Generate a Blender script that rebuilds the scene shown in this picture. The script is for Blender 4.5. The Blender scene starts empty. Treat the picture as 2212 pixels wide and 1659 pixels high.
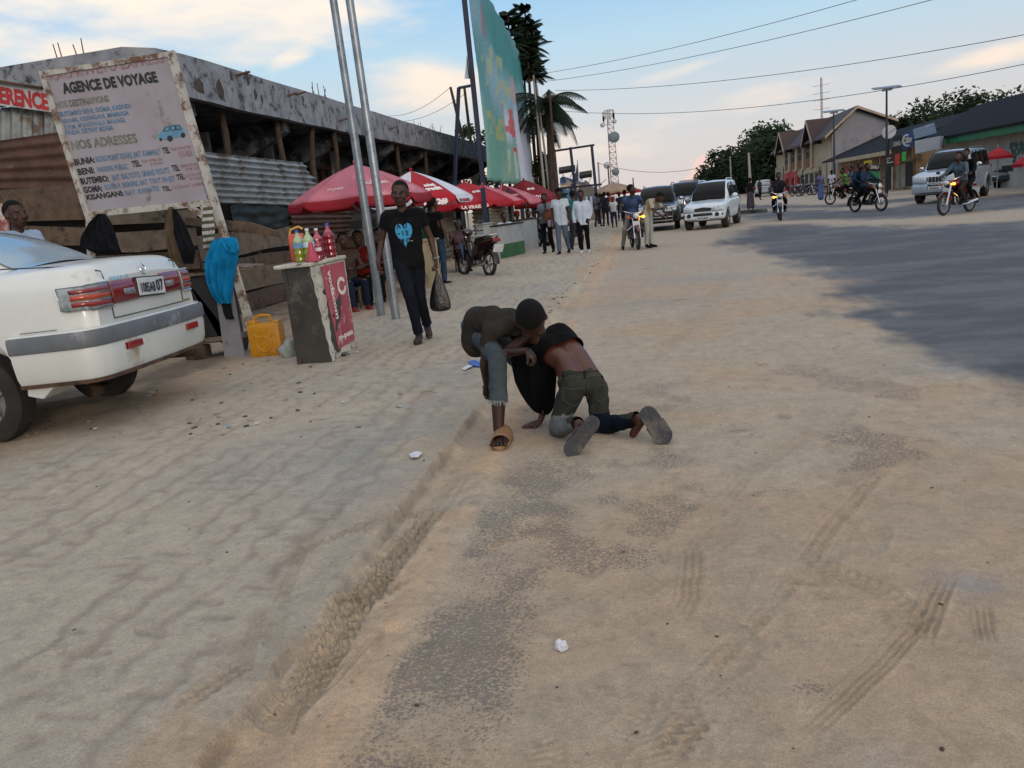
import bpy, bmesh, math, random
import numpy as np
from mathutils import Vector, Matrix, Euler, noise as mnoise
from mathutils.bvhtree import BVHTree
random.seed(4); rng=np.random.default_rng(4)
PI=math.pi; R_=math.radians
SC=bpy.context.scene; COL=SC.collection
# ---------- camera model (photo measured at 2212 x 1659) ----------
F=1728.;CX,CY=1106.,829.5;RO=R_(5.8);H=1.42
def unroll(px,py):
    u,v=px-CX,CY-py
    return u*math.cos(RO)+v*math.sin(RO), -u*math.sin(RO)+v*math.cos(RO)
_u,_v=unroll(1395,420);PT=math.atan(_v/F);YAW=math.atan2(_u,F*math.cos(PT)+_v*math.sin(PT))
def ray(px,py):
    u,v=unroll(px,py)
    x,y,z=u,F*math.cos(PT)+v*math.sin(PT),v*math.cos(PT)-F*math.sin(PT)
    c,s=math.cos(YAW),math.sin(YAW)
    return Vector((x*c-y*s,x*s+y*c,z))
def gp(px,py,Z=0.):
    d=ray(px,py);t=(Z-H)/d.z;return Vector((d.x*t,d.y*t,Z))
def onY(px,py,Y):
    d=ray(px,py);t=Y/d.y;return Vector((d.x*t,Y,H+d.z*t))
def onX(px,py,X):
    d=ray(px,py);t=X/d.x;return Vector((X,d.y*t,H+d.z*t))
def onPlane(px,py,P,N):
    d=ray(px,py);C=Vector((0,0,H));t=(P-C).dot(N)/d.dot(N);return C+d*t
cam=bpy.data.cameras.new('camera');cam.sensor_width=36;cam.lens=F/2212*36;cam.clip_end=4000;cam.clip_start=.05
co=bpy.data.objects.new('camera',cam);COL.objects.link(co);SC.camera=co
c,s=math.cos(YAW),math.sin(YAW)
right0=Vector((c,s,0));fwd=Vector((-s*math.cos(PT),c*math.cos(PT),-math.sin(PT)));up0=Vector((-s*math.sin(PT),c*math.sin(PT),math.cos(PT)))
Rr=right0*math.cos(RO)-up0*math.sin(RO);Uu=right0*math.sin(RO)+up0*math.cos(RO)
M=Matrix((Rr,Uu,-fwd)).transposed().to_4x4();M.translation=(0,0,H);co.matrix_world=M
# ---------- materials ----------
def hx(h):
    h=h.lstrip('#');return tuple(((int(h[i:i+2],16)/255)**2.2) for i in (0,2,4))
_m={}
def mat(name,col,rough=.75,col2=None,scale=6,bump=0.,bscale=None,metal=0.,emit=0,coat=0,detail=5,stain=None,stain_scale=3,stain_amt=.5,spec=.5,alpha=1,trans=0,wave=None):
    """procedural material: base colour mottled towards col2, stain patches, bump, all in object space"""
    if isinstance(col,str): col=hx(col)
    if isinstance(col2,str): col2=hx(col2)
    if isinstance(stain,str): stain=hx(stain)
    m=bpy.data.materials.new(name);m.use_nodes=True;nt=m.node_tree;b=nt.nodes['Principled BSDF'];L=nt.links
    b.inputs['Roughness'].default_value=rough;b.inputs['Metallic'].default_value=metal
    b.inputs['Specular IOR Level'].default_value=spec
    b.inputs['Base Color'].default_value=(*col,1)
    if coat: b.inputs['Coat Weight'].default_value=coat
    if trans: b.inputs['Transmission Weight'].default_value=trans
    tc=nt.nodes.new('ShaderNodeTexCoord')
    def nz(sc,det=detail,r=.6):
        n=nt.nodes.new('ShaderNodeTexNoise');n.inputs['Scale'].default_value=sc;n.inputs['Detail'].default_value=det;n.inputs['Roughness'].default_value=r
        L.new(tc.outputs['Object'],n.inputs['Vector']);return n
    def ramp(src,a,bb):
        r=nt.nodes.new('ShaderNodeMapRange');r.inputs[1].default_value=a;r.inputs[2].default_value=bb;L.new(src,r.inputs[0]);return r.outputs[0]
    cur=None
    if col2 is None: col2=tuple(min(1,x*.8) for x in col)
    mx=nt.nodes.new('ShaderNodeMix');mx.data_type='RGBA';mx.inputs[6].default_value=(*col,1);mx.inputs[7].default_value=(*col2,1)
    L.new(ramp(nz(scale).outputs[0],.35,.68),mx.inputs[0]);cur=mx.outputs[2]
    if stain is not None:
        m2=nt.nodes.new('ShaderNodeMix');m2.data_type='RGBA';m2.inputs[7].default_value=(*stain,1);L.new(cur,m2.inputs[6])
        t=.62-.25*stain_amt
        L.new(ramp(nz(stain_scale,8,.72).outputs[0],t,t+.1),m2.inputs[0]);cur=m2.outputs[2]
    L.new(cur,b.inputs['Base Color'])
    if emit: L.new(cur,b.inputs['Emission Color']);b.inputs['Emission Strength'].default_value=emit
    if bump:
        bn=nt.nodes.new('ShaderNodeBump');bn.inputs['Strength'].default_value=bump;bn.inputs['Distance'].default_value=.02
        L.new(nz(bscale or scale*3,6).outputs[0],bn.inputs['Height']);L.new(bn.outputs[0],b.inputs['Normal'])
    _m[name]=m;return m
def attr_mat(name,rough=.7,bump=0,bscale=20,layer='Col',spec=.3):
    m=bpy.data.materials.new(name);m.use_nodes=True;nt=m.node_tree;b=nt.nodes['Principled BSDF'];L=nt.links
    b.inputs['Roughness'].default_value=rough;b.inputs['Specular IOR Level'].default_value=spec
    a=nt.nodes.new('ShaderNodeAttribute');a.attribute_name=layer;tc=nt.nodes.new('ShaderNodeTexCoord')
    n=nt.nodes.new('ShaderNodeTexNoise');n.inputs['Scale'].default_value=bscale;n.inputs['Detail'].default_value=6;L.new(tc.outputs['Object'],n.inputs['Vector'])
    r=nt.nodes.new('ShaderNodeMapRange');r.inputs[1].default_value=.3;r.inputs[2].default_value=.7;r.inputs[3].default_value=.78;r.inputs[4].default_value=1.12;L.new(n.outputs[0],r.inputs[0])
    v=nt.nodes.new('ShaderNodeVectorMath');v.operation='SCALE';L.new(a.outputs[0],v.inputs[0]);L.new(r.outputs[0],v.inputs['Scale']);L.new(v.outputs[0],b.inputs['Base Color'])
    if bump:
        bn=nt.nodes.new('ShaderNodeBump');bn.inputs['Strength'].default_value=bump;bn.inputs['Distance'].default_value=.02;L.new(n.outputs[0],bn.inputs['Height']);L.new(bn.outputs[0],b.inputs['Normal'])
    return m
# ---------- tags ----------
def tag(o,label=None,cat=None,group=None,kind=None):
    if label:o['label']=label
    if cat:o['category']=cat
    if group:o['group']=group
    if kind:o['kind']=kind
    return o
def thing(name,label,cat,loc=(0,0,0),rz=0,group=None):
    o=bpy.data.objects.new(name,None);COL.objects.link(o);o.location=loc;o.rotation_euler=(0,0,rz);o.empty_display_size=.1
    return tag(o,label,cat,group)
def dup(o,loc=None,rz=None,label=None,parent=None,group=None):
    c_=o.copy();COL.objects.link(c_)
    if parent: c_.parent=parent
    if loc is not None:c_.location=loc
    if rz is not None:c_.rotation_euler=(0,0,rz)
    if label:c_['label']=label
    if group:c_['group']=group
    for ch in o.children: dup(ch,parent=c_)
    return c_
# ---------- mesh builder ----------
class MB:
    def __init__(s): s.v=[];s.f=[];s.m=[];s.cm=0;s.T=None;s.col=None;s.vc=[]
    def add(s,vs,fs):
        n=len(s.v)
        for p in vs:
            p=Vector(p)
            s.v.append(s.T@p if s.T is not None else p)
        if s.col is not None or s.vc:
            while len(s.vc)<n: s.vc.append((1,1,1))
            s.vc+= [s.col or (1,1,1)]*len(vs)
        for f in fs: s.f.append([n+i for i in f]);s.m.append(s.cm)
        return s
    def box(s,c,d,rot=None):
        c=Vector(c);h=[x/2 for x in d];R=Euler(rot).to_matrix() if rot is not None and not isinstance(rot,Matrix) else rot
        vs=[]
        for z in(-1,1):
            for y in(-1,1):
                for x in(-1,1):
                    p=Vector((x*h[0],y*h[1],z*h[2]))
                    if R is not None:p=R@p
                    vs.append(c+p)
        return s.add(vs,[(0,2,3,1),(4,5,7,6),(0,1,5,4),(2,6,7,3),(0,4,6,2),(1,3,7,5)])
    def bbox(s,c,d,b=.01,rot=None):
        """box with chamfered edges"""
        c=Vector(c);h=[x/2 for x in d];R=Euler(rot).to_matrix() if rot is not None and not isinstance(rot,Matrix) else rot
        b=min(b,min(h)*.9);bm=bmesh.new();bmesh.ops.create_cube(bm,size=2)
        for v in bm.verts:v.co=Vector((v.co.x*h[0],v.co.y*h[1],v.co.z*h[2]))
        bmesh.ops.bevel(bm,geom=bm.edges[:],offset=b,segments=2,affect='EDGES',profile=.5)
        vs=[(c+(R@v.co if R is not None else v.co)) for v in bm.verts];fs=[[v.index for v in f.verts] for f in bm.faces];bm.free()
        return s.add(vs,fs)
    def cyl(s,p0,p1,r0,r1=None,n=10,cap=True):
        p0=Vector(p0);p1=Vector(p1);r1=r0 if r1 is None else r1
        return s.tube([p0,p1],[r0,r1],n,cap)
    def tube(s,pts,rs,n=8,cap=True,flat=1.):
        pts=[Vector(p) for p in pts]
        if not isinstance(rs,(list,tuple)):rs=[rs]*len(pts)
        vs=[];pu=None
        for i,p in enumerate(pts):
            d=(pts[min(i+1,len(pts)-1)]-pts[max(i-1,0)])
            if d.length<1e-9:d=Vector((0,0,1))
            d.normalize()
            if pu is None: pu=d.orthogonal().normalized() if abs(d.z)<.99 else Vector((1,0,0))
            pu=(pu-d*pu.dot(d))
            if pu.length<1e-6: pu=d.orthogonal()
            pu.normalize();w=d.cross(pu)
            for k in range(n):
                a=2*PI*k/n;vs.append(p+(pu*math.cos(a)+w*math.sin(a)*flat)*rs[i])
        fs=[]
        for i in range(len(pts)-1):
            for k in range(n):
                a=i*n+k;b=i*n+(k+1)%n;fs.append((a,b,b+n,a+n))
        if cap: fs.append(tuple(range(n-1,-1,-1)));fs.append(tuple((len(pts)-1)*n+k for k in range(n)))
        return s.add(vs,fs)
    def lathe(s,prof,o=(0,0,0),n=16,R=None):
        """prof = [(r,z)...]"""
        o=Vector(o);vs=[];fs=[]
        for r,z in prof:
            for k in range(n):
                a=2*PI*k/n;p=Vector((r*math.cos(a),r*math.sin(a),z))
                if R is not None:p=R@p
                vs.append(o+p)
        for i in range(len(prof)-1):
            for k in range(n):
                a=i*n+k;b=i*n+(k+1)%n;fs.append((a,b,b+n,a+n))
        fs.append(tuple(range(n-1,-1,-1)));fs.append(tuple((len(prof)-1)*n+k for k in range(n)))
        return s.add(vs,fs)
    def ell(s,c,r,R=None,nu=14,nv=9):
        c=Vector(c)
        if not isinstance(r,(tuple,list)):r=(r,r,r)
        vs=[];fs=[]
        for j in range(nv+1):
            t=PI*j/nv
            for i in range(nu):
                a=2*PI*i/nu;p=Vector((r[0]*math.sin(t)*math.cos(a),r[1]*math.sin(t)*math.sin(a),r[2]*math.cos(t)))
                vs.append(c+(R@p if R is not None else p))
        for j in range(nv):
            for i in range(nu):
                a=j*nu+i;b=j*nu+(i+1)%nu;fs.append((a,a+nu,b+nu,b))
        return s.add(vs,fs)
    def cap(s,p0,r0,p1,r1,n=12,k=4,flat=None,fr=1.):
        """round cone; flat=direction along which it is squeezed by fr"""
        p0=Vector(p0);p1=Vector(p1);d=p1-p0;L=d.length
        if L<1e-5:return s.ell(p0,max(r0,r1))
        d.normalize();prof=[]
        for i in range(k):
            a=-PI/2+PI/2*i/k;prof.append((r0*math.cos(a),r0*math.sin(a)))
        prof.append((r0,0));prof.append((r1,L))
        for i in range(1,k+1):
            a=PI/2*i/k;prof.append((r1*math.cos(a),L+r1*math.sin(a)))
        q=d.to_track_quat('Z','Y').to_matrix();n0=len(s.v)
        prof=[(max(r,1e-4),z) for r,z in prof]
        s.lathe(prof,p0,n,q)
        if flat is not None:
            fl=Vector(flat).normalized()
            for i in range(n0,len(s.v)):
                v=s.v[i];t=(v-p0).dot(d);c0=p0+d*t;o=v-c0;s.v[i]=c0+o-fl*(o.dot(fl)*(1-fr))
        return s
    def quad(s,a,b,c,d): return s.add([a,b,c,d],[(0,1,2,3)])
    def slab(s,a,b,c,d,th):
        """quad given thickness along its normal (front face = a,b,c,d)"""
        a,b,c,d=map(Vector,(a,b,c,d));n=(b-a).cross(d-a).normalized()*th
        return s.add([a,b,c,d,a-n,b-n,c-n,d-n],[(0,1,2,3),(7,6,5,4),(0,4,5,1),(1,5,6,2),(2,6,7,3),(3,7,4,0)])
    def prism(s,poly,h):
        """poly = 3D points in a plane, h = Vector"""
        n=len(poly);h=Vector(h);vs=[Vector(p) for p in poly]+[Vector(p)+h for p in poly]
        return s.add(vs,[tuple(range(n-1,-1,-1)),tuple(range(n,2*n))]+[(i,(i+1)%n,n+(i+1)%n,n+i) for i in range(n)])
    def grid(s,fn,nu,nv,th=0):
        vs=[fn(i/nu,j/nv) for j in range(nv+1) for i in range(nu+1)]
        fs=[(j*(nu+1)+i,j*(nu+1)+i+1,(j+1)*(nu+1)+i+1,(j+1)*(nu+1)+i) for j in range(nv) for i in range(nu)]
        return s.add(vs,fs)
    def torus(s,c,R,r,ax,n=24,m=8,flat=1.):
        c=Vector(c);ax=Vector(ax).normalized();u=ax.orthogonal().normalized();w=ax.cross(u);vs=[];fs=[]
        for i in range(n):
            a=2*PI*i/n;d=u*math.cos(a)+w*math.sin(a)
            for j in range(m):
                b=2*PI*j/m;vs.append(c+d*(R+r*math.cos(b))+ax*(r*math.sin(b)*flat))
        for i in range(n):
            for j in range(m):
                fs.append((i*m+j,((i+1)%n)*m+j,((i+1)%n)*m+(j+1)%m,i*m+(j+1)%m))
        return s.add(vs,fs)
    def mesh(s,name='m'):
        me=bpy.data.meshes.new(name);me.from_pydata([tuple(v) for v in s.v],[],s.f)
        if any(s.m): me.polygons.foreach_set('material_index',s.m)
        if s.vc:
            while len(s.vc)<len(s.v): s.vc.append((1,1,1))
            a=me.color_attributes.new('Col','FLOAT_COLOR','POINT');a.data.foreach_set('color',np.array([(*c_,1) for c_ in s.vc],dtype=np.float32).ravel())
        me.update();return me
    def build(s,name,m,parent=None,smooth=False,bevel=0,solid=0,label=None,fix=True):
        me=s.mesh(name)
        return link(name,me,m,parent,smooth,bevel,solid,label,fix)
def link(name,me,m,parent=None,smooth=False,bevel=0,solid=0,label=None,fix=False):
    if fix:
        bm=bmesh.new();bm.from_mesh(me);bmesh.ops.recalc_face_normals(bm,faces=bm.faces);bm.to_mesh(me);bm.free()
    for mm in (m if isinstance(m,(list,tuple)) else [m]): me.materials.append(mm)
    o=bpy.data.objects.new(name,me);COL.objects.link(o)
    if parent: o.parent=parent
    if smooth: 
        me.shade_smooth()
        if smooth!=2:
            try: me.set_sharp_from_angle(angle=R_(40 if smooth is True else smooth))
            except Exception: pass
    if solid: md=o.modifiers.new('s','SOLIDIFY');md.thickness=solid;md.offset=0
    if bevel: md=o.modifiers.new('b','BEVEL');md.width=bevel;md.segments=2;md.limit_method='ANGLE';md.harden_normals=False
    if label:o['label']=label
    return o
# ---------- temp evaluation ----------
_tmp=bpy.data.scenes.new('tmp')
def tdg():
    with bpy.context.temp_override(scene=_tmp,view_layer=_tmp.view_layers[0]):
        dg=bpy.context.evaluated_depsgraph_get()
    dg.update();return dg
def ev(me,mods):
    o=bpy.data.objects.new('t',me);_tmp.collection.objects.link(o)
    for k,kw in mods:
        md=o.modifiers.new('m',k)
        for a,b in kw.items(): setattr(md,a,b)
    dg=tdg()
    r=bpy.data.meshes.new_from_object(o.evaluated_get(dg),depsgraph=dg)
    bpy.data.objects.remove(o);return r
def blob(mb,vox=.012,sm=4,disp=None):
    me=ev(mb.mesh(),[('REMESH',dict(mode='VOXEL',voxel_size=vox)),('SMOOTH',dict(factor=.5,iterations=sm))])
    if disp:
        n=len(me.vertices);me.update()
        for v in me.vertices:
            v.co+=v.normal*disp(v.co)
        me.update()
    return me
def text2d(txt,size=1.,bold=0,align='LEFT',sp=1.,ext=0,res=2):
    cu=bpy.data.curves.new('t','FONT');cu.body=txt;cu.size=size;cu.offset=bold;cu.align_x=align;cu.space_character=sp;cu.resolution_u=res;cu.extrude=ext
    o=bpy.data.objects.new('t',cu);_tmp.collection.objects.link(o)
    dg=tdg();me=bpy.data.meshes.new_from_object(o.evaluated_get(dg),depsgraph=dg)
    vs=[v.co.copy() for v in me.vertices];fs=[tuple(p.vertices) for p in me.polygons];bpy.data.objects.remove(o)
    return vs,fs
def put_text(mb,txt,fn,size,bold=0,align='LEFT',sp=1.,fit=None,sx=1.,shear=0,jit=0):
    """text vertices (x,y) mapped by fn(x,y)->3D ; fit=(width) scales x to that width"""
    vs,fs=text2d(txt,size,bold,align,sp)
    if not vs:return
    if fit:
        x0=min(v.x for v in vs);x1=max(v.x for v in vs);k=fit/(x1-x0)
        for v in vs:v.x=(v.x-x0)*k if align=='LEFT' else v.x*k
    out=[]
    for v in vs:
        x=v.x*sx+shear*v.y;y=v.y
        if jit: x+=mnoise.noise(Vector((v.x*30/size*.1,v.y*30/size*.1,0)))*jit
        out.append(fn(x,y))
    mb.add(out,fs)
def smooth1(x): x=min(1,max(0,x));return x*x*(3-2*x)
def N3(x,y,z=0,o=3): return mnoise.fractal(Vector((x,y,z)),1.,2.,o)
# ---------- sky & light ----------
W=bpy.data.worlds.new('World');SC.world=W;W.use_nodes=True;nt=W.node_tree;L=nt.links
bg=nt.nodes['Background']
SUN_EL=R_(12);SUN_RO=R_(150)
sky=nt.nodes.new('ShaderNodeTexSky');sky.sky_type='NISHITA';sky.sun_disc=False;sky.sun_elevation=SUN_EL;sky.sun_rotation=SUN_RO
sky.air_density=1.;sky.dust_density=.6;sky.ozone_density=1.6
bg.inputs['Strength'].default_value=.15
tc=nt.nodes.new('ShaderNodeTexCoord')
def mth(op,a,b=None,c_=None):
    n=nt.nodes.new('ShaderNodeMath');n.operation=op
    for i,x in enumerate((a,b,c_)):
        if x is None: continue
        if isinstance(x,(int,float)): n.inputs[i].default_value=x
        else: L.new(x,n.inputs[i])
    return n.outputs[0]
sep=nt.nodes.new('ShaderNodeSeparateXYZ');L.new(tc.outputs['Generated'],sep.inputs[0])
X_,Y_,Z_=sep.outputs
az=mth('ARCTAN2',X_,Y_);el=mth('ARCSINE',Z_)
cmb=nt.nodes.new('ShaderNodeCombineXYZ');L.new(mth('MULTIPLY',az,2.2),cmb.inputs[0]);L.new(mth('MULTIPLY',el,7.),cmb.inputs[1])
nz=nt.nodes.new('ShaderNodeTexNoise');nz.inputs['Scale'].default_value=2.2;nz.inputs['Detail'].default_value=5;nz.inputs['Roughness'].default_value=.56;nz.inputs['Distortion'].default_value=.25;L.new(cmb.outputs[0],nz.inputs['Vector'])
cmb2=nt.nodes.new('ShaderNodeCombineXYZ');L.new(mth('MULTIPLY',az,14.),cmb2.inputs[0]);L.new(mth('MULTIPLY',el,18.),cmb2.inputs[1])
nz2=nt.nodes.new('ShaderNodeTexNoise');nz2.inputs['Scale'].default_value=5;nz2.inputs['Detail'].default_value=4;L.new(cmb2.outputs[0],nz2.inputs['Vector'])
def azel(px,py):
    d=ray(px,py).normalized();return math.atan2(d.x,d.y),math.asin(d.z)
def lobe(px,py,wx,wy,tilt=0,amp=1.):
    a0,e0=azel(px,py);k=1/F
    da=mth('SUBTRACT',az,a0);de=mth('SUBTRACT',el,e0)
    u=mth('ADD',mth('MULTIPLY',da,math.cos(tilt)),mth('MULTIPLY',de,math.sin(tilt)))
    v=mth('SUBTRACT',mth('MULTIPLY',de,math.cos(tilt)),mth('MULTIPLY',da,math.sin(tilt)))
    q=mth('ADD',mth('POWER',mth('ABSOLUTE',mth('DIVIDE',u,wx*k)),2.),mth('POWER',mth('ABSOLUTE',mth('DIVIDE',v,wy*k)),2.))
    return mth('MULTIPLY',mth('EXPONENT',mth('MULTIPLY',q,-1.)),amp)
def total(ls):
    t=ls[0]
    for x in ls[1:]: t=mth('MAXIMUM',t,x)
    return t
def mr(src,a,b,c_=0.,d=1.):
    r=nt.nodes.new('ShaderNodeMapRange');r.inputs[1].default_value=a;r.inputs[2].default_value=b;r.inputs[3].default_value=c_;r.inputs[4].default_value=d;r.interpolation_type='SMOOTHSTEP';L.new(src,r.inputs[0]);return r.outputs[0]
def mixc(f,a,b):
    m=nt.nodes.new('ShaderNodeMix');m.data_type='RGBA'
    for i,x in ((0,f),(6,a),(7,b)):
        if isinstance(x,tuple): m.inputs[i].default_value=(*x,1)
        elif isinstance(x,float): m.inputs[i].default_value=x
        else: L.new(x,m.inputs[i])
    return m.outputs[2]
SKYK=1.0
# warm evening band low over the horizon, pale everywhere else
wide=total([lobe(330,-10,520,120,-.05,.95),lobe(90,95,330,75,-.1,.85),lobe(480,110,190,50,-.1,.75),lobe(930,200,150,70,-.1,.85),lobe(620,130,80,28,.35,.8),lobe(1700,195,210,38,.1,.75),lobe(1480,150,130,18,.15,.7),lobe(2130,125,160,26,.12,.7),lobe(1950,330,500,60,0,.55),lobe(850,300,260,60,0,.6),lobe(1150,335,330,60,0,.75),lobe(3000,200,700,90,0,.6),lobe(-900,150,700,150,0,.7)])
cl=mr(mth('ADD',mth('MULTIPLY',wide,.62),mth('SUBTRACT',mth('MULTIPLY',nz.outputs[0],1.15),.62)),.12,.58)
pink=mr(mth('ADD',mth('MULTIPLY',total([lobe(1510,362,20,22),lobe(1530,382,40,18),lobe(1518,344,11,11),lobe(1496,385,14,12)]),.7),mth('MULTIPLY',nz2.outputs[0],1.0)),.72,.98)
hz=mr(el,0.0,.36,1.,0.)
grad=nt.nodes.new('ShaderNodeValToRGB');cr=grad.color_ramp
els=[(0.,hx('#cfc5c6')),(.07,hx('#c8cbd0')),(.2,hx('#b2cfe0')),(.42,hx('#86bae8')),(.8,hx('#6aa4e2')),(1.,hx('#609ada'))]
cr.elements[0].position=0;cr.elements[0].color=(*els[0][1],1);cr.elements[1].position=1;cr.elements[1].color=(*els[-1][1],1)
for p,c_ in els[1:-1]:
    e=cr.elements.new(p);e.color=(*c_,1)
L.new(mr(el,0.,.62),grad.inputs[0])
# the photographed dusk colours, carried by the Nishita sky's own brightness variation
sk=mixc(.85,sky.outputs[0],(1.,1.,1.))
n=nt.nodes.new('ShaderNodeVectorMath');n.operation='SCALE';L.new(grad.outputs[0],n.inputs[0]);n.inputs['Scale'].default_value=7.6
skycol=mixc(.9,sky.outputs[0],n.outputs[0])
cloudc=mixc(mr(el,.02,.45),tuple(8.2*x for x in hx('#edd8c6')),tuple(9.4*x for x in hx('#ebe1cf')))
skycol=mixc(mth('MULTIPLY',cl,.95),skycol,cloudc)
skycol=mixc(mth('MULTIPLY',pink,.8),skycol,tuple(7.2*x for x in hx('#f2cdc2')))
# bright zenith and warm glow round the low sun, added out of view as extra light
zen=mr(el,.45,.85);skycol=mixc(zen,skycol,(7.1,7.1,7.4))
sa=SUN_RO
gd=nt.nodes.new('ShaderNodeVectorMath');gd.operation='DOT_PRODUCT';L.new(tc.outputs['Generated'],gd.inputs[0]);gd.inputs[1].default_value=(math.sin(sa),math.cos(sa),.25)
glow=mr(gd.outputs['Value'],.1,1.0);skycol=mixc(mth('MULTIPLY',glow,.9),skycol,(7.6,6.7,6.1))
L.new(skycol,bg.inputs['Color'])
sd=bpy.data.lights.new('sun','SUN');sd.energy=1.2;sd.angle=R_(16);sd.color=(1,.86,.74)
so=bpy.data.objects.new('sun',sd);COL.objects.link(so)
e_=SUN_EL;dirv=Vector((math.sin(SUN_RO)*math.cos(e_),math.cos(SUN_RO)*math.cos(e_),math.sin(e_)))
so.rotation_euler=dirv.to_track_quat('Z','Y').to_euler()
vs=SC.view_settings;vs.view_transform='Standard';vs.look='None';vs.gamma=1;vs.exposure=0;vs.use_curve_mapping=False
SC.render.resolution_x=1024;SC.render.resolution_y=768
# ---------- ground: one polar sheet, split into pavement / road / verge ----------
def vnoise(x,y,seed=0):
    xi=np.floor(x).astype(np.int64);yi=np.floor(y).astype(np.int64);xf=x-xi;yf=y-yi
    def h(a,b):
        n=(a*374761393+b*668265263+seed*1442695041)&0x7fffffff
        n=((n^(n>>13))*1274126177)&0x7fffffff
        return ((n^(n>>16))&0xffff)/65535.
    u=xf*xf*(3-2*xf);v=yf*yf*(3-2*yf)
    return (h(xi,yi)*(1-u)+h(xi+1,yi)*u)*(1-v)+(h(xi,yi+1)*(1-u)+h(xi+1,yi+1)*u)*v
def fbm(x,y,o=4,seed=0):
    t=0;a=.5;k=0
    for i in range(o):
        t=t+a*vnoise(x,y,seed+i*7);k+=a;x=x*2.03+11.3;y=y*2.03+5.7;a*=.5
    return t/k
def sst(a,b,x):
    t=np.clip((x-a)/(b-a),0,1);return t*t*(3-2*t)
KX=-1.30
def seg_coords(x,y,pts):
    """distance across (t) and along (s) a polyline"""
    best=np.full(x.shape,1e9);T=np.zeros(x.shape);S=np.zeros(x.shape);acc=0;tot=0
    for (ax,ay),(bx,by) in zip(pts[:-1],pts[1:]):
        dx,dy=bx-ax,by-ay;L_=math.hypot(dx,dy);dx/=L_;dy/=L_
        s=(x-ax)*dx+(y-ay)*dy;t=-(x-ax)*dy+(y-ay)*dx
        sc=np.clip(s,0,L_);d=np.hypot(x-(ax+sc*dx),y-(ay+sc*dy));m=d<best
        best=np.where(m,d,best);T=np.where(m,t,T);S=np.where(m,s+acc,S);acc+=L_
    return best,T,S,acc
TR=[]
def track(px,w,kind,dep,fade=.6):
    TR.append(([tuple(gp(*p)[:2]) for p in px],w,kind,dep,fade))
# tracks seen in the photo (pixel paths -> ground)
track([(480,1650),(640,1500),(760,1320),(850,1200),(960,1060)],.17,'block',.014,.05)
track([(600,1560),(700,1470),(800,1370)],.10,'rib',.006)
track([(700,1345),(800,1290),(880,1240)],.15,'zig',.013,.1)
track([(740,1190),(830,1130),(960,1070)],.09,'zig',.007,.4)
track([(830,1260),(930,1120),(1010,1010)],.12,'zig',.008,.5)
track([(640,1210),(830,1130)],.07,'zig',.008,.3)
track([(590,1480),(600,1330),(640,1230),(680,1150)],.07,'rib',.006,.5)
track([(520,1500),(545,1400),(570,1320)],.06,'rib',.004,.3)
track([(380,1560),(480,1490),(560,1440)],.09,'zig',.007,.3)
track([(1360,1640),(1500,1470),(1700,1270),(1800,1130),(1880,1040),(1960,960)],.08,'chev',.007,.6)
track([(1700,1620),(1900,1440),(2000,1330),(2050,1240)],.07,'rib',.0055,.45)
track([(1980,1400),(2040,1240)],.08,'rib',.007,.3)
track([(1350,1262),(1550,1250),(1700,1252),(1900,1262)],.08,'rib',.005,.4)
track([(1480,1150),(1500,1200),(1490,1290),(1460,1350)],.09,'rib',.005,.4)
track([(1450,1210),(1600,1030),(1850,870)],.12,'rib',.003,.7)
track([(1560,1040),(1640,1120),(1730,1200),(1900,1270),(2050,1390),(2200,1500)],.12,'chev',.005,.7)
track([(2120,1300),(2140,1400)],.06,'rib',.005,.3)
track([(1430,1650),(1480,1580),(1530,1530)],.11,'zig',.007,.4)
track([(300,1640),(520,1380),(740,1080),(960,820),(1100,690)],.16,'rib',.003,.9)
track([(1250,900),(1500,700),(1600,560)],.2,'rib',.003,.9)
track([(900,1500),(1300,1300),(1750,1050),(2212,900)],.18,'rib',.002,.9)
def track_h(x,y):
    h=np.zeros(x.shape);dk=np.zeros(x.shape)
    for pts,w,kind,dep,fade in TR:
        xs=[p[0] for p in pts];ys=[p[1] for p in pts]
        m=(x>min(xs)-w*2)&(x<max(xs)+w*2)&(y>min(ys)-w*2)&(y<max(ys)+w*2)
        if not m.any(): continue
        xx=x[m];yy=y[m]
        d,t,s,Lt=seg_coords(xx,yy,pts);t=t+(fbm(xx*9,yy*9,2,3)-.5)*w*.12
        u=t/(w/2)
        if kind=='rib': p=np.sin(u*PI*3.2)*.5-.15
        elif kind=='zig':
            z=np.abs(((s/.045)%1)-.5)*2;p=np.sin((u*2.1+z*1.1)*PI)*.75-.1
        elif kind=='chev':
            p=np.sin((s/.022+np.abs(u)*1.6)*PI)*.5*(np.abs(u)<.8)+np.sin(u*PI*2)*.3-.1
        else:
            a=(((u*1.5+.5)%1)<.16)|(((s/.055+.5*np.floor(u*1.5+.5))%1)<.22);p=np.where(a,.7,-.5)
        e=1-sst(.8,1.05,np.abs(u));en=sst(0,.28*Lt,s)*(1-sst(.72*Lt,Lt,s));en=en*(d<w)
        f=sst(.5*fade-.15,.5*fade+.2,fbm(xx*3.5+s*.3,yy*3.5,3,int(w*977)))
        ridge=np.exp(-((np.abs(u)-1.08)/.14)**2)*.55*(d<w)
        h[m]+=dep*en*f*(p*e+ridge);dk[m]+=en*f*e*.5
    return h,dk
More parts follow.
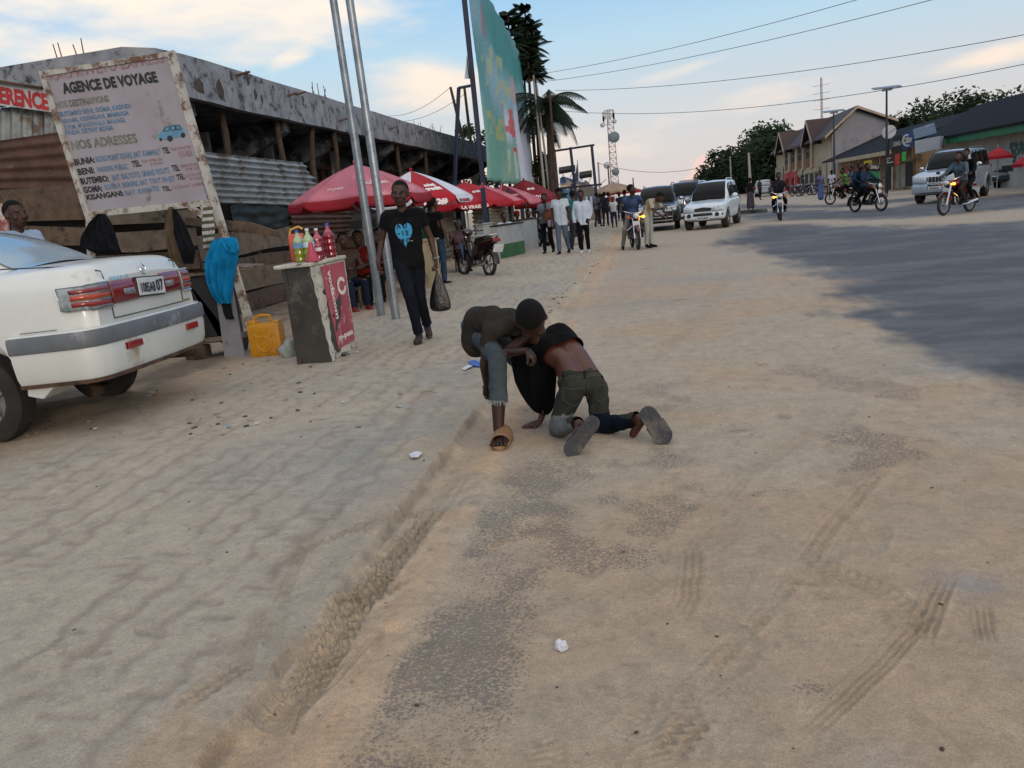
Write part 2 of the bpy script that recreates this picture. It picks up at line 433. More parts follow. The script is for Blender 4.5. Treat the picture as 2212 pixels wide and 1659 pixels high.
def poly_dist(x,y,poly):
    """signed distance (positive inside)"""
    ins=np.zeros(x.shape,bool);dm=np.full(x.shape,1e9);n=len(poly)
    for i in range(n):
        ax,ay=poly[i];bx,by=poly[(i+1)%n]
        c_=((ay>y)!=(by>y))&(x<(bx-ax)*(y-ay)/((by-ay) if abs(by-ay)>1e-9 else 1e-9)+ax);ins^=c_
        dx,dy=bx-ax,by-ay;t=np.clip(((x-ax)*dx+(y-ay)*dy)/(dx*dx+dy*dy),0,1);dm=np.minimum(dm,np.hypot(x-ax-t*dx,y-ay-t*dy))
    return np.where(ins,dm,-dm)
def P2(ps): return [tuple(gp(*p)[:2]) for p in ps]
ASPH=[P2([(1575,520),(1640,537),(1760,580),(1840,640),(1960,715),(2100,780),(2212,820),(2500,900),(2900,800),(2700,560),(2212,478),(2000,492),(1800,487),(1640,488)])]
BAND=[P2([(1610,456),(1900,451),(2212,417),(2600,362),(2600,415),(2212,449),(1950,470),(1610,475)]),P2([(1580,443),(1800,443),(2000,424),(2000,432),(1800,450),(1580,450)])]
GREYB=[P2([(1700,475),(2212,440),(2600,420),(2212,476),(1850,490),(1640,486)])]
def Hs(x,y):
    """height of the ground at world x,y (numpy arrays)"""
    r=np.hypot(x,y)
    kx=KX+.03*(fbm(y*1.3,y*0,2,5)-.5)+.018*(fbm(y*14,x*0,2,6)-.5)
    left=x<kx
    # interlocking pavers under dust, rows running with the kerb
    jn=sst(.36,.56,fbm(x*3.1+4,y*1.6,3,17));q=(x-kx)/.21+.07*np.sin(y/.12*PI)+.9*(fbm(x*2.2,y*2.2,3,9)-.5);p=y/.24+.6*(fbm(x*2.4+9,y*2.4,3,8)-.5)+.5*np.floor(q)
    qa=np.abs(q-np.round(q))*2;pa=np.abs(p-np.round(p))*2
    pav=-(sst(.5,1.,qa)**1.5)*.8*jn-(sst(.6,1.,pa)**1.5)*.7*sst(.42,.58,fbm(x*3,y*3,2,12))
    far=1-sst(7,16,r)
    pavz=sst(.15,.3,kx-x)*(1-sst(3.0,3.6,kx-x+.4*fbm(y*.5,x*.5,2,2)))
    h=np.zeros(x.shape)
    h+=pavz*pav*.009*sst(.3,.7,fbm(x*2.2,y*2.2,4,14))*(.45+.55*far)
    h+=pavz*.006*(fbm(x*4,y*9,3,15)-.5)
    kk=0;km=sst(.36,.62,fbm(y*1.9,y*0+3,3,19))
    h+=np.where(left,.035,0)
    d=x-kx
    h+=np.where(~left,.035*(1-sst(0,.018+.16*(1-km),d))-(.006+.020*km)*np.exp(-((d-.10)/.09)**2)+.010*np.exp(-((d-.33)/.07)**2),0)*(1-.6*sst(9,20,r))
    bank=np.exp(-((d-.2)/.3)**2)
    h+=bank*.003*(fbm(x*14,y*14,4,21)-.5)*2
    # rolling dust everywhere
    h+=.014*(fbm(x*1.1,y*1.1,3,31)-.5)+.004*(fbm(x*3.3,y*3.3,3,32)-.5)+.003*(fbm(x*8,y*8,3,33)-.5)*(x>kx)
    soil=sst(3.0,3.8,kx-x)+bank*.0
    h+=soil*.03*(fbm(x*2.7,y*2.7,4,41)-.5)*2
    h+=(.0035*(fbm(x*28,y*28,3,51)-.5))*(.4+soil+bank)
    # a few foot prints / scuffs
    sc=fbm(x*6.5,y*6.5,2,61);h-=.006*sst(.62,.75,sc)*(.3+bank)
    th,dk=track_h(x,y);h+=th
    rf=random.Random(3)
    for i in range(110):
        yy=rf.uniform(1.7,10);xx=rf.uniform(-1.1-yy*.55,-1.1+yy*.75);a=rf.uniform(-.6,.6)+(PI if rf.random()<.5 else 0);a_=(x>xx-.3)&(x<xx+.3)&(y>yy-.3)&(y<yy+.3)
        if not a_.any(): continue
        u=(x[a_]-xx)*math.sin(a)+(y[a_]-yy)*math.cos(a);v=(x[a_]-xx)*math.cos(a)-(y[a_]-yy)*math.sin(a);w=.047-.012*np.sin(u*14)
        q=(u/.14)**2+(v/w)**2;dp=rf.uniform(.0018,.0055);h[a_]+=dp*(-np.exp(-q**2)*(1+.35*np.sin(u*230))+.55*np.exp(-((q-1.5)/.5)**2))
    h*=(1-.9*sst(25,60,r))
    return h,dk,d,pavz,pav,soil,bank
def gh(x,y):
    a=Hs(np.array([float(x)]),np.array([float(y)]));return float(a[0][0])
S=R_(.1)
th=np.concatenate([np.arange(-180,-46,4.),np.arange(-46,36,.1),np.arange(36,180,4.)])
th=np.radians(th)          # azimuth from +Y (clockwise)
rs=[.25,.6,.9,1.15]
while rs[-1]<60: rs.append(rs[-1]+min(.9,max(.004,1.6*rs[-1]**2/(800*1.42))))
while rs[-1]<2500: rs.append(rs[-1]*1.12)
rs=np.array(rs)
Tg,Rg=np.meshgrid(th,rs);gx=(Rg*np.sin(Tg)).ravel();gy=(Rg*np.cos(Tg)).ravel()
h,dk,d,pavz,pav,soil,bank=Hs(gx,gy)
nt_,nr=len(th),len(rs)
r_=np.hypot(gx,gy)
# colours of the materials themselves, with shade painted along the kerb drop
def C(hh): return np.array(hx(hh))
n1=fbm(gx*.7,gy*.7,4,71);n2=fbm(gx*3,gy*3,4,72);n3=fbm(gx*16,gy*16,3,73)
def mixa(a,b,t): return a*(1-t[:,None])+b*t[:,None]
base=mixa(np.tile(C('#9d9382'),(len(gx),1)),C('#9f8d77'),sst(.38,.62,n1))
base=mixa(base,C('#948b7b'),sst(.45,.7,n2)*.5)
col=base.copy()
# dusty pavers: greyer on the worn tops, sandier in the joints
pc=mixa(np.tile(C('#9d9586'),(len(gx),1)),C('#948f84'),sst(.4,.65,fbm(gx*.9,gy*.9,4,77)))
pc=mixa(pc,C('#74695d'),np.clip(-pav*.55,0,.45))
col=mixa(col,pc,pavz)
col=mixa(col,C('#ae9478'),np.clip(np.exp(-((d-.30)/.09)**2)*.75+np.exp(-((d-.1)/.1)**2)*.2,0,1)*sst(.3,.5,fbm(gx*2,gy*2,2,81)))
col=mixa(col,C('#928d80'),np.exp(-((d+.10)/.12)**2)*.7*sst(.35,.6,fbm(gx*3,gy*3,3,82)))
so_c=mixa(np.tile(C('#8a7c69'),(len(gx),1)),C('#6a6055'),sst(.42,.62,fbm(gx*1.7,gy*1.7,4,85)))
col=mixa(col,so_c,soil*(1-sst(16,26,r_)))
col=mixa(col,C('#827360'),np.clip(dk,0,1)*.55)
col=mixa(col,C('#7b7162'),sst(.66,.8,n3)*.35)
col=mixa(col,C('#655e57'),np.exp(-((d-.022)/.022)**2)*.45*sst(.36,.62,fbm(gy*1.9,gy*0+3,3,19))*sst(.3,.55,fbm(gx*5,gy*5,3,88)))  # shadow of the kerb drop painted in with its darker concrete face
# speckled worn asphalt showing through (alpha channel drives the speckle)
edge=sst(.34,.46,d+.12*(fbm(gx*4,gy*4,3,94)-.5))
xc=-.70+.06*(gy-3);near=np.exp(-((gx-xc)/.30)**4)*(1-sst(3.9,4.8,gy))
al=edge*(near*(.30+.5*sst(.3,.6,fbm(gx*3.2+3,gy*3.2,4,91)))+.6*sst(.60,.72,fbm(gx*1.9+31,gy*1.9,4,93))*(1-near))
al*= (1-.75*sst(4.5,9,r_))
for cx_,cy_,rr in [((760,1560),0,0)][:0]: pass
asd=np.full(gx.shape,-1e9)
for p in ASPH+BAND: asd=np.maximum(asd,poly_dist(gx,gy,p)/(1 if p is ASPH[0] else 1))
w_=.10*r_*.3+.04
am=sst(-1.,1.,(asd+ ((fbm(gx*.7,gy*.7,4,95)-.5)*1.5+(fbm(gx*3.2,gy*1.4,4,96)-.5)*1.1)*np.minimum(1.,r_*.10)+.15)/np.minimum(.9,w_))
stn=np.zeros(gx.shape)
for (px,py),(sx,sy) in [((1430,650),(1.3,.7)),((2080,790),(.5,.4)),((1500,600),(2.,1.)),((1590,470),(3,2)),((820,1000),(.3,.8)),((2100,1260),(.12,.1)),((1950,1660),(.1,.1))]:
    q=gp(px,py);stn=np.maximum(stn,np.exp(-((gx-q.x)/sx)**2-((gy-q.y)/sy)**2))
col=mixa(col,C('#768188'),stn*.45*sst(.3,.6,fbm(gx*2,gy*2,3,97)))
far_road=(d>.6)*sst(8,20,r_)*(1-am)
col=mixa(col,C('#938c82'),far_road*.6)
asp=mixa(np.tile(C('#4d5156'),(len(gx),1)),C('#5d6064'),sst(.4,.7,fbm(gx*.8,gy*2.2,4,99)))
col=mixa(col,asp,am)
# split mesh by faces
X_f=(gx.reshape(nr,nt_)[:-1,:]+gx.reshape(nr,nt_)[1:,:])/2;Y_f=(gy.reshape(nr,nt_)[:-1,:]+gy.reshape(nr,nt_)[1:,:])/2
i0=(np.arange(nr-1)[:,None]*nt_+np.arange(nt_)[None,:]);i1=(np.arange(nr-1)[:,None]*nt_+(np.arange(nt_)[None,:]+1)%nt_)
quads=np.stack([i0,i0+nt_,i1+nt_,i1],-1).reshape(-1,4)[:,::-1]
fx,fy=X_f.ravel(),Y_f.ravel()
kface=KX+.03*(fbm(fy*1.3,fy*0,2,5)-.5)+.018*(fbm(fy*14,fx*0,2,6)-.5)
isl=fx<kface+.03
RB=P2([(1590,441),(1800,441),(2000,422),(2212,408),(2600,360)])   # far kerb of the road
fard=np.zeros(fx.shape,bool)
road_far=poly_dist(fx,fy,[(-.5,-60),(60,-60)]+[tuple(p) for p in RB[::-1]]+[(6.5,400),(-.5,400)])
isr=(~isl)&(road_far>-1e-6)
gm=bpy.data.materials.new('dusty ground');gm.use_nodes=True;gn=gm.node_tree;GL=gn.links;gb=gn.nodes['Principled BSDF'];gb.inputs['Roughness'].default_value=.88;gb.inputs['Specular IOR Level'].default_value=.25
at=gn.nodes.new('ShaderNodeAttribute');at.attribute_name='Col';gt=gn.nodes.new('ShaderNodeTexCoord')
def gnz(sc,det=4,r=.6):
    n=gn.nodes.new('ShaderNodeTexNoise');n.inputs['Scale'].default_value=sc;n.inputs['Detail'].default_value=det;n.inputs['Roughness'].default_value=r;GL.new(gt.outputs['Object'],n.inputs['Vector']);return n.outputs[0]
def gmr(s,a,b,c_=0.,d_=1.):
    r=gn.nodes.new('ShaderNodeMapRange');r.inputs[1].default_value=a;r.inputs[2].default_value=b;r.inputs[3].default_value=c_;r.inputs[4].default_value=d_;GL.new(s,r.inputs[0]);return r.outputs[0]
def gmth(op,a,b):
    n=gn.nodes.new('ShaderNodeMath');n.operation=op
    for i,x in enumerate((a,b)):
        if isinstance(x,(int,float)):n.inputs[i].default_value=x
        else:GL.new(x,n.inputs[i])
    return n.outputs[0]
vo=gn.nodes.new('ShaderNodeTexVoronoi');vo.inputs['Scale'].default_value=140;GL.new(gt.outputs['Object'],vo.inputs['Vector'])
wob=gn.nodes.new('ShaderNodeTexNoise');wob.inputs['Scale'].default_value=60
spk=gmth('ADD',gmr(gnz(75,3,.7),.36,.62),gmth('MULTIPLY',gmr(vo.outputs['Distance'],.0,.7,1.,0.),.55))
spm=gmr(gmth('SUBTRACT',gmth('ADD',spk,gmth('MULTIPLY',at.outputs['Alpha'],1.25)),1.45),0.,.22)
spm=gmth('MULTIPLY',spm,gmr(at.outputs['Alpha'],.03,.25))
sepc=gn.nodes.new('ShaderNodeMix');sepc.data_type='RGBA';sepc.inputs[7].default_value=(*hx('#55585c'),1);GL.new(gmth('MULTIPLY',spm,.55),sepc.inputs[0])
v1=gn.nodes.new('ShaderNodeVectorMath');v1.operation='SCALE';GL.new(at.outputs['Color'],v1.inputs[0]);GL.new(gmth('MULTIPLY',gmr(gnz(7,8,.7),.3,.7,.84,1.15),gmth('MULTIPLY',gmr(gnz(150,3,.8),.32,.68,.78,1.22),gmr(gnz(34,5,.75),.34,.66,.9,1.1))),v1.inputs['Scale'])
GL.new(v1.outputs[0],sepc.inputs[6]);GL.new(sepc.outputs[2],gb.inputs['Base Color'])
bb=gn.nodes.new('ShaderNodeBump');bb.inputs['Strength'].default_value=.9;bb.inputs['Distance'].default_value=.007
GL.new(gmth('SUBTRACT',gmth('ADD',gnz(30,6,.7),gmth('MULTIPLY',gnz(110,4,.75),.8)),gmth('MULTIPLY',spm,.45)),bb.inputs['Height']);GL.new(bb.outputs[0],gb.inputs['Normal'])
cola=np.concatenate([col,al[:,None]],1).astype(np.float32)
pos=np.stack([gx,gy,h],1).astype(np.float32)
def sub(name,mask):
    q=quads[mask];idx,inv=np.unique(q,return_inverse=True);inv=inv.reshape(-1,4)
    me=bpy.data.meshes.new(name);me.vertices.add(len(idx));me.vertices.foreach_set('co',pos[idx].ravel())
    me.loops.add(inv.size);me.loops.foreach_set('vertex_index',inv.ravel().astype(np.int32))
    me.polygons.add(len(inv));me.polygons.foreach_set('loop_start',np.arange(0,inv.size,4,dtype=np.int32));me.polygons.foreach_set('loop_total',np.full(len(inv),4,dtype=np.int32))
    me.update(calc_edges=True)
    a=me.color_attributes.new('Col','FLOAT_COLOR','POINT');a.data.foreach_set('color',cola[idx].ravel())
    me.shade_smooth();me.materials.append(gm)
    o=bpy.data.objects.new(name,me);COL.objects.link(o);tag(o,kind='structure');return o
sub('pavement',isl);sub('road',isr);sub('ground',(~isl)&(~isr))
# ---------- people ----------
SKIN=mat('dark skin','#3d2a22',.55,'#33221b',12,.15,60,spec=.4)
SKIN2=mat('brown skin','#4a3227',.5,'#3b271e',12,.15,60,spec=.4)
HAIR=mat('black hair','#0c0b0b',.9,'#161414',60,.6,180,spec=.2)
EYEW=mat('eye white','#5e5550',.5);EYEB=mat('eye dark','#0b0908',.25)
LIP=mat('lips','#4f2f2a',.6)
_cl={}
def cloth(h,h2=None,r=.9,bump=.35,sc=5):
    k=(h,h2,r)
    if k not in _cl:_cl[k]=mat('cloth '+h.strip('#'),h,r,h2,sc,bump,14,spec=.15)
    return _cl[k]
DEF=dict(head=(0,-.01,1.62),neck=(0,.01,1.47),chest=(0,.0,1.28),belly=(0,-.005,1.08),pelvis=(0,0,.95),
 sL=(.175,.01,1.41),sR=(-.175,.01,1.41),eL=(.23,.03,1.12),eR=(-.23,.03,1.12),wL=(.25,-.04,.87),wR=(-.25,-.04,.87),
 hL=(.09,0,.92),hR=(-.09,0,.92),kL=(.10,-.02,.5),kR=(-.10,-.02,.5),aL=(.11,.02,.09),aR=(-.11,.02,.09),tL=(.13,-.13,.03),tR=(-.13,-.13,.03),
 look=(0,-1,0),hdL=None,hdR=None)
def wrinkle(a,f,sd=0):
    return lambda p: a*(mnoise.noise(Vector((p.x*f+sd,p.y*f,p.z*f*.6)))+.5*mnoise.noise(Vector((p.x*f*2.3,p.y*f*2.3+sd,p.z*f*2.1))))
def head_mb(mb,c,look,up,s=1.,face=True):
    """skull, jaw, nose, lips, ears, brow; c centre of head"""
    look=Vector(look).normalized();up=(Vector(up)-look*Vector(up).dot(look)).normalized();sd=look.cross(up)
    R=Matrix((sd,-look,up)).transposed()
    def q(x,y,z): return c+R@Vector((x,y,z))*s      # y negative = front
    mb.ell(q(0,.012,.035),(.076*s,.094*s,.088*s),R)
    mb.ell(q(0,-.018,-.03),(.062*s,.07*s,.088*s),R)
    mb.ell(q(0,-.05,-.085),(.034*s,.03*s,.026*s),R)
    if face:
        mb.cap(q(0,-.086,.018),.011*s,q(0,-.108,-.022),.018*s)
        mb.ell(q(.014,-.096,-.026),.012*s);mb.ell(q(-.014,-.096,-.026),.012*s)
        mb.ell(q(0,-.088,-.052),(.027*s,.014*s,.008*s),R);mb.ell(q(0,-.085,-.066),(.024*s,.014*s,.009*s),R)
        mb.cap(q(-.04,-.078,.03),.012*s,q(.04,-.078,.03),.012*s)
        for k in(-1,1): mb.ell(q(.045*k,-.06,-.02),(.022*s,.022*s,.024*s),R)
    for k in(-1,1): mb.ell(q(.077*k,.012,-.002),(.012*s,.02*s,.032*s),R)
    return q,R
def hand_mb(mb,w,d,palm_n,thumb,s=1.,curl=.5,fing=True,spread=.25):
    """hand from wrist w along d ; palm_n palm facing direction; thumb = side direction"""
    d=Vector(d).normalized();n=Vector(palm_n);n=(n-d*n.dot(d)).normalized();t=d.cross(n)
    if t.dot(Vector(thumb))<0:t=-t
    q=lambda a,b,c_: w+(d*a+t*b+n*c_)*s
    mb.cap(q(.015,.018,0),.019*s,q(.07,.026,.002),.015*s);mb.cap(q(.015,-.018,0),.018*s,q(.068,-.026,.002),.014*s);mb.cap(q(.015,0,0),.02*s,q(.078,0,0),.0155*s)
    if not fing: mb.cap(q(.07,0,0),.03*s,q(.12,0,.03*curl*2),.02*s);mb.cap(q(.02,.03,0),.013*s,q(.07,.052,.02),.01*s);return
    for i,(b,l) in enumerate(((.030,.072),(.0105,.080),(-.010,.074),(-.029,.058))):
        p=q(.072,b,0);a=0;b2=b;pos=Vector((.072,b,0));r=.0092 if i<3 else .008
        for j,(ll,dc) in enumerate(((.46,.55),(.3,1.),(.24,1.3))):
            a+=curl*dc;L_=l*ll
            np_=pos+Vector((math.cos(a)*L_,(b*spread*.6)*ll*1.2,math.sin(a)*L_))
            mb.cap(q(*pos),r*s,q(*np_),r*.9*s,8,3);pos=np_;r*=.92
    mb.cap(q(.02,.025,.004),.0135*s,q(.05,.050,.014),.011*s,8,3);mb.cap(q(.05,.050,.014),.011*s,q(.08,.056,.026+.02*curl),.009*s,8,3)
def person(label,loc,rz=0,J=None,s=1.,skin=None,top=None,bottom=None,shoe=None,sleeve=.45,trous=1.,vox=.014,hair=True,hat=None,fing=False,group=None,
           face=True,cat='person',skirt=False,tuck=False,shirt_len=.0,fat=1.,curl=(.5,.5),palm=None,up=(0,0,1),loose=1.,wr=.006,build_shoes=True,collar=False,ext=None,hs=1.16,limb=1.,eyes=True):
    skin=skin or SKIN;top=top or cloth('#222228');bottom=bottom or cloth('#1c2028');shoe=shoe or cloth('#15120f',r=.6)
    K=dict(DEF)
    if J:K.update(J)
    j={k:(Vector(v)*s if k not in('look','hdL','hdR','hup','nohem','hem') else v) for k,v in K.items() if v is not None}
    root=thing('person',label,cat,loc,rz,group)
    S_=(j['sL']-j['sR']).normalized();Hh=(j['hL']-j['hR']).normalized()
    tors=(j['neck']-j['pelvis']).normalized();front=tors.cross(S_);front=-front if front.dot(Vector(j['look']))<-.3 and False else front
    fr=-front if front.length>1e-3 else Vector((0,-1,0))
    def torso(mb,g=0,lo=1.,part=1):
        f=fat
        for k,sh,hp in((1,'sL','hL'),(-1,'sR','hR')):
            c1=j['chest']+S_*.075*s*k;b1=j['belly']+((S_+Hh)/2)*.06*s*k*f;p1=j['pelvis']+Hh*.07*s*k*f
            mb.cap(b1,(.098*f+g*1.2)*s*loose,c1,(.112+g)*s,14,4,fr,.86)
            mb.cap(j[sh]-S_*.03*s*k,(.058+g)*s,c1,(.11+g)*s,14,4,fr,.86)
            mb.cap(j[sh],(.05+g)*s,j['neck']-tors*.05*s,(.052+g*.5)*s,12,4)
            if part: mb.cap(p1,(.104*f+g*1.3)*s*loose,b1,(.098*f+g*1.2)*s*loose,14,4,fr,.9)
    # body: one continuous mesh
    b=MB();torso(b,-.008)
    up_=Vector(K['hup']) if 'hup' in K else j['head']-j['neck'];upv=up_ if up_.length>.02 else Vector((0,0,1))
    b.cap(j['neck']-tors*.06*s,.056*s,j['head']+(j['neck']-j['head'])*.25,.05*s)
    q,R=head_mb(b,j['head'],j['look'],upv,s*hs,face);hS=s*hs
    for k in 'LR':
        b.cap(j['s'+k],.047*s,j['e'+k],.037*s);b.cap(j['e'+k],.038*s,j['w'+k],.024*s)
        b.cap(j['h'+k],.078*s*fat,j['k'+k],.052*s);b.cap(j['k'+k],.05*s,j['k'+k]+(j['a'+k]-j['k'+k])*.35+Vector((0,.012*s,0)),.05*s);b.cap(j['k'+k]+(j['a'+k]-j['k'+k])*.35,.048*s*limb,j['a'+k],.031*s*limb)
        f0=j['a'+k]+Vector((0,0,-.035))*s;t=j['t'+k]
        b.cap(j['a'+k],.034*s,f0,.032*s);b.cap(f0,.036*s,t,.032*s,12,4,Vector((0,0,1)),.8)
    for k in 'LR':
        if not fing:
            hd=j.get('hd'+k);hd=Vector(hd) if hd else (j['w'+k]-j['e'+k]).normalized()
            pn=(palm or {}).get(k,(1 if k=='R' else -1,0,0));hand_mb(b,j['w'+k],hd,pn,(0,-1,0.1),s*1.02,curl[0 if k=='L' else 1],False)
    me=blob(b,vox,3)
    if fing:
        ex=MB()
        for k in 'LR':
            hd=j.get('hd'+k);hd=Vector(hd) if hd else (j['w'+k]-j['e'+k]).normalized()
            pn=(palm or {}).get(k,(1 if k=='R' else -1,0,0));hand_mb(ex,j['w'+k]-hd*.01*s,hd,pn,(0,-1,0.1),s*1.05,curl[0 if k=='L' else 1],True)
        m2=blob(ex,.0048,2)
        bm=bmesh.new();bm.from_mesh(me);bm.from_mesh(m2);bm.to_mesh(me);bm.free()
    if ext:
        bm=bmesh.new();bm.from_mesh(me);bm.from_mesh(ext.mesh());bm.to_mesh(me);bm.free()
    body=link('body',me,skin,root,2)
    # hair cap
    if hair and not hat:
        h=MB();h.ell(q(0,.020,.042),(.084*hS,.100*hS,.091*hS),R)
        hm=h.mesh();bm=bmesh.new();bm.from_mesh(hm)
        Ri=R.inverted()
        dele=[v for v in bm.verts if (lambda p:(p.y< -.05*hS and p.z<.060*hS) or p.z< -.035*hS or (p.y<.0 and p.z<.03*hS))((Ri@(v.co-j['head'])))]
        bmesh.ops.delete(bm,geom=dele,context='VERTS');bm.to_mesh(hm);bm.free()
        hm=ev(hm,[('SUBSURF',dict(levels=1))])
        link('hair',hm,HAIR,root,2)
    if hat:
        h=MB();h.ell(q(0,.01,.05),(.088*hS,.104*hS,.085*hS),R)
        hm=h.mesh();bm=bmesh.new();bm.from_mesh(hm);Ri=R.inverted()
        bmesh.ops.delete(bm,geom=[v for v in bm.verts if (Ri@(v.co-j['head'])).z<.03*hS],context='VERTS');bm.to_mesh(hm);bm.free()
        ho=link('cap',hm,hat,root,2)
        if face!='helmet':
            h=MB();h.prism([q(-.07,-.08,.04),q(-.05,-.15,.035),q(0,-.17,.035),q(.05,-.15,.035),q(.07,-.08,.04)],R@Vector((0,0,.008)));h.build('peak',hat,ho)
    if face is True and vox<.013 and eyes:
        e=MB();e2=MB()
        for k in(-1,1):
            e.ell(q(.031*k,-.077,.008),(.0125*s,.008*s,.0045*s),R);e2.ell(q(.031*k,-.0835,.008),(.006*s,.004*s,.006*s),R)
        eo=e.build('eyes',EYEW,root,2);e2.build('pupils',EYEB,eo,2)
    # shirt
    t=MB();torso(t,.012+.004*loose,1,0)
    for k in 'LR':
        if sleeve>0:
            if sleeve<=1: t.cap(j['s'+k],(.064)*s,j['s'+k].lerp(j['e'+k],sleeve),.062*s)
            else: t.cap(j['s'+k],.064*s,j['e'+k],.055*s);t.cap(j['e'+k],.054*s,j['e'+k].lerp(j['w'+k],min(.97,sleeve-1)),.041*s)
    if shirt_len>-1:
        for k in(-1,1):
            b1=j['belly']+(S_+Hh)/2*.058*s*k;p1=j['pelvis']+Hh*.066*s*k*fat+Vector((0,0,-.02-shirt_len))*s if not isinstance(shirt_len,Vector) else j['pelvis']
            t.cap(p1,(.118*fat)*s*loose,b1,(.116*fat)*s*loose,14,4,fr,.88)
    tm=blob(t,max(.012,vox),3,wrinkle(wr,9,loc[0]*3))
    # clean hem and neckline
    bm=bmesh.new();bm.from_mesh(tm)
    hemp=j['pelvis']-tors*(.05+ (shirt_len if shirt_len>-1 else 0))*s
    if shirt_len<=-1: hemp=j['belly']-tors*.0
    if 'hem' in K: hemp=Vector(K['hem'])*s
    def cut(pt,no): 
        bmesh.ops.bisect_plane(bm,geom=bm.verts[:]+bm.edges[:]+bm.faces[:],plane_co=pt,plane_no=no,clear_outer=True)
    if not J or not J.get('nohem'): cut(hemp,-tors)
    cut(j['neck']+tors*.012*s,(tors+Vector(fr)*.35).normalized())
    for k in 'LR':
        e=j['s'+k].lerp(j['e'+k],sleeve) if sleeve<=1 else j['e'+k].lerp(j['w'+k],min(.97,sleeve-1))
        dv=((j['e'+k]-j['s'+k]) if sleeve<=1 else (j['w'+k]-j['e'+k])).normalized()
        vs_=[v for v in bm.verts if (v.co-e).dot(dv)>0 and (v.co-e).length<.13*s and ((v.co-e)-dv*(v.co-e).dot(dv)).length<.085*s]
        if sleeve>0: bmesh.ops.delete(bm,geom=vs_,context='VERTS')
    bm.to_mesh(tm);bm.free()
    shirt=link('shirt',tm,top,root,2)
    # trousers / skirt
    t=MB();f=fat
    for k,hp in((1,'L'),(-1,'R')):
        p1=j['pelvis']+Hh*.066*s*k*f;t.cap(p1,.108*s*f,p1+tors*.05*s,.104*s*f,14,4,fr,.9)
        t.cap(j['h'+hp],.092*s*f,j['k'+hp],.07*s)
        if skirt: t.cap(p1,.11*s,j['a'+hp]*.85+j['k'+hp]*.15,.12*s)
        else:
            e=j['k'+hp].lerp(j['a'+hp],trous) if trous<=1 else j['a'+hp]
            t.cap(j['k'+hp],.068*s,e,.056*s if trous>.8 else .071*s)
    if skirt: t.cap((j['kL']+j['kR'])/2,.14*s,(j['aL']+j['aR'])/2+Vector((0,0,.1)),.14*s)
    tm=blob(t,max(.012,vox),3,wrinkle(wr,10,loc[1]*3))
    bm=bmesh.new();bm.from_mesh(tm)
    bmesh.ops.bisect_plane(bm,geom=bm.verts[:]+bm.edges[:]+bm.faces[:],plane_co=j['pelvis']+tors*.085*s,plane_no=tors,clear_outer=True) if not(sleeve==.5 and limb>1.2) else None
    for hp in 'LR':
        e=j['k'+hp].lerp(j['a'+hp],min(trous,.97));dv=(j['a'+hp]-j['k'+hp]).normalized()
        vs_=[v for v in bm.verts if (v.co-e).dot(dv)>0 and (v.co-e).length<.14*s]
        if not skirt:bmesh.ops.delete(bm,geom=vs_,context='VERTS')
    bm.to_mesh(tm);bm.free()
    tr=link('skirt' if skirt else 'trousers',tm,bottom,root,2)
    if build_shoes:
        for k in 'LR':
            sh=MB();a=j['a'+k]+Vector((0,0,-.03))*s;t_=j['t'+k]
            sh.cap(a,.043*s,t_+Vector((0,0,0)),.04*s,12,4,Vector((0,0,1)),.85);sh.cap(a,.042*s,a+Vector((0,0,.03)),.04*s)
            m_=sh.build('shoe',shoe,root,2)
            so_=MB();d_=(t_-a);d_.z=0;d_=d_.normalized() if d_.length>.01 else Vector((0,-1,0));sid=Vector((-d_.y,d_.x,0))
            ctr=(a+t_)/2;lo=min(a.z,t_.z)-.038*s;Ln=(t_-a).length/2+.035*s
            so_.prism([Vector((ctr.x,ctr.y,lo))+d_*Ln*math.cos(x)+sid*.04*s*math.sin(x) for x in [i*PI/6 for i in range(12)]],(0,0,.02*s));so_.build('sole',MAT_SOLE,m_)
    root['_j']=0;del root['_j']
    return dict(root=root,body=body,shirt=shirt,trousers=tr,j=j,q=q,R=R)
MAT_SOLE=mat('rubber sole','#3b3937',.8)
def project_text(P,txt_items,part='shirt'):
    """flat print laid onto the cloth: items=(verts2D, faces, material,name,off)"""
    ob=P[part];bv=BVHTree.FromPolygons([v.co[:] for v in ob.data.vertices],[tuple(p.vertices) for p in ob.data.polygons])
    for vs,fs,m,name,off in txt_items:
        mb=MB();out=[]
        for v in vs:
            hit=bv.ray_cast(Vector((v[0],-1.2,v[1])),Vector((0,1,0)))
            out.append((hit[0]+Vector((0,-off,0))) if hit[0] else Vector((v[0],-.12,v[1])))
        mb.add(out,fs);mb.build(name,m,ob)
def subdiv2d(vs,fs,ml):
    bm=bmesh.new();vv=[bm.verts.new((v[0],v[1],0)) for v in vs]
    for f in fs:
        try:bm.faces.new([vv[i] for i in f])
        except ValueError:pass
    bmesh.ops.triangulate(bm,faces=bm.faces[:])
    for _ in range(5):
        es=[e for e in bm.edges if e.calc_length()>ml]
        if not es:break
        bmesh.ops.subdivide_edges(bm,edges=es,cuts=1);bmesh.ops.triangulate(bm,faces=bm.faces[:])
    bm.verts.index_update();r=([(v.co.x,v.co.y) for v in bm.verts],[tuple(v.index for v in f.verts) for f in bm.faces]);bm.free();return r
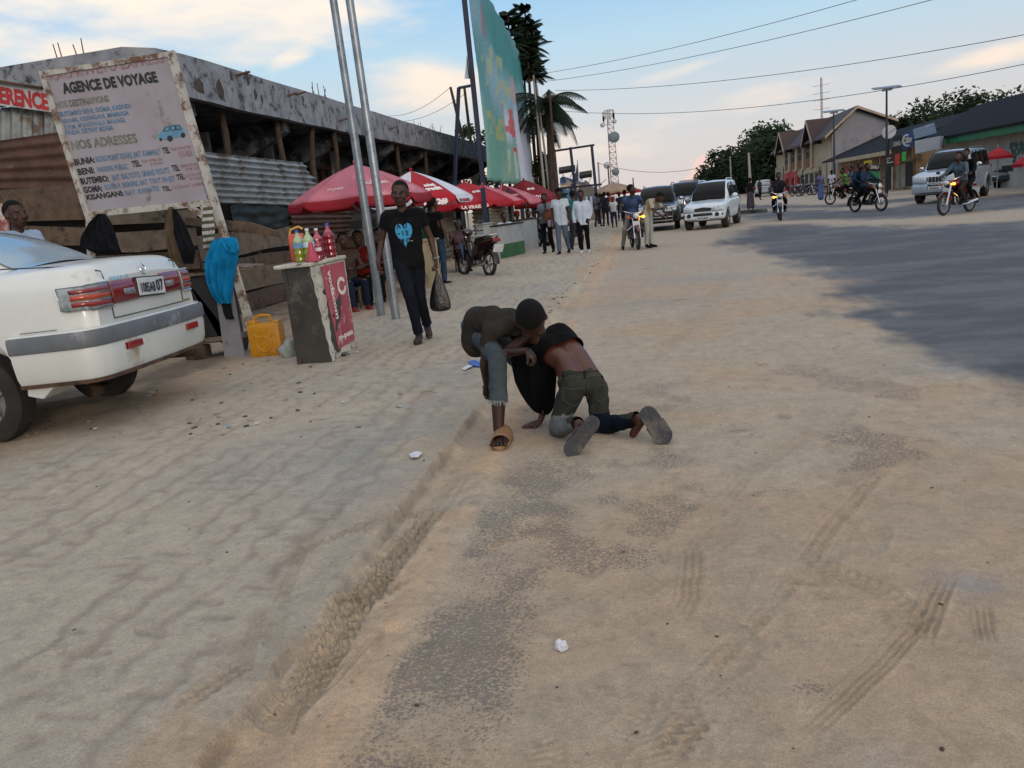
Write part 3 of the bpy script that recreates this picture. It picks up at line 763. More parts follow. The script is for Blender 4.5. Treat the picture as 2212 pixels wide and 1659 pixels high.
# ---------- left side: unfinished terminal, sign, fences ----------
CONC=mat('weathered concrete','#858b92',.85,'#5f656c',2,.4,12,stain='#2b2e32',stain_scale=4,stain_amt=.36)
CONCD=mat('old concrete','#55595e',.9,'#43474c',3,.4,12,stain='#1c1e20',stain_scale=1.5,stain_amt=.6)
WHITEP=mat('dirty white paint','#a9acae',.8,'#94979a',4,.2,10,stain='#6d6a64',stain_scale=3,stain_amt=.3)
DARKR=mat('dim interior','#2c2a28',.9,'#1e1d1c',2)
BROWNF=mat('brown window frame','#4a2f28',.7,'#3a2620',6)
GLASSD=mat('dark window glass','#14181b',.15,'#1e2326',1.5,spec=.6)
CREAM=mat('cream plaster','#b8ab92',.85,'#a39780',3)
WOODB=mat('bark pole','#473d33',.9,'#302923',10,.6,30)
REB=mat('rusty rebar','#5a3b30',.8,'#41302a',20)
ZW=-10.4
bl=thing('unfinished_terminal','long unfinished concrete building with stained grey fascia, dim windows and rebar on its roof','building',(-8,13.25,0))
def loc_(p): return Vector(p)-Vector((-8,13.25,0))
class MBo(MB):
    def __init__(s,o): super().__init__();s.T=Matrix.Translation(-Vector(o))
BO=(-8,13.25,0)
m=MBo(BO)
Ys=np.linspace(13.25,44,60);prev=None
# fascia along the street, slightly wavy edge, chamfered corner
vs=[];fs=[]
path=[(-22,14.2),(-14,13.5),(-8.55,13.22),(-8.08,13.45)]+[(-8,y) for y in np.linspace(14.2,46,40)]
for i,(x,y) in enumerate(path):
    zt=4.69+.006*math.sin(y*1.3)+.005*math.sin(y*3.1);zb=3.95-.04*smooth1((y-13.5)/3)+.008*math.sin(y*2.2)
    if i<3: zt=4.72;zb=4.1
    nx,ny=(0,1) if i<3 else (-1,0)
    vs+=[(x,y,zb),(x,y,zt),(x+nx*.18,y+ny*.18,zt),(x+nx*.18,y+ny*.18,zb)]
for i in range(len(path)-1):
    for k in range(4):
        a=i*4+k;b_=i*4+(k+1)%4;fs.append((a,b_,b_+4,a+4))
m.add(vs,fs);m.build('fascia',CONC,bl)
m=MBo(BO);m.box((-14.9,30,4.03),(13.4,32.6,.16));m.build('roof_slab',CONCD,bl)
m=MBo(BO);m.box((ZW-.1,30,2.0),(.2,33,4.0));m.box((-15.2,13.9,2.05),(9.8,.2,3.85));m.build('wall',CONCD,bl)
# pillars with brackets; windows between them
pys=[onX(441,304,ZW).y,onX(578,322,ZW).y,onX(719,341,ZW).y]
step=(pys[2]-pys[0])/2;pys=[pys[0]-step]+pys+[pys[2]+step*k for k in range(1,5)]
for y in pys:
    if y>44 or y<14: continue
    p=MBo(BO);p.box((ZW+.09,y,1.95),(.3,.55,3.9));p.build('pillar',WHITEP,bl)
    b=MBo(BO);prof=[(ZW+.2,3.93),(-8.25,3.93),(-8.25,3.7),(-8.9,3.35),(-9.4,3.2),(-9.9,3.12),(ZW+.2,3.1)]
    b.prism([Vector((x,y-.14,z)) for x,z in prof],(0,.28,0));b.build('bracket',CONCD,bl)
for i,(a,b_) in enumerate(zip(pys[:-1],pys[1:])):
    if b_>44: break
    for (y0,y1) in ((a+.6,a+.5+(b_-a)*.42),(a+.7+(b_-a)*.46,b_-.6)):
        y0=max(y0,14.2)
        if y1-y0<.5: continue
        fr_=MBo(BO);w=.09
        for z in (1.45,2.35,3.3): fr_.box((ZW+.06,(y0+y1)/2,z),(.12,y1-y0+w,w))
        for y in (y0,y1,(y0+y1)/2): fr_.box((ZW+.06,y,2.4),(.10,w*.8,1.9))
        f=fr_.build('window_frame',BROWNF,bl)
        g=MBo(BO);g.box((ZW+.012,(y0+y1)/2,2.38),(.02,y1-y0-.05,1.82));g.build('window_pane',GLASSD,f)
for (x,y,z,w_,h_) in ((ZW+.05,onX(470,325,ZW).y,2.62,1.6,.34),(ZW+.05,onX(520,335,ZW).y,2.5,1.3,.18)):
    g=MBo(BO);g.box((x,y,z),(.03,w_,h_));g.build('interior_wall_strip',CREAM,bl)  # cream strip standing in for the interior wall seen through the window
# stubs of rebar
def rebars(px,n,ln,zb=4.72,X=-8.3):
    for k in range(n):
        r=MBo(BO);q=onX(px[0]+k*7-3*n,px[1],X);q.z=zb-.05;t=q+Vector((random.uniform(-.12,.12),random.uniform(-.15,.15),ln*random.uniform(.7,1.2)))
        r.cyl(q,t,.013,.010,5);r.build('rebar',REB,bl)
for X_q,n,ln in ((16.,0,0),):pass
def reb2(px,py0,n,ln,Y):
    for k in range(n):
        r=MBo(BO);q=onY(px+k*9,py0,Y);q.z=4.62;r.cyl(q,q+Vector((random.uniform(-.1,.02),0,ln*random.uniform(.75,1.1))),.014,.01,5);r.build('rebar',REB,bl)
reb2(128,125,2,.75,14.3);reb2(172,120,2,.6,14.3)
rebars((690,200),5,.42);rebars((938,272),4,.4);rebars((1000,300),5,.45);rebars((905,262),3,.3)
for py,dy,l in ((105,0,.0),):pass
for (px,py,ln) in ((515,163,.25),(512,163,.1),(620,208,.5),(640,205,.3),(840,280,.4),(905,285,.3),(733,262,.15),(955,300,.3)):
    pg=MBo(BO);q=onX(px,py,-8.0);pg.cyl(q+Vector((-.05,0,0)),q+Vector((.22,.1,.06)),.025,.02,6);pg.build('drain_stub',REB,bl)
# spall marks: recessed looking broken plaster patches standing proud of the fascia
SPM=mat('broken plaster','#4b4641',.95,'#2c2a28',8,.5)
for (px,py,w,h_) in ((430,187,.26,.3),(476,196,.16,.4),(535,170,.14,.34),(552,205,.1,.25),(500,165,.08,.2),(566,215,.07,.2),(590,190,.06,.12),(655,215,.09,.16),(790,275,.12,.3),(800,258,.06,.2),(750,245,.06,.18),(860,285,.12,.2),(630,230,.05,.1)):
    sp=MBo(BO);q=onX(px,py,-7.996);n=9;sp.add([q+Vector((0,math.cos(2*PI*i/n)*w*random.uniform(.3,.6)*1.6,math.sin(2*PI*i/n)*h_*random.uniform(.35,.6))) for i in range(n)],[tuple(range(n))]);sp.build('broken_plaster',SPM,bl)
# crooked wooden props
for i,(px,py) in enumerate(((487,300),(612,340),(681,365),(727,360),(805,380),(870,395),(925,400),(985,405))):
    q=onX(px,py,-8.25 if i else -8.45);m=MB();n=9;zt=3.9
    pts=[Vector((.05*math.sin(k*1.1+i*2),.10*math.sin(k*.7+i)*(.5+.5*(i%3)),zt*k/(n-1))) for k in range(n)]
    o=m.build('wooden_prop',WOODB) if False else None
    m.tube(pts,[.085-.025*k/n+.008*math.sin(k*3+i) for k in range(n)],8)
    o=m.build('wooden_prop',WOODB,None,True);o.location=(q.x,q.y,0)
    tag(o,['thick straight wooden prop beside the first opening under the fascia','crooked knotty wooden prop between first and second window bays','thin bent wooden prop standing in front of the wide dark window','forked wooden prop just left of the pink umbrella top','wooden prop behind the twin metal poles','wooden prop in shade above the white and red umbrella','far thin wooden prop under the dark fascia end','last wooden prop beside the billboard frame'][i],'pole','wooden props under the fascia')
# sign ERENCE + corrugated end wall
ZN=mat('corrugated zinc','#8d9598',.55,'#6a7072',4,.15,20,metal=.35,stain='#5b5044',stain_scale=2.5,stain_amt=.45)
ZNR=mat('rusty zinc','#4f3a2f',.8,'#38291f',4,.3,14,stain='#6b675f',stain_scale=2,stain_amt=.1)
def corr(p00,p10,p01,p11,nrib,amp,along='u',nu=96,nv=12,N=None,ragged=0,sag=0):
    p00,p10,p01,p11=map(Vector,(p00,p10,p01,p11));N=N or (p10-p00).cross(p01-p00).normalized()
    def f(u,v):
        p=(p00*(1-u)+p10*u)*(1-v)+(p01*(1-u)+p11*u)*v
        w=u if along=='u' else v
        p=p+N*amp*math.sin(w*nrib*2*PI)+N*.03*mnoise.noise(p*1.3)
        e=(p10-p00).normalized()
        if ragged: p=p+e*ragged*mnoise.noise(Vector((v*7,3.3,0)))*smooth1((u-.8)/.2)*2-e*.3*smooth1((u-.9)/.1)*(abs(v-.45)*2)**3
        return p
    m=MB();m.grid(f,nu,nv);return m
P=lambda x,y,Y:onY(x,y,Y)
o=corr(P(-90,400,12.6),P(215,355,12.6),P(-90,250,12.6),P(215,195,12.6),13,.035).build('corrugated_wall',ZN,None,True,solid=.003)
tag(o,'pale vertical corrugated sheet wall under the red lettered sign','wall panel')
sg=thing('shop_sign','white board with red capital letters under the roof corner behind the travel board','sign',P(50,210,12.3))
PN=Vector((0,-1,0))
def textpx(mb,txt,p0,p1,hpx,P0,N,upd,off=.004,bold=.02,jit=0,sp=1.):
    """text laid on the plane (P0,N): baseline pixel p0->p1, letter height hpx, up direction in pixels"""
    vs_,fs_=text2d(txt,1,bold,'LEFT',sp)
    x0=min(v.x for v in vs_);x1=max(v.x for v in vs_);h1=max(v.y for v in vs_);
    N=Vector(N).normalized();out=[];Q=Vector(P0)+N*off
    for v in vs_:
        t=(v.x-x0)/(x1-x0);px=p0[0]+(p1[0]-p0[0])*t+upd[0]*hpx*v.y/.72;py=p0[1]+(p1[1]-p0[1])*t+upd[1]*hpx*v.y/.72
        if jit: px+=jit*mnoise.noise(Vector((v.x*3,v.y*5,1)));py+=jit*mnoise.noise(Vector((v.x*3,v.y*5,7)))
        out.append(onPlane(px,py,Q,N))
    mb.add(out,fs_)
def slabpx(mb,pts,P0,N,th,off=0):
    N=Vector(N).normalized();mb.prism([onPlane(x,y,Vector(P0)+N*off,N) for x,y in pts],-N*th)
so_=Vector(P(50,210,12.3))
def atroot(root,mbc=MB): m=MB();m.T=Matrix.Translation(-Vector(root.location));return m
m=atroot(sg);slabpx(m,[(-120,212),(110,242),(110,196),(-120,160)],so_,PN,.06);m.build('board',WHITEP,sg)
m=atroot(sg);textpx(m,'ERENCE',(0,221),(106,237),34,so_,PN,(-.1,-1),.006,.05);m.build('lettering',mat('red sign paint','#a32a2c',.6,'#8a2024',6),sg)
m=atroot(sg);slabpx(m,[(-120,162),(85,190),(85,186),(-120,155)],so_,PN,.5,.12);m.build('eave',ZNR,sg)
# travel agency board, standing on two angle-iron legs, leaning left
SD=Vector(ray(-4876,1057));SD.z=0;SD=-SD.normalized();SB=gp(556,772);SN=SD.cross(Vector((0,0,1)))
if SN.y>0:SN=-SN
ts=thing('travel_agency_board','tall leaning painted metal board listing travel destinations on rusty white legs behind the white sedan','sign',SB)
BD=mat('faded sign enamel','#8d8c93',.6,'#857f85',2.2,.1,8,stain='#6e625e',stain_scale=3.5,stain_amt=.12)
FR=mat('chipped white steel','#a8a8a2',.6,'#8d8c86',5,.2,14,stain='#5a4030',stain_scale=5,stain_amt=.5)
m=atroot(ts);slabpx(m,[(96,165),(368,118),(448,436),(192,460)],SB,SN,.02);m.build('board',BD,ts)
m=atroot(ts)
slabpx(m,[(83,154),(372,110),(370,121),(86,166)],SB,SN,.05,.02);m.build('top_rail',FR,ts)
m=atroot(ts);slabpx(m,[(186,457),(455,431),(456,444),(188,470)],SB,SN,.05,.02);m.build('bottom_rail',FR,ts)
m=atroot(ts);slabpx(m,[(83,156),(96,160),(198,478),(200,600),(190,600),(184,472)],SB,SN,.05,.023);m.build('leg',FR,ts)
m=atroot(ts);slabpx(m,[(358,112),(372,108),(566,772),(552,776)],SB,SN,.05,.023);m.build('leg',FR,ts)
m=atroot(ts);slabpx(m,[(400,446),(412,441),(462,478),(455,486)],SB,SN,.03,.03);slabpx(m,[(430,440),(437,438),(447,470),(440,473)],SB,SN,.03,.026);m.build('brace',FR,ts)
up=(-.30,-1)
K_=mat('black sign paint','#17181a',.6,'#2a2a2c',10);B_=mat('blue sign paint','#3d6383',.6,'#5a7793',10);G_=mat('olive sign paint','#4d5346',.6,'#74766c',8);D_=mat('dull red sign paint','#7b4e52',.6,'#93757a',8);LB=mat('pale blue paint','#5f8ba6',.6,'#4d7791',10)
def T(mt,items,name='lettering'):
    m=atroot(ts)
    for (t,a,b_,h_,*r) in items: textpx(m,t,a,b_,h_,SB,SN,up,.005,r[0] if r else .025,.6)
    m.build(name,mt,ts)
T(K_,[('AGENCE DE VOYAGE',(137,202),(342,176),22,.05),('BUNIA:',(163,357),(206,350),13,.04),('BENI:',(170,378),(205,373),13,.04),('BUTEMBO:',(176,398),(236,391),13,.04),('GOMA:',(182,417),(222,412),13,.04),('KISANGANI:',(188,432),(268,422),11,.04),
  ('TEL',(353,332),(368,330),13,.03),('TEL.',(287,361),(306,358),13,.03),('TEL',(373,370),(389,368),13,.03),('TEL',(383,389),(400,386),12,.03),('TEL.',(352,413),(371,411),10,.03)])
T(G_,[('NOS DESTINATIONS',(122,234),(236,219),14),('NOS ADRESSES',(156,323),(298,307),19,.03)])
T(B_,[('BUTEMBO BENI, GOMA, KASINDI',(130,252),(283,233),10),('NIANIA, KISANGANI, MAMBASA',(135,267),(279,248),10),('51KM, MUNGWALU, MAHAGI,',(140,280),(272,263),10),('PAIDA GETHY BOGA',(143,292),(246,280),10),
  ('ROND POINT SONAS, BAT. KAMANU',(209,350),(343,333),12),('PARKING PUBLIC',(211,372),(276,364),11),('BAT. KALYOTO, GRAND ROUTE',(244,390),(367,373),12),('ROND P. SIGNERS, BAT. TOUT EN EST',(228,410),(379,390),11),('BAT. KAVATSI',(272,422),(344,411),10)])
T(D_,[('KAU KWETU EXPRESS',(108,175),(356,134),19,.01),('+243 999952706',(371,326),(412,319),6,.02),('8121 36715',(386,333),(414,329),6,.02),('0847 92635',(388,340),(416,336),6,.02),('+243 99706 358',(305,352),(350,346),6,.02),('85 7650004',(325,358),(352,354),6,.02),('+243 97175 055',(390,362),(428,357),6,.02),('81 84 1808',(402,369),(430,365),6,.02),('+243 97002 652',(399,383),(432,377),6,.02),('99 16812 0',(410,390),(434,386),6,.02),('+243 300064 537 - 810055744',(371,409),(440,399),6,.02)])
# painted little car on the board
m=atroot(ts);slabpx(m,[(340,296),(343,288),(350,283),(357,274),(372,269),(386,269),(393,274),(399,283),(399,291),(392,294),(366,302),(345,302)],SB,SN,.001,.004);m.build('painted_car',LB,ts)
m=atroot(ts)
for cx_,cy_,r_0 in ((367,299,6),(395,292,5),(347,301,3)): slabpx(m,[(cx_+r_0*math.cos(i*PI/5),cy_+r_0*1.1*math.sin(i*PI/5)) for i in range(10)],SB,SN,.001,.0065)
for ln in ([(352,283),(358,275),(367,273),(364,283)],[(368,282),(370,272),(377,271),(379,280)],[(381,280),(379,271),(387,271),(392,279)]):
    for a,b_ in zip(ln,ln[1:]+ln[:1]):
        dx,dy=b_[0]-a[0],b_[1]-a[1];L_=math.hypot(dx,dy);nx,ny=-dy/L_*.7,dx/L_*.7
        slabpx(m,[(a[0]+nx,a[1]+ny),(b_[0]+nx,b_[1]+ny),(b_[0]-nx,b_[1]-ny),(a[0]-nx,a[1]-ny)],SB,SN,.001,.0065)
m.build('painted_outline',K_,ts)
# fences / shack walls
PLK=mat('grey weathered plank','#6f6457',.9,'#544b41',5,.5,25,stain='#2c2823',stain_scale=3,stain_amt=.3)
PLK2=mat('brown plank','#5a4c3f',.9,'#40362d',5,.5,25,stain='#231f1b',stain_scale=3,stain_amt=.3)
TARP=mat('dark green tarpaulin','#122422',.55,'#0c1716',3,.8,6,spec=.4)
FX=-7.3
XX=lambda x,y:onX(x,y,FX)
def plank(mb,X,y0,y1,z0,z1,th=.04,axis='Y',jag=.02,rot=0,flip=1):
    n=10;poly=[]
    for i in range(n+1): t=i/n;poly.append((y0+(y1-y0)*t,z1+rot*(t-.5)+random.uniform(-jag,jag)*.6))
    for i in range(n,-1,-1): t=i/n;poly.append((y0+(y1-y0)*t,z0+rot*(t-.5)+random.uniform(-jag,jag)*.6))
    if axis=='Y': mb.prism([Vector((X,a,b_)) for a,b_ in poly],(-th,0,0))
    else: mb.prism([Vector((a,X,b_)) for a,b_ in poly],(0,th,0))
o=corr((FX,12.4,2.02),(FX+.1,17.6,1.88),(FX,12.4,2.86),(FX-.05,17.5,2.84),8,.028,'v',60,80,ragged=.2).build('corrugated_sheet',ZN,None,True,solid=.003)
tag(o,'dented silver corrugated sheet with horizontal ribs nailed up beside the pink umbrella','metal sheet','loose corrugated sheets of the shack')
o=corr((FX+.05,16.0,1.3),(FX+.05,19.4,1.25),(FX+.05,15.9,2.0),(FX+.05,19.4,1.9),6,.025,'v',40,60,ragged=.2).build('corrugated_sheet',ZNR,None,True,solid=.003)
tag(o,'rusty brown corrugated sheet half behind the pink umbrella rim','metal sheet','loose corrugated sheets of the shack')
for k,(a,b_) in enumerate(((-80,182),)):
    o=corr(P(-80,410,12.2),P(200,412,12.2),P(-80,315,12.2),P(178,278,12.2),5,.02,'v',40,60).build('corrugated_sheet',ZNR,None,True,solid=.003)
    tag(o,'dark rust brown sheet on the wall behind the travel board','metal sheet','loose corrugated sheets of the shack')
m=MB()
m.grid(lambda u,v:Vector((FX+.02+.05*mnoise.noise(Vector((u*5,v*4,0))),13.6+u*2.6,1.5+.02*math.sin(u*9)+v*(.45+.1*math.sin(u*4)))),30,14)
o=m.build('tarpaulin',TARP,None,True,solid=.004);tag(o,'dark green tarpaulin stretched under the corrugated sheet','tarpaulin')
pf=thing('plank_fence','long fence of rough grey boards running from the travel board to the market stalls','fence',(FX,12,0))
for (y0,y1,z0,z1,mm,r) in ((11.6,17.2,1.10,1.50,PLK,.1),(12.2,21,.80,1.03,PLK2,0),(11.8,24,.42,.78,PLK,-.05),(12.,26,.05,.38,PLK2,0),(16.5,27,1.12,1.3,PLK,.05),(18,29,1.5,1.62,PLK2,0)):
    m=atroot(pf);plank(m,FX,y0,y1,z0,z1,rot=r,jag=.04);m.build('plank',mm,pf)
for y in (12.3,14.6,17,19.5,22,25):
    m=atroot(pf);m.tube([(FX-.1,y,0),(FX-.09,y+.03,1.),(FX-.12,y,2.)],[.05,.045,.04],7);m.build('post',WOODB,pf,True)
m=MB();m.box((-8.6,20,1.1),(.05,17,2.2));o=m.build('shade_backing',mat('painted shade','#211f1d',.95,'#171614',3));tag(o,'dark panel painted as the shade behind the plank fence','wall panel')  # added dark sheets stand in for shade on the building wall behind
m=MB();m.box((-9.6,12.0,1.1),(5.,.05,2.2));o=m.build('shade_backing',_m['painted shade']);tag(o,'dark panel painted as the shade behind the boards beside the white sedan','wall panel')
pf=thing('board_wall','stacked horizontal boards nailed across the shack front behind the white sedan','wall',(-9,11.6,0))
for (x0,x1,z0,z1,mm) in ((40,200,0,0,0),): pass
def plankpx(pts,Y,mm,root,th=.04):
    m=atroot(root);m.prism([onY(x,y,Y) for x,y in pts],(0,th,0));m.build('plank',mm,root)
plankpx([(-60,415),(180,398),(320,412),(330,470),(60,478),(-60,478)],11.6,PLK2,pf)
plankpx([(180,462),(420,452),(423,478),(185,488)],11.5,PLK,pf)
plankpx([(215,505),(420,492),(425,530),(300,545),(220,545)],11.4,PLK,pf)
plankpx([(-60,485),(190,492),(200,530),(-60,530)],11.45,PLK2,pf)
plankpx([(180,555),(425,540),(430,580),(180,600)],11.5,PLK2,pf)
plankpx([(400,470),(540,480),(600,500),(600,512),(400,485)],11.3,PLK2,pf)
# poster at far left
m=MB();m.prism([onY(-40,560,11.2),onY(22,560,11.2),onY(18,480,11.2),onY(4,440,11.2),onY(-40,440,11.2)],(0,.02,0));o=m.build('poster',mat('faded red poster','#6e2f2c',.8,'#8b5a55',6,stain='#b5aaa5',stain_scale=2.5,stain_amt=.3));tag(o,'torn red poster on the shack behind the man in the pale shirt','poster')
# ---------- poles, kiosk, bottles, umbrellas, billboard ----------
GALV=mat('galvanised steel','#8d959b',.42,'#727b82',5,.1,20,metal=.7,stain='#6d7378',stain_scale=6,stain_amt=.3)
for i,(b_,t) in enumerate((((825,686),(720,0)),((857,694),(755,0)))):
    g=gp(*b_);T_=onY(*t,g.y);d=(T_-g);top=g+d*1.35
    o=thing('steel_pole',['left one of the two tall galvanised steel poles beside the walking man','right one of the two tall galvanised steel poles, nearer the walking man'][i],'pole',g,0,'twin galvanised poles')
    m=atroot(o);m.cyl(g-Vector((0,0,.2)),g+d*.62,.062,.060,14);m.build('lower_tube',GALV,o,True)
    m=atroot(o);m.cyl(g+d*.60,top,.056,.054,14);m.cyl(g+d*.598,g+d*.625,.066,.066,14);m.build('upper_tube',GALV,o,True)
# kiosk
KD=mat('dark painted board','#3b3a36',.7,'#2c2b28',3,.2,10,stain='#57534b',stain_scale=2.5,stain_amt=.35)
KP=mat('faded red poster film','#a34f5c',.6,'#8a3a48',2.5,.1,8,stain='#c0b0aa',stain_scale=4,stain_amt=.12)
TORN=mat('torn white film','#b9b8ab',.7,'#9a998d',6,.5,20,stain='#3a322b',stain_scale=7,stain_amt=.3)
A=gp(643,793);B=gp(719,789);C=gp(770,756);Dk=A+C-B
at=onY(608,583,A.y);bt=onY(668,577,B.y-.06);ct=onY(742,560,C.y);dt=at+ct-bt
kz=thing('vendor_kiosk','narrow dark wooden vendor box with a torn red poster, bottles standing on top','kiosk',B)
m=atroot(kz);m.add([A,B,C,Dk,at,bt,ct,dt],[(0,3,2,1),(4,5,6,7),(0,1,5,4),(1,2,6,5),(2,3,7,6),(3,0,4,7)]);m.build('cabinet',KD,kz,bevel=.008)
nn=(C-B).cross(bt-B).normalized()
if nn.x<0:nn=-nn
ns=(B-A).cross(at-A).normalized()
if ns.y>0:ns=-ns
m=atroot(kz)
for t in(.16,): 
    p0=A.lerp(B,t);p1=at.lerp(bt,t);m.slab(p0+ns*.003,p0.lerp(B,.02)+ns*.003,p1.lerp(bt,.02)+ns*.003,p1+ns*.003,.002)
m.build('board_joint',mat('gap black','#0c0c0b',.9),kz)
def kf(u,v,off): return (B.lerp(C,u)).lerp(bt.lerp(ct,u),v)+nn*off
m=atroot(kz);m.grid(lambda u,v:kf(u*1.02-.01+ (0 if u>.02 else .012*math.sin(v*40)),.035+.965*v-(.03*mnoise.noise(Vector((u*9,2,0))) if v<.01 else 0),.006+.004*mnoise.noise(Vector((u*4,v*9,0)))),30,60);pst=m.build('poster_margin',TORN,kz)
m=atroot(kz);m.grid(lambda u,v:kf(.26+.70*u+.01*math.sin(v*7),.12+.86*v,.014+.003*mnoise.noise(Vector((u*4,v*9,0)))),12,40);m.build('poster',KP,kz)
wm=mat('poster white','#d6cfc8',.7,'#bfb4ab',10)
def ktext(mb,txt,x0,x1,y0,h,bold=.03,vert=False,off=.020):
    vs_,fs_=text2d(txt,1,bold);xa=min(v.x for v in vs_);xb=max(v.x for v in vs_)
    if vert: mb.add([kf(y0+h*v.y/.72,x0+(x1-x0)*(v.x-xa)/(xb-xa),off) for v in vs_],fs_)
    else: mb.add([kf(x0+(x1-x0)*(v.x-xa)/(xb-xa),y0+h*v.y/.72,off) for v in vs_],fs_)
m=atroot(kz);ktext(m,'m-pesa',.34,.90,.20,.062,.05);ktext(m,'vodacom',.93,.42,.40,.11,.04,True)
n=24
ring=[];fsr=[]
for i in range(n+1):
    a=i/n*2*PI*.90+.5
    for rr in (1.,.58): ring.append(kf(.76+.145*rr*math.cos(a),.735+.095*rr*math.sin(a),.020))
for i in range(n): fsr.append((2*i,2*i+1,2*i+3,2*i+2))
m.add(ring,fsr);m.build('lettering',wm,kz)
m=atroot(kz);m.add([kf(.05+.09*random.random()*0+.10*u,.15+.02*i,.014) for i in range(0) for u in (0,1)],[]) if False else None
m=atroot(kz)
for k in range(14):
    v=.08+.9*random.random();u=random.choice([.25,.97,.02])+random.uniform(-.02,.02);m.add([kf(u,v,.018),kf(u+.05,v+.006,.019),kf(u+.015,v+.012,.018)],[(0,1,2)])
m.add([kf(.30,.47,.019),kf(.40,.49,.019),kf(.47,.54,.019),kf(.41,.50,.019),kf(.33,.44,.019)],[tuple(range(5))]);m.build('tear',_m['gap black'],kz)
m=atroot(kz)
e1=(ct-bt).normalized();e0=(at-bt).normalized();zz=Vector((0,0,1))
tl=[at+e0*.09-e1*.03,bt-e0*.03-e1*.03,ct-e0*.03+e1*.03,dt+e0*.09+e1*.03]
m.slab(*[p+zz*.045 for p in tl],.04);m.build('top_slab',TORN,kz,bevel=.012)
TOPZ=max(p.z for p in(at,bt))+.05
def kt(px,fr=.5): # point on kiosk top under pixel column: fr 0 front edge ..1 back
    best=None
    for k in range(60):
        u=k/59;a=at.lerp(bt,u);b_=dt.lerp(ct,u);p=a.lerp(b_,fr)
        d=p-Vector((0,0,H));pp=projpx(p+zz*.05)
        if best is None or abs(pp[0]-px)<best[0]: best=(abs(pp[0]-px),p)
    return best[1]+zz*.046
def projpx(p):
    d=Vector(p)-Vector((0,0,H));f=d.dot(fwd);return (CX+F*d.dot(Rr)/f,CY-F*d.dot(Uu)/f)
def glass(name,c1,c2): return mat(name,c1,.12,c2,5,spec=.6,coat=.3)
GRN=glass('yellow green syrup','#7d8528','#666e1c');PAL=glass('pale green plastic','#93a67c','#7e9169');RDL=glass('red syrup','#7a1526','#5b0f1c');PKP=glass('pinkish plastic','#9c4050','#7d2c3b');SAL=mat('salmon plastic','#b8503f',.4,'#a34536',3,.05)
CAPB=mat('blue cap','#2b4fb0',.4);CAPW=mat('white cap','#c4ccd0',.4);LABW=mat('white label','#b9c7cf',.6,'#7fa7b8',14);LABB=mat('blue label','#3b6f9c',.6,'#7fa7b8',14)
def bottle(label,pos,h_,r,liq,upper,cap_,lab=None,fill=.62,group='refilled bottles on the kiosk'):
    b=thing('bottle',label,'bottle',pos,random.random(),group)
    def rad(t):
        if t<.02:return r*.9
        if t<.68:return r*(1+.035*math.sin(t*h_/.012))*(1 if t>.05 else .97)
        if t<.93:return r*(1-smooth1((t-.68)/.25)*.68)
        return r*.3
    n=60;f=MB();f.lathe([(rad(i/n),i/n*h_*.94) for i in range(int(n*fill)+1)],(0,0,0),16);f.build('liquid',liq,b,True)
    f=MB();f.lathe([(rad(i/n),i/n*h_*.94) for i in range(int(n*fill),n+1)],(0,0,0),16);f.build('neck',upper,b,True)
    f=MB();f.lathe([(r*.36,h_*.93),(r*.38,h_*.97),(r*.36,h_)],(0,0,0),12);f.build('cap',cap_,b,True)
    if lab: f=MB();f.lathe([(r*1.045,h_*.44),(r*1.05,h_*.45),(r*1.05,h_*.59),(r*1.04,h_*.6)],(0,0,0),18);f.build('label',lab,b,True)
    return b
bottle('large bottle of yellow green liquid with blue cap and blue label',kt(650,.25),.335,.056,GRN,PAL,CAPB,LABB)
bottle('large bottle of yellow green liquid with white cap and white label',kt(672,.15),.34,.056,GRN,PAL,CAPW,LABW)
bottle('large bottle of red liquid with white cap behind the pink jug',kt(692,.5),.33,.055,RDL,PKP,CAPW,None,.7)
bottle('tallest dark red bottle with blue cap at the right end',kt(716,.75),.37,.062,RDL,PKP,CAPB,None,.8)
bottle('small dark red bottle with white label at the right end',kt(714,.3),.22,.036,RDL,PKP,CAPW,mat('plain label','#c9c6cc',.6),.7)
q=kt(627,.5);j=thing('jerrycan','salmon red plastic jerrycan with yellow handle at the left end of the kiosk top','jerrycan',q,.25)
m=MB();m.bbox((0,0,.15),(.17,.12,.30),.03);m.build('can',SAL,j,True);m=MB();m.tube([(-.07,0,.28),(-.05,0,.345),(.04,0,.37),(.08,0,.34)],.013,8);m.build('handle',mat('yellow plastic handle','#b58f3c',.5),j,True)
q=kt(703,.12);j=thing('jug','small pink plastic jug lying slanted in front of the dark red bottles','jug',q,0)
m=MB();m.lathe([(.075,0),(.078,.01),(.055,.06),(.03,.14),(.022,.2)],(0,0,0),16);m.build('funnel',mat('pink plastic','#a43a50',.4,'#8f2e42',4),j,True)
o=m
# rubbish bag and stones beside kiosk
def lump(name,label,cat,pos,r,mt,seed=0,group=None,fl=(1,1,.6)):
    m=MB();m.ell((0,0,0),(r*fl[0],r*fl[1],r*fl[2]),None,16,10);me=m.mesh()
    for v in me.vertices:
        k=1+.45*mnoise.noise(v.co/r*1.7+Vector((seed*3.1,0,seed)))+.2*mnoise.noise(v.co/r*5+Vector((seed,0,0)));v.co*=k
    o=link(name,me,mt,None,2);o.location=Vector(pos)+Vector((0,0,r*fl[2]*.6));return tag(o,label,cat,group)
PLB=mat('pale plastic bag','#8f9896',.45,'#75807e',6,.6,20)
lump('plastic_bag','crumpled pale plastic bag at the foot of the vendor kiosk','bag',gp(628,775),.13,PLB,2,fl=(.8,.8,1))
lump('stone','stone wedged under the right corner of the kiosk','stone',gp(742,775),.07,CONCD,3)
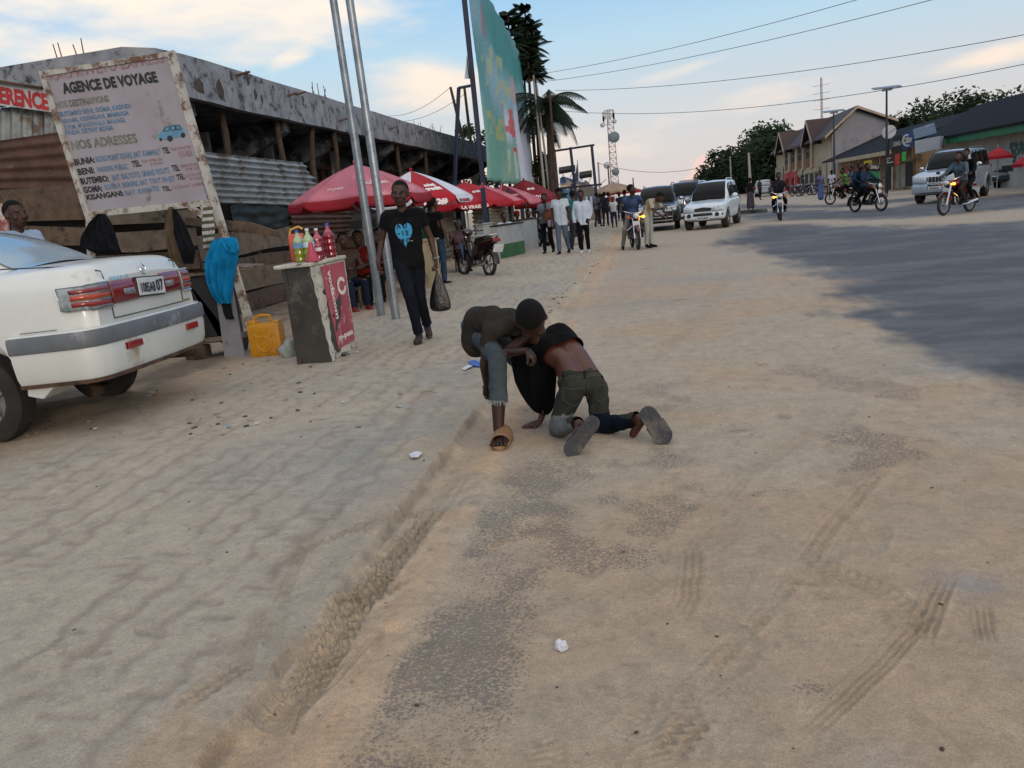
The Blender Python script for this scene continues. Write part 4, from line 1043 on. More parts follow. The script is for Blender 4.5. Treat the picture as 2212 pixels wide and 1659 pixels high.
# yellow jerrycan
YEL=mat('yellow plastic','#b07d1c',.45,'#9a6a16',3,.08,10,stain='#6d5326',stain_scale=3,stain_amt=.2)
g=gp(584,773);yc=thing('jerrycan','big yellow plastic jerrycan standing on the ground between the board leg and kiosk','jerrycan',g,.05)
m=MB();m.bbox((0,0,.21),(.40,.19,.42),.045);m.bbox((-.14,0,.43),(.1,.12,.05),.02);m.bbox((.15,0,.42),(.08,.12,.04),.02);m.build('can',YEL,yc,True)
m=MB();m.tube([(-.12,0,.42),(-.11,0,.48),(-.03,0,.505),(.07,0,.495),(.09,0,.42)],.018,8);m.build('handle',YEL,yc,True)
m=MB();m.torus((0,-.096,.18),.085,.012,(0,1,0),24,8);m.torus((0,-.096,.18),.05,.007,(0,1,0),20,6)
for a in (.785,2.356,3.93,5.5): m.cyl((.11*math.cos(a),-.095,.18+.11*math.sin(a)),(.165*math.cos(a),-.095,.18+.165*math.sin(a)),.011,.011,6)
m.box((0,-.096,.34),(.12,.014,.05));m.build('embossing',YEL,yc,True)
# bench / tables behind the sedan
g0=gp(455,790);tb=thing('market_table','low dark market table with a plank top behind the rear of the white sedan','table',g0)
m=atroot(tb);m.prism([onY(385,592,8.7),onY(470,577,8.7),onY(530,577,8.9),onY(530,583,8.9),onY(470,590,8.7),onY(385,600,8.7)],(0,.5,0));m.build('top',PLK,tb)
m=atroot(tb);m.prism([onY(402,604,8.75),onY(465,594,8.75),onY(500,775,8.75),onY(505,735,8.75),onY(420,745,8.75)],(0,.4,0));m.build('side_panel',mat('charcoal board','#26262a',.8,'#1d1d20',3),tb)
m=MB();a,b_,c_,d_=onY(487,785,8.6),onY(530,778,8.6),onY(495,588,8.75),onY(460,592,8.75);m.slab(a,b_,c_,d_,.02);o=m.build('grey_board',mat('pale grey board','#77777c',.7,'#66666c',3,.2,10,stain='#4c4a4b',stain_scale=4,stain_amt=.3));tag(o,'pale grey board leaning on the low table behind the hanging blue cloth','board')
m=MB();c0=gp(432,780);m.box((0,0,.09),(.26,.2,.2),(0,0,.2));o=m.build('concrete_block',PLK2,bevel=.02);o.location=c0;tag(o,'short wooden block under the low market table','block')
m=MB();m.prism([onY(398,745,8.65),onY(400,738,8.65),onY(520,722,8.65),onY(520,732,8.65)],(0,.3,0));o=m.build('plank',PLK);tag(o,'short grey plank lying on the wooden block','plank')
# hanging clothes : folded pillow-like cloth from an outline in the plane of the board
def hang(name,label,cat,rows,Yd,mt,folds=5,amp=.03,th=.05,seed=0,parts=None):
    """rows=[(y,xl,xr)...] pixels from top to bottom"""
    def edge(v,k):
        t=v*(len(rows)-1);i=min(int(t),len(rows)-2);f=t-i;a,b_=rows[i],rows[i+1];return a[k]*(1-f)+b_[k]*f
    m=MB()
    def f(u,v):
        a=u*2*PI;s_=(1-math.cos(a))/2 if False else None
        w=.5-.5*math.cos(a);x=edge(v,1)*(1-w)+edge(v,2)*w;y=edge(v,0)+2.*mnoise.noise(Vector((w*6,seed,v*2)))
        side=math.sin(a);env=math.sqrt(max(0,1-(2*w-1)**2))*math.sin(PI*min(1,max(.04,v*1.05+.02)))**.4
        q=onPlane(x,y,Q0,SN);fold=amp*math.sin(w*folds*2*PI+2.2*math.sin(v*3+seed)+seed)*(.4+.6*v)+amp*.5*mnoise.noise(Vector((w*9,v*4,seed)))
        return q+SN*(fold+th*env*(1 if side>=0 else -1)*.5)
    Q0=SB+SN*Yd
    m.grid(f,44,40);c_=sum((Vector(v) for v in m.v),Vector())/len(m.v)
    m.v=[v-c_ for v in m.v];o=m.build(name,mt,None,True);o.location=c_;return tag(o,label,cat)
JB=cloth('#101216','#1b1e24',.9);JT=cloth('#5a5243','#443d31',.95,.5);BLU=cloth('#1176a8','#0c5f8c',.85,.35)
hang('jacket','black zip jacket hanging from the bottom rail of the travel board above the sedan boot','jacket',[(462,212,226),(480,192,240),(505,180,250),(530,176,256),(548,205,262)],.08,JB,5,.03,.12,1)
o=hang('jacket','beige jacket lining hanging on the right brace of the travel board','jacket',[(447,366,374),(470,360,384),(500,358,396),(535,362,410),(565,372,402)],.06,JT,4,.025,.08,2)
hang('jacket','long dark sleeve of the jacket hanging right of the beige lining','jacket',[(452,372,380),(475,376,394),(505,378,408),(540,388,422),(570,398,420)],.12,JB,3,.02,.08,3)
STR=bpy.data.materials.new('striped cloth');STR.use_nodes=True
_n=STR.node_tree;_b=_n.nodes['Principled BSDF'];_b.inputs['Roughness'].default_value=.9;_t=_n.nodes.new('ShaderNodeTexCoord');_w=_n.nodes.new('ShaderNodeTexWave');_w.bands_direction='Z';_w.inputs['Scale'].default_value=4.2;_w.inputs['Distortion'].default_value=.6
_r=_n.nodes.new('ShaderNodeValToRGB');_r.color_ramp.interpolation='CONSTANT';_r.color_ramp.elements[0].color=(*hx('#4a4a3d'),1);_r.color_ramp.elements[1].position=.5;_r.color_ramp.elements[1].color=(*hx('#9fa3a5'),1)
_n.links.new(_t.outputs['Object'],_w.inputs['Vector']);_n.links.new(_w.outputs[1],_r.inputs[0]);_n.links.new(_r.outputs[0],_b.inputs['Base Color'])
hang('towel','grey and olive striped towel hanging on the right leg of the travel board','towel',[(446,440,460),(470,438,462),(500,437,465),(517,438,462),(540,440,447)],.10,STR,4,.015,.04,4)
hang('blue_cloth','bright blue garment knotted round the right leg of the travel board','garment',[(515,470,490),(525,455,512),(545,448,512),(560,444,512),(580,446,505),(610,452,502),(635,462,500),(655,475,500)],.14,BLU,4,.04,.14,5)
hang('blue_cloth','loose blue sleeve sticking out to the right of the knotted blue garment','garment',[(513,480,510),(525,478,516),(540,490,518),(548,500,516)],.20,BLU,2,.02,.06,6)
hang('dark_cloth','black trouser leg hanging below the blue garment','garment',[(652,478,498),(670,482,502),(690,488,506)],.12,JB,2,.01,.05,7)
# ---------- umbrellas ----------
def umb_mats(nm,a,b_,st=None): return (mat(nm+' cloth',a,.75,b_,1.5,.12,6,stain=st,stain_scale=2,stain_amt=.25,spec=.25))
RED=umb_mats('umbrella red','#97202c','#7d1924');PNK=umb_mats('sun bleached pink','#ab6875','#985561','#ba8b94');VAL=umb_mats('valance red','#831f2a','#6f1a24');WHT=umb_mats('umbrella white','#bcc4cf','#a9b2be');DRD=umb_mats('umbrella dark red','#741d27','#611821');BEI=umb_mats('umbrella beige','#8a7a66','#796a58')
TW=mat('print white','#d8d3d6',.7);TWF=mat('faded print','#c4a7ae',.7);PIN=mat('white painted pole','#a2a29e',.5,'#8a8a86',6)
def umbrella(label,base,R0,zr,za,cols,valc,rz=0,prints=(),n=8,val=.16,pole_r=.022,tilt=0,sag=.05,arch=.35):
    """cols: list of materials per panel; prints: (text,panel,u0,u1,v,h,material,bold)"""
    t=thing('market_umbrella',label,'umbrella',base,rz,'market umbrellas over the stalls')
    hh=za-zr
    def S(a,v): # a angle in panel units, v 0 centre..1 rim
        k=math.floor(a);f=a-k;a0=2*PI*k/n;a1=2*PI*(k+1)/n
        rr=R0*v;z=za-hh*(v**1.0*(1-arch)+arch*v*v)+0
        p=Vector((math.cos(a0),math.sin(a0),0))*(1-f)+Vector((math.cos(a1),math.sin(a1),0))*f
        sgd=sag*4*f*(1-f)*v*(1.1-v*.6);return Vector((p.x*rr*(1-.02*math.sin(f*PI)),p.y*rr*(1-.02*math.sin(f*PI)),z-sgd*.6))
    T_=Matrix.Rotation(tilt,4,'Y')
    for k in range(n):
        m=MB();m.T=T_;m.grid(lambda u,v:S(k+u*.9999,max(v,.012)),8,12);c_=m.build('canopy_panel',cols[k%len(cols)],t,True,solid=.003)
        m=MB();m.T=T_
        def vf(u,v):
            p=S(k+u*.9999,1);edge=1-.55*(abs(2*u-1)**6);return p+Vector((p.x,p.y,0)).normalized()*.03*v+Vector((0,0,-val*v*edge))
        m.grid(vf,14,3);m.build('valance_flap',valc[k%len(valc)] if isinstance(valc,(list,tuple)) else valc,c_,True,solid=.003)
        for pr in prints:
            if pr[1]==k:
                vs_,fs_=text2d(pr[0],1,pr[7] if len(pr)>7 else .03,'LEFT');vs_,fs_=subdiv2d(vs_,fs_,.5);xa=min(v[0] for v in vs_);xb=max(v[0] for v in vs_)
                m=MB();m.T=T_
                if pr[4]<=1: m.add([S(k+min(.999,max(0,pr[2]+(pr[3]-pr[2])*(v[0]-xa)/(xb-xa))),pr[4]-pr[5]*v[1]/.72/R0)+Vector((0,0,.012))+(S(k+.5,1)-Vector((0,0,za))).cross(Vector((0,0,0))) for v in vs_],fs_)
                else: m.add([vf(pr[2]+(pr[3]-pr[2])*(v[0]-xa)/(xb-xa),(pr[4]-1)-pr[5]*v[1]/.72)+Vector((S(k+.5,1).x,S(k+.5,1).y,0)).normalized()*.008 for v in vs_],fs_)
                m.build('lettering',pr[6],c_)
    m=MB();m.T=T_;m.cyl((0,0,-base[2] if False else 0.0),(0,0,za+.03),pole_r,pole_r,8);m.build('pole',PIN,t,True)
    m=MB();m.T=T_;m.ell((0,0,za+.03),(.04,.04,.05));m.build('finial',cols[0],t,True)
    r=MB();r.T=T_
    for k in range(n):
        p=S(k,1);r.cyl((0,0,za-.06),p+Vector((0,0,-.02)),.008,.006,5);r.cyl((0,0,za-hh-.25),S(k,.5)+Vector((0,0,-.03)),.007,.006,5)
    r.build('ribs',PIN,t)
    return t
def ulogo(t,k,panel_u,v,r,mt): pass
def ub(px,py_r,Y): q=onY(px,py_r,Y);return q
# first big pink umbrella
def UU(px,Y): q=onY(px,440,Y);return (q.x,Y,0)
umbrella('big sun bleached pink umbrella nearest the camera, over the seated men',UU(779,13.6),1.22,1.84,2.42,[PNK],VAL,rz=R_(-73),prints=[('vodacom',0,.2,.85,.74,.11,TWF,.05),('m-pesa',7,.3,.7,.8,.09,TWF,.03)])
umbrella('umbrella with alternating red and white panels next to the pink one',UU(896,19.5),1.42,1.84,2.54,[RED,WHT],[RED,WHT],rz=R_(-76),prints=[('*1122#',0,.12,.8,1.9,.75,TW,.07),('credit',0,.42,.9,.80,.13,TW,.07),('achat',0,.45,.85,.68,.12,TW,.07),('m-pesa',1,.2,.8,1.8,.6,mat('print red','#8c2a3a',.7),.05)])
umbrella('plain red umbrella with white writing on its flap, third in the row',UU(1007,25.7),1.5,1.68,2.38,[RED],RED,rz=R_(-88.5),prints=[('LA VRAIE 4G',0,.12,.85,1.88,.62,TW,.04),('airtel',0,.6,.95,.62,.14,TW,.04)])
umbrella('umbrella of red and washed pink panels, fourth in the row',UU(1046,28.8),1.5,1.66,2.32,[PNK,RED],[RED,PNK],rz=R_(-60))
umbrella('dusty red umbrella with a pale ring mark, fifth in the row',UU(1090,33),1.5,1.68,2.36,[DRD,PNK],[DRD,PNK],rz=R_(-88),prints=[('vodacom',0,.2,.9,.75,.14,TWF,.05)])
umbrella('dark red umbrella with white emblem at the right end of the row',UU(1136,37),1.55,1.72,2.62,[DRD],DRD,rz=R_(-85),prints=[('airtel',0,.25,.75,.62,.17,TW,.05),('*501#',0,.3,.95,.97,.15,TW,.04)])
umbrella('orange red umbrella low behind the man with the backpack',UU(1172,40),1.4,1.5,1.95,[RED],RED,rz=.3)
umbrella('far beige umbrella beside the crowd on the pavement',UU(1328,60),1.7,1.9,2.5,[BEI],BEI,rz=.2)
umbrella('far red umbrella just behind the beige one',UU(1348,66),1.6,1.8,2.2,[RED],RED,rz=.5)
# logo rings on umbrellas are part of their print
# stall counters
ST_W=mat('white counter','#8e9598',.6,'#7c8387',3);ST_G=mat('green stripe','#2f5a3c',.6,'#27492f',4);ST_B=mat('beige cabinet','#8d8166',.75,'#6f664f',3,.2,12,stain='#4b4436',stain_scale=3,stain_amt=.3)
def counter(label,px0,px1,pyb,h_,mt,dep=.5,extra=None,name='market_counter',group='stall counters under the umbrellas',hue=None):
    a=gp(*px0);b_=gp(*px1);t=thing(name,label,'counter',a,0,group)
    d=(b_-a);n_=Vector((-d.y,d.x,0)).normalized()*dep
    if n_.y<0:n_=-n_
    m=atroot(t);m.add([a,b_,b_+n_,a+n_]+[p+Vector((0,0,h_)) for p in (a,b_,b_+n_,a+n_)],[(3,2,1,0),(4,5,6,7),(0,1,5,4),(1,2,6,5),(2,3,7,6),(3,0,4,7)]);m.build('cabinet',mt,t,bevel=.01)
    m=atroot(t);e=d.normalized()*.04;nn_=n_.normalized()*.04;z=Vector((0,0,h_+.004));m.slab(a-e-nn_+z+Vector((0,0,.03)),b_+e-nn_+z+Vector((0,0,.03)),b_+e+n_+nn_+z+Vector((0,0,.03)),a-e+n_+nn_+z+Vector((0,0,.03)),.03);m.build('top',extra or mt,t)
    if hue:
        m=atroot(t);o_=-nn_*.08;m.slab(a+o_+Vector((0,0,.02)),b_+o_+Vector((0,0,.02)),b_+o_+Vector((0,0,h_*.45)),a+o_+Vector((0,0,h_*.45)),.002);m.build('stripe',hue,t)
    return t
counter('pale wooden box table in front of the two seated men',(770,650),(850,632),0,.68,ST_B,.5)
counter('beige cabinet left of the standing man under the white and red umbrella',(905,632),(955,618),0,.95,ST_B,.4)
counter('small white counter behind the parked scooter',(992,575),(1045,571),0,.75,ST_W,.5)
counter('tall white poster stand beside the parked scooter',(1052,566),(1072,562),0,1.05,ST_W,.25)
counter('white and green counter where a man in a white shirt sits',(1082,562),(1135,550),0,.95,ST_W,.5,_m['gap black'],hue=ST_G)
counter('grey and white counter below the dark red umbrella',(1130,545),(1165,538),0,1.0,ST_W,.5,_m['gap black'])
# corrugated screens behind the stalls
o=corr((-6.4,19.5,.1),(-6.4,27,.1),(-6.4,19.5,1.75),(-6.4,27,1.75),11,.03,'v',40,90).build('corrugated_screen',mat('cream corrugated sheet','#8f8d7d',.6,'#7b7969',3,metal=.1),None,True,solid=.003);tag(o,'cream corrugated screen behind the scooter and red umbrellas','screen','corrugated screens behind the stalls')
o=corr((-6.0,28,.1),(-6.0,37,.1),(-6.0,28,1.7),(-6.0,37,1.7),11,.03,'v',40,90).build('corrugated_screen',_m['cream corrugated sheet'],None,True,solid=.003);tag(o,'cream corrugated screen behind the far counters and white shirted man','screen','corrugated screens behind the stalls')
NAVY=mat('navy steel','#1b2740',.5,'#151f33',5,.05)
for i,(px,py,Y) in enumerate(((947,600,19),(1060,570,24.5),(1112,560,29.5))):
    q=onY(px,py,Y);m=MB();m.box((0,0,1.05),(.12,.12,2.1));o=m.build('stall_post',NAVY);o.location=(q.x,Y,0);tag(o,['navy stall post behind the man with raised arm','navy stall post right of the parked scooter','navy stall post between the counters'][i],'post','navy stall posts')
# ---------- big billboard banner ----------
BDIR=Vector(ray(1297,430));BDIR.z=0;BDIR.normalize();BP=Vector((-5.6,28.4,0));BN=BDIR.cross(Vector((0,0,1)))
if BN.x<0:BN=-BN
bp=lambda x,y,o=0:onPlane(x,y,BP+BN*o,BN)
bw=thing('billboard','huge rippled teal and white cloth banner on a navy steel frame above the umbrellas','billboard',(BP.x,BP.y,0))
c0=bp(1052,386);c1=bp(1151,399);ct1=bp(1113,96);ct0=bp(1003,-102)
hz0=c0.z;ztop0=ct0.z;ztop1=ct1.z;
def bcol(u,v):
    n=mnoise.noise(Vector((u*3,v*3,1)));s_=mnoise.noise(Vector((u*28,v*2.5,4)))*1.3
    t=hx('#3f8286');w=hx('#b9c3d6');g=hx('#7ba184');y=hx('#a5a35c');rd=hx('#b04648');dk=hx('#2f6a66')
    def mx(a,b_,k): k=min(1,max(0,k));return tuple(a[i]*(1-k)+b_[i]*k for i in range(3))
    c_=mx(t,hx('#7a9fb0'),.5+1.6*n)
    c_=mx(c_,hx('#3f7d80'),smooth1((v-.72)/.28)*.5)
    c_=mx(c_,g,smooth1((.5-v)/.3)*.5*(u<.6)+.2*n)
    c_=mx(c_,w,smooth1((u-.55)/.12)*smooth1((.56-v)/.12))            # white figure lower right
    c_=mx(c_,hx('#b98d80'),smooth1(1-(((u-.68)/.13)**2+((v-.62)/.12)**2))*.6)   # pale head-like oval
    c_=mx(c_,w,smooth1(1-abs(u-.42)/.14)*smooth1(1-abs(v-.33)/.16)*.9)
    if .36<u<.58 and .29<v<.46 and s_>-.1+.4*mnoise.noise(Vector((u*9,v*30,2))): c_=mx(c_,rd,.85)
    if .48<u<.64 and .17<v<.22 : c_=mx(c_,rd,.9)
    if .12<u<.22 and .74<v<.86 and s_>-.15: c_=mx(c_,rd,.65)
    if (.05<u<.32 and .22<v<.34) and mnoise.noise(Vector((u*50,int(v*26)*3.7,9)))>0: c_=mx(c_,y,.55)
    if (.08<u<.45 and .46<v<.72) and mnoise.noise(Vector((u*34,v*9,9)))>.12: c_=mx(c_,hx('#9aa780'),.7)
    if (.4<u<.62 and .5<v<.6) and mnoise.noise(Vector((u*44,v*9,5)))>-.1: c_=mx(c_,y,.7)
    if (.3<u<.62 and .02<v<.2): c_=mx(c_,[g,hx('#a9a86a'),hx('#6f9a72'),w][int((u*30+2*n))%4],.6)
    if u>.93: c_=mx(c_,dk,.85*smooth1((v-.3)/.3))
    return c_
m=atroot(bw);NU,NV=90,110
def bpos(u,v):
    uu=u*(c1-c0).length;z0=c0.z*(1-u)+c1.z*u;zt=ztop0*(1-u)+ztop1*u-.25*math.sin(u*PI*3.2)*0-.03*abs(math.sin(u*PI*9))
    p=c0.lerp(c1,u);p=Vector((p.x,p.y,z0+(zt-z0)*v-.12*abs(math.sin(u*PI*5+.5))*(v<.001)))
    f=.13*math.sin(u*46+2.5*v+2*mnoise.noise(Vector((u*4,v*2,0))))*(.35+.65*(1-v))+.10*mnoise.noise(Vector((u*5,v*2.2,3)))
    return p+BN*f
m.grid(bpos,NU,NV);m.vc=[bcol(i/NU,j/NV) for j in range(NV+1) for i in range(NU+1)]
m.build('banner',attr_mat('printed banner',.75,.1,10),bw,2,solid=.01)
m=atroot(bw)
for u in(0,1.0):
    a=c0.lerp(c1,u)-BN*.35;zt=(ztop0*(1-u)+ztop1*u)
    m=atroot(bw);m.box((a.x+BN.x*.2,a.y,zt/2),(.16,.16,zt));m.build('upright',NAVY,bw)

m=atroot(bw)
for k in range(1,4):
    m=atroot(bw);a=c0.lerp(c1,k/4)-BN*.3;m.box((a.x,a.y,(ztop0+(ztop1-ztop0)*k/4)/2),(.14,.14,ztop0+(ztop1-ztop0)*k/4));m.build('rear_post',NAVY,bw)
m=atroot(bw)
a=c0-BN*.16;b_=c1-BN*.16
for w in (0,1): m.cyl(a+Vector((0,0,w*(ztop0-c0.z))),Vector((b_.x,b_.y,(c1.z if not w else ztop1))),.07,.07,6)
m.build('crossbar',NAVY,bw)
m=atroot(bw);q0=onY(982,392,29.5);q1=onY(991,190,29.5);q2=onY(1017,185,28.8);m.cyl((q0.x,q0.y,0),q0,.09,.09,6);m.cyl(q0,q1,.09,.08,6);m.cyl(q1,q2,.05,.05,6);m.build('side_frame',NAVY,bw)
m=atroot(bw);m.prism([bp(1003,170,-.3),bp(1008,120,-.3),bp(1014,170,-.3)],(.02,0,0));m.build('torn_flap',WHT,bw)
# ---------- vehicles ----------
TYRE=mat('tyre rubber','#1b1a19',.85,'#2b2825',6,.3,40,stain='#5a4d40',stain_scale=4,stain_amt=.25);RIM=mat('alloy rim','#8f9397',.4,'#6f7478',6,metal=.6)
STEELR=mat('black steel rim','#26262a',.6);CHR=mat('chrome','#c9cdd0',.15,metal=1.);BLKP=mat('black plastic','#151618',.5,'#1d1e20',5);GRYP=mat('grey bumper plastic','#5f656b',.6,'#4c5258',3,.1,8,stain='#868b90',stain_scale=2,stain_amt=.2)
GLS=mat('car glass','#07090b',.1,'#0b0f12',1.2,spec=.16);GLW=mat('dusty rear glass','#6f8896',.15,'#8ba0ab',.8,spec=.7,coat=.3);LAMPG=mat('headlamp glass','#aab6bd',.15,'#7f8b92',14,spec=.8,coat=.5);REDL=mat('tail lamp red','#5e0d14',.2,'#7a1820',6,spec=.7,coat=.4);REDL2=mat('tail lamp bright red','#6f171b',.2,'#842a28',8,coat=.4);AMB=mat('lit amber lamp','#ff9a20',.4,'#ffb040',8,emit=6.)
PLT=mat('licence plate','#b9bfc4',.5,'#9fa5aa',8);PTX=mat('plate digits','#1a2030',.6)
def paint(n,a,b_,dirt='#8d7f6c',amt=.12,met=0): return mat(n,a,.32,b_,1.2,.0,metal=met,coat=.5,stain=dirt,stain_scale=1.8,stain_amt=amt)
WHC=paint('white car paint','#c0c6c4','#b2b8b6','#8f8370',.16)
def catmull(xs,ys,x):
    if x<=xs[0]:return ys[0]
    if x>=xs[-1]:return ys[-1]
    i=max(k for k in range(len(xs)) if xs[k]<=x);i=min(i,len(xs)-2);t=(x-xs[i])/(xs[i+1]-xs[i])
    m=lambda k:0 if k<=0 or k>=len(xs)-1 else (ys[k+1]-ys[k-1])/(xs[k+1]-xs[k-1])
    h=xs[i+1]-xs[i];m0,m1=m(i),m(i+1)
    if (ys[i+1]-ys[i])==0:m0=m1=0
    return (2*t**3-3*t**2+1)*ys[i]+(t**3-2*t**2+t)*h*m0+(-2*t**3+3*t**2)*ys[i+1]+(t**3-t**2)*h*m1
def chaikin(p,n=2):
    for _ in range(n):
        q=[p[0]]
        for a,b_ in zip(p[:-1],p[1:]): q+=[tuple(a[i]*.75+b_[i]*.25 for i in range(2)),tuple(a[i]*.25+b_[i]*.75 for i in range(2))]
        q.append(p[-1]);p=q
    return p
def shell(st,sec,ny=60,ch=2):
    """st: {param:[(y,val)..]}, sec(params)->half profile [(x,z)] bottom->top; mirrored & closed"""
    y0=min(p[0] for p in st['zb']);y1=max(p[0] for p in st['zb']);rings=[]
    for i in range(ny+1):
        t=i/ny;y=y0+(y1-y0)*(t if not True else (.5-.5*math.cos(PI*t))*.35+t*.65)
        pr={k:catmull([a for a,_ in v],[b for _,b in v],y) for k,v in st.items()}
        h=chaikin(sec(pr),ch);rings.append([Vector((x,y,z)) for x,z in h]+[Vector((-x,y,z)) for x,z in h[::-1][1:-1]] )
    m=MB();n=len(rings[0]);vs=[p for r in rings for p in r];fs=[]
    for i in range(ny):
        for k in range(n): a=i*n+k;b_=i*n+(k+1)%n;fs.append((a,b_,b_+n,a+n))
    fs.append(tuple(range(n-1,-1,-1)));fs.append(tuple(ny*n+k for k in range(n)))
    m.add(vs,fs);return m
def boolcut(me,cutmb):
    cm=cutmb.mesh();co_=bpy.data.objects.new('c',cm);_tmp.collection.objects.link(co_)
    bm=bmesh.new();bm.from_mesh(me);bmesh.ops.recalc_face_normals(bm,faces=bm.faces);bm.to_mesh(me);bm.free()
    bm=bmesh.new();bm.from_mesh(cm);bmesh.ops.recalc_face_normals(bm,faces=bm.faces);bm.to_mesh(cm);bm.free()
    r=ev(me,[('BOOLEAN',dict(object=co_,operation='DIFFERENCE',solver='EXACT'))]);bpy.data.objects.remove(co_);return r
def wheel(root,c,r,w,side,rim=None,spokes=5):
    """side=+1 right (+x) outward"""
    m=MB();prof=[(r*.62,-w/2),(r*.9,-w/2),(r*.985,-w*.42),(r,-w*.25),(r,w*.25),(r*.985,w*.42),(r*.9,w/2),(r*.62,w/2),(r*.6,w*.3),(r*.6,-w*.3),(r*.62,-w/2)]
    Rm=Vector((1,0,0)).to_track_quat('Z','Y').to_matrix();ow=MB();ow.T=Matrix.Translation(c)
    vs=[];n=32
    for rr,z in prof:
        for k in range(n):
            a=2*PI*k/n;vs.append((z,rr*math.cos(a),rr*math.sin(a)))
    fs=[(i*n+k,i*n+(k+1)%n,(i+1)*n+(k+1)%n,(i+1)*n+k) for i in range(len(prof)-1) for k in range(n)]
    wr=bpy.data.objects.new('wheel',None);COL.objects.link(wr);wr.parent=root;wr.location=c
    m=MB();m.add(vs,fs);m.build('tyre',TYRE,wr,True)
    m=MB();x=side*w*.30
    m.torus((x+side*w*.06,0,0),r*.61,r*.045,(1,0,0),28,6)
    m.cyl((x-side*.02,0,0),(x-side*.015,0,0),r*.6,r*.6,24)
    m.cyl((x,0,0),(x+side*.03,0,0),r*.14,r*.11,12)
    for k in range(spokes):
        a=2*PI*k/spokes+.3;d=Vector((0,math.cos(a),math.sin(a)));t=Vector((0,-math.sin(a),math.cos(a)))
        p0=Vector((x+side*.012,0,0))+d*r*.1;p1=Vector((x+side*.03,0,0))+d*r*.6
        m.prism([p0+t*.035,p1+t*.03,p1-t*.03,p0-t*.035],(side*.012,0,0))
    m.build('rim',rim or RIM,wr,True);return wr
def sedan():
    """old white four door sedan; rear at -y"""
    L_=4.55;yb,yf=-2.27,2.27
    st=dict(zb=[(-2.27,.42),(-2.15,.29),(-1.6,.24),(1.7,.22),(2.15,.24),(2.27,.36)],
      w=[(-2.27,.735),(-2.2,.79),(-2.0,.835),(-1.2,.86),(1.2,.86),(1.9,.82),(2.15,.76),(2.27,.66)],
      zt=[(-2.27,.93),(-2.2,1.02),(-2.1,1.055),(-1.5,1.07),(-1.1,1.07),(-.9,.98),(.6,.95),(1.0,.98),(1.6,.90),(2.1,.76),(2.27,.66)],
      zs=[(-2.27,.88),(-2.1,.96),(-1.0,.96),(.8,.92),(1.6,.85),(2.27,.62)])
    body=shell(st,lambda p:[(0,p['zb']),(p['w']*.82,p['zb']),(p['w']*.965,p['zb']+.05),(p['w']*1.0,p['zb']+.2),(p['w']*1.005,.62),(p['w']*.985,p['zs']-.09),(p['w']*.93,p['zs']),(p['w']*.80,p['zt']-.008),(p['w']*.4,p['zt']+.01),(0,p['zt']+.015)],90,2)
    cut=MB()
    for y in (-1.22,1.40):
        for sx in (-1,1): cut.cyl((sx*.56,y,.34),(sx*1.2,y,.34),.375,.375,28)
    me=boolcut(body.mesh(),cut)
    t=thing('sedan','dirty white four door sedan seen from behind at the left edge of the view','car')
    bo=link('body',me,WHC,t,30)
    # greenhouse
    g=dict(zb=[(-1.62,1.02),(.95,.95)],w=[(-1.62,.66),(-1.3,.74),(-.6,.76),(.4,.74),(.95,.66)],zt=[(-1.62,1.06),(-1.35,1.17),(-1.0,1.31),(-.6,1.40),(-.1,1.43),(.2,1.41),(.55,1.24),(.95,1.0)],wt=[(-1.62,.60),(-.6,.575),(.1,.56),(.95,.60)])
    gh_=shell(g,lambda p:[(0,p['zb']-.05),(p['w'],p['zb']-.05),(p['w'],min(p['zt']-.02,p['zb']+.03)),(p['wt']*1.03,p['zt']-.045),(p['wt']*.9,p['zt']-.005),(0,p['zt']+.02)],50,2)
    gh_.build('roof',WHC,t,30)
    # rear glass wrapping, following the slope
    def rg(u,v):
        y=-1.60+.80*v;p={k:catmull([a for a,_ in vv],[b for _,b in vv],y) for k,vv in g.items()};x=(2*u-1)*p['wt']*.90;z=p['zt']+.018+.014-.030*(2*u-1)**2*1.2;return Vector((x,y-.004,z+.004))
    m=MB();m.grid(rg,16,12);m.build('rear_window',GLW,t,2)
    m=MB()
    m.grid(lambda u,v:(lambda y:(lambda p:Vector((-(p['w']*(1-v)+p['wt']*1.03*v)-.008,y,(p['zb']+.04)*(1-v)+(p['zt']-.07)*v)))({k:catmull([a for a,_ in vv],[b for _,b in vv],y) for k,vv in g.items()}))(-1.25+u*1.75),16,4)
    m.build('side_window',GLS,t,2)
    m=MB();m.grid(lambda u,v:(lambda y:(lambda p:Vector(((p['w']*(1-v)+p['wt']*1.03*v)+.008,y,(p['zb']+.04)*(1-v)+(p['zt']-.07)*v)))({k:catmull([a for a,_ in vv],[b for _,b in vv],y) for k,vv in g.items()}))(-1.25+u*1.75),16,4);m.build('side_window',GLS,t,2)
    # rear details: functions on the rear face
    def ws(z,y=-2.27):
        p={k:catmull([a for a,_ in v],[b for _,b in v],y) for k,v in st.items()};return p['w']
    def rear(x,z,o=.0):  # rounded rear surface: y as function of x
        k=abs(x)/.80;y=-2.285+.03*k**2+.22*max(0,k-.88)**1.0*(1.6) + max(0,z-.86)*.22
        return Vector((x,y-o,z))
    def rpatch(name,mt,x0,x1,z0,z1,o=.01,parent=None,nu=16,rr=.0,taper=None):
        m=MB();m.grid(lambda u,v:rear(x0+(x1-x0)*u,(z0+(z1-z0)*v)+(taper*(u if x1>x0 else 1-u)*(1-2*v) if taper else 0),o),nu,4);return m.build(name,mt,parent or t,2,solid=.008)
    # bumper: full width bar with grey strip
    m=MB();prof=[(0,.56),(.028,.545),(.055,.50),(.062,.40),(.05,.30),(.0,.255),(-.08,.25),(-.10,.56)]
    def bum(prof_,x):
        k=abs(x)/.88;y=-2.30+.04*k**2;r=[Vector((x,y-a,z)) for a,z in prof_];return r
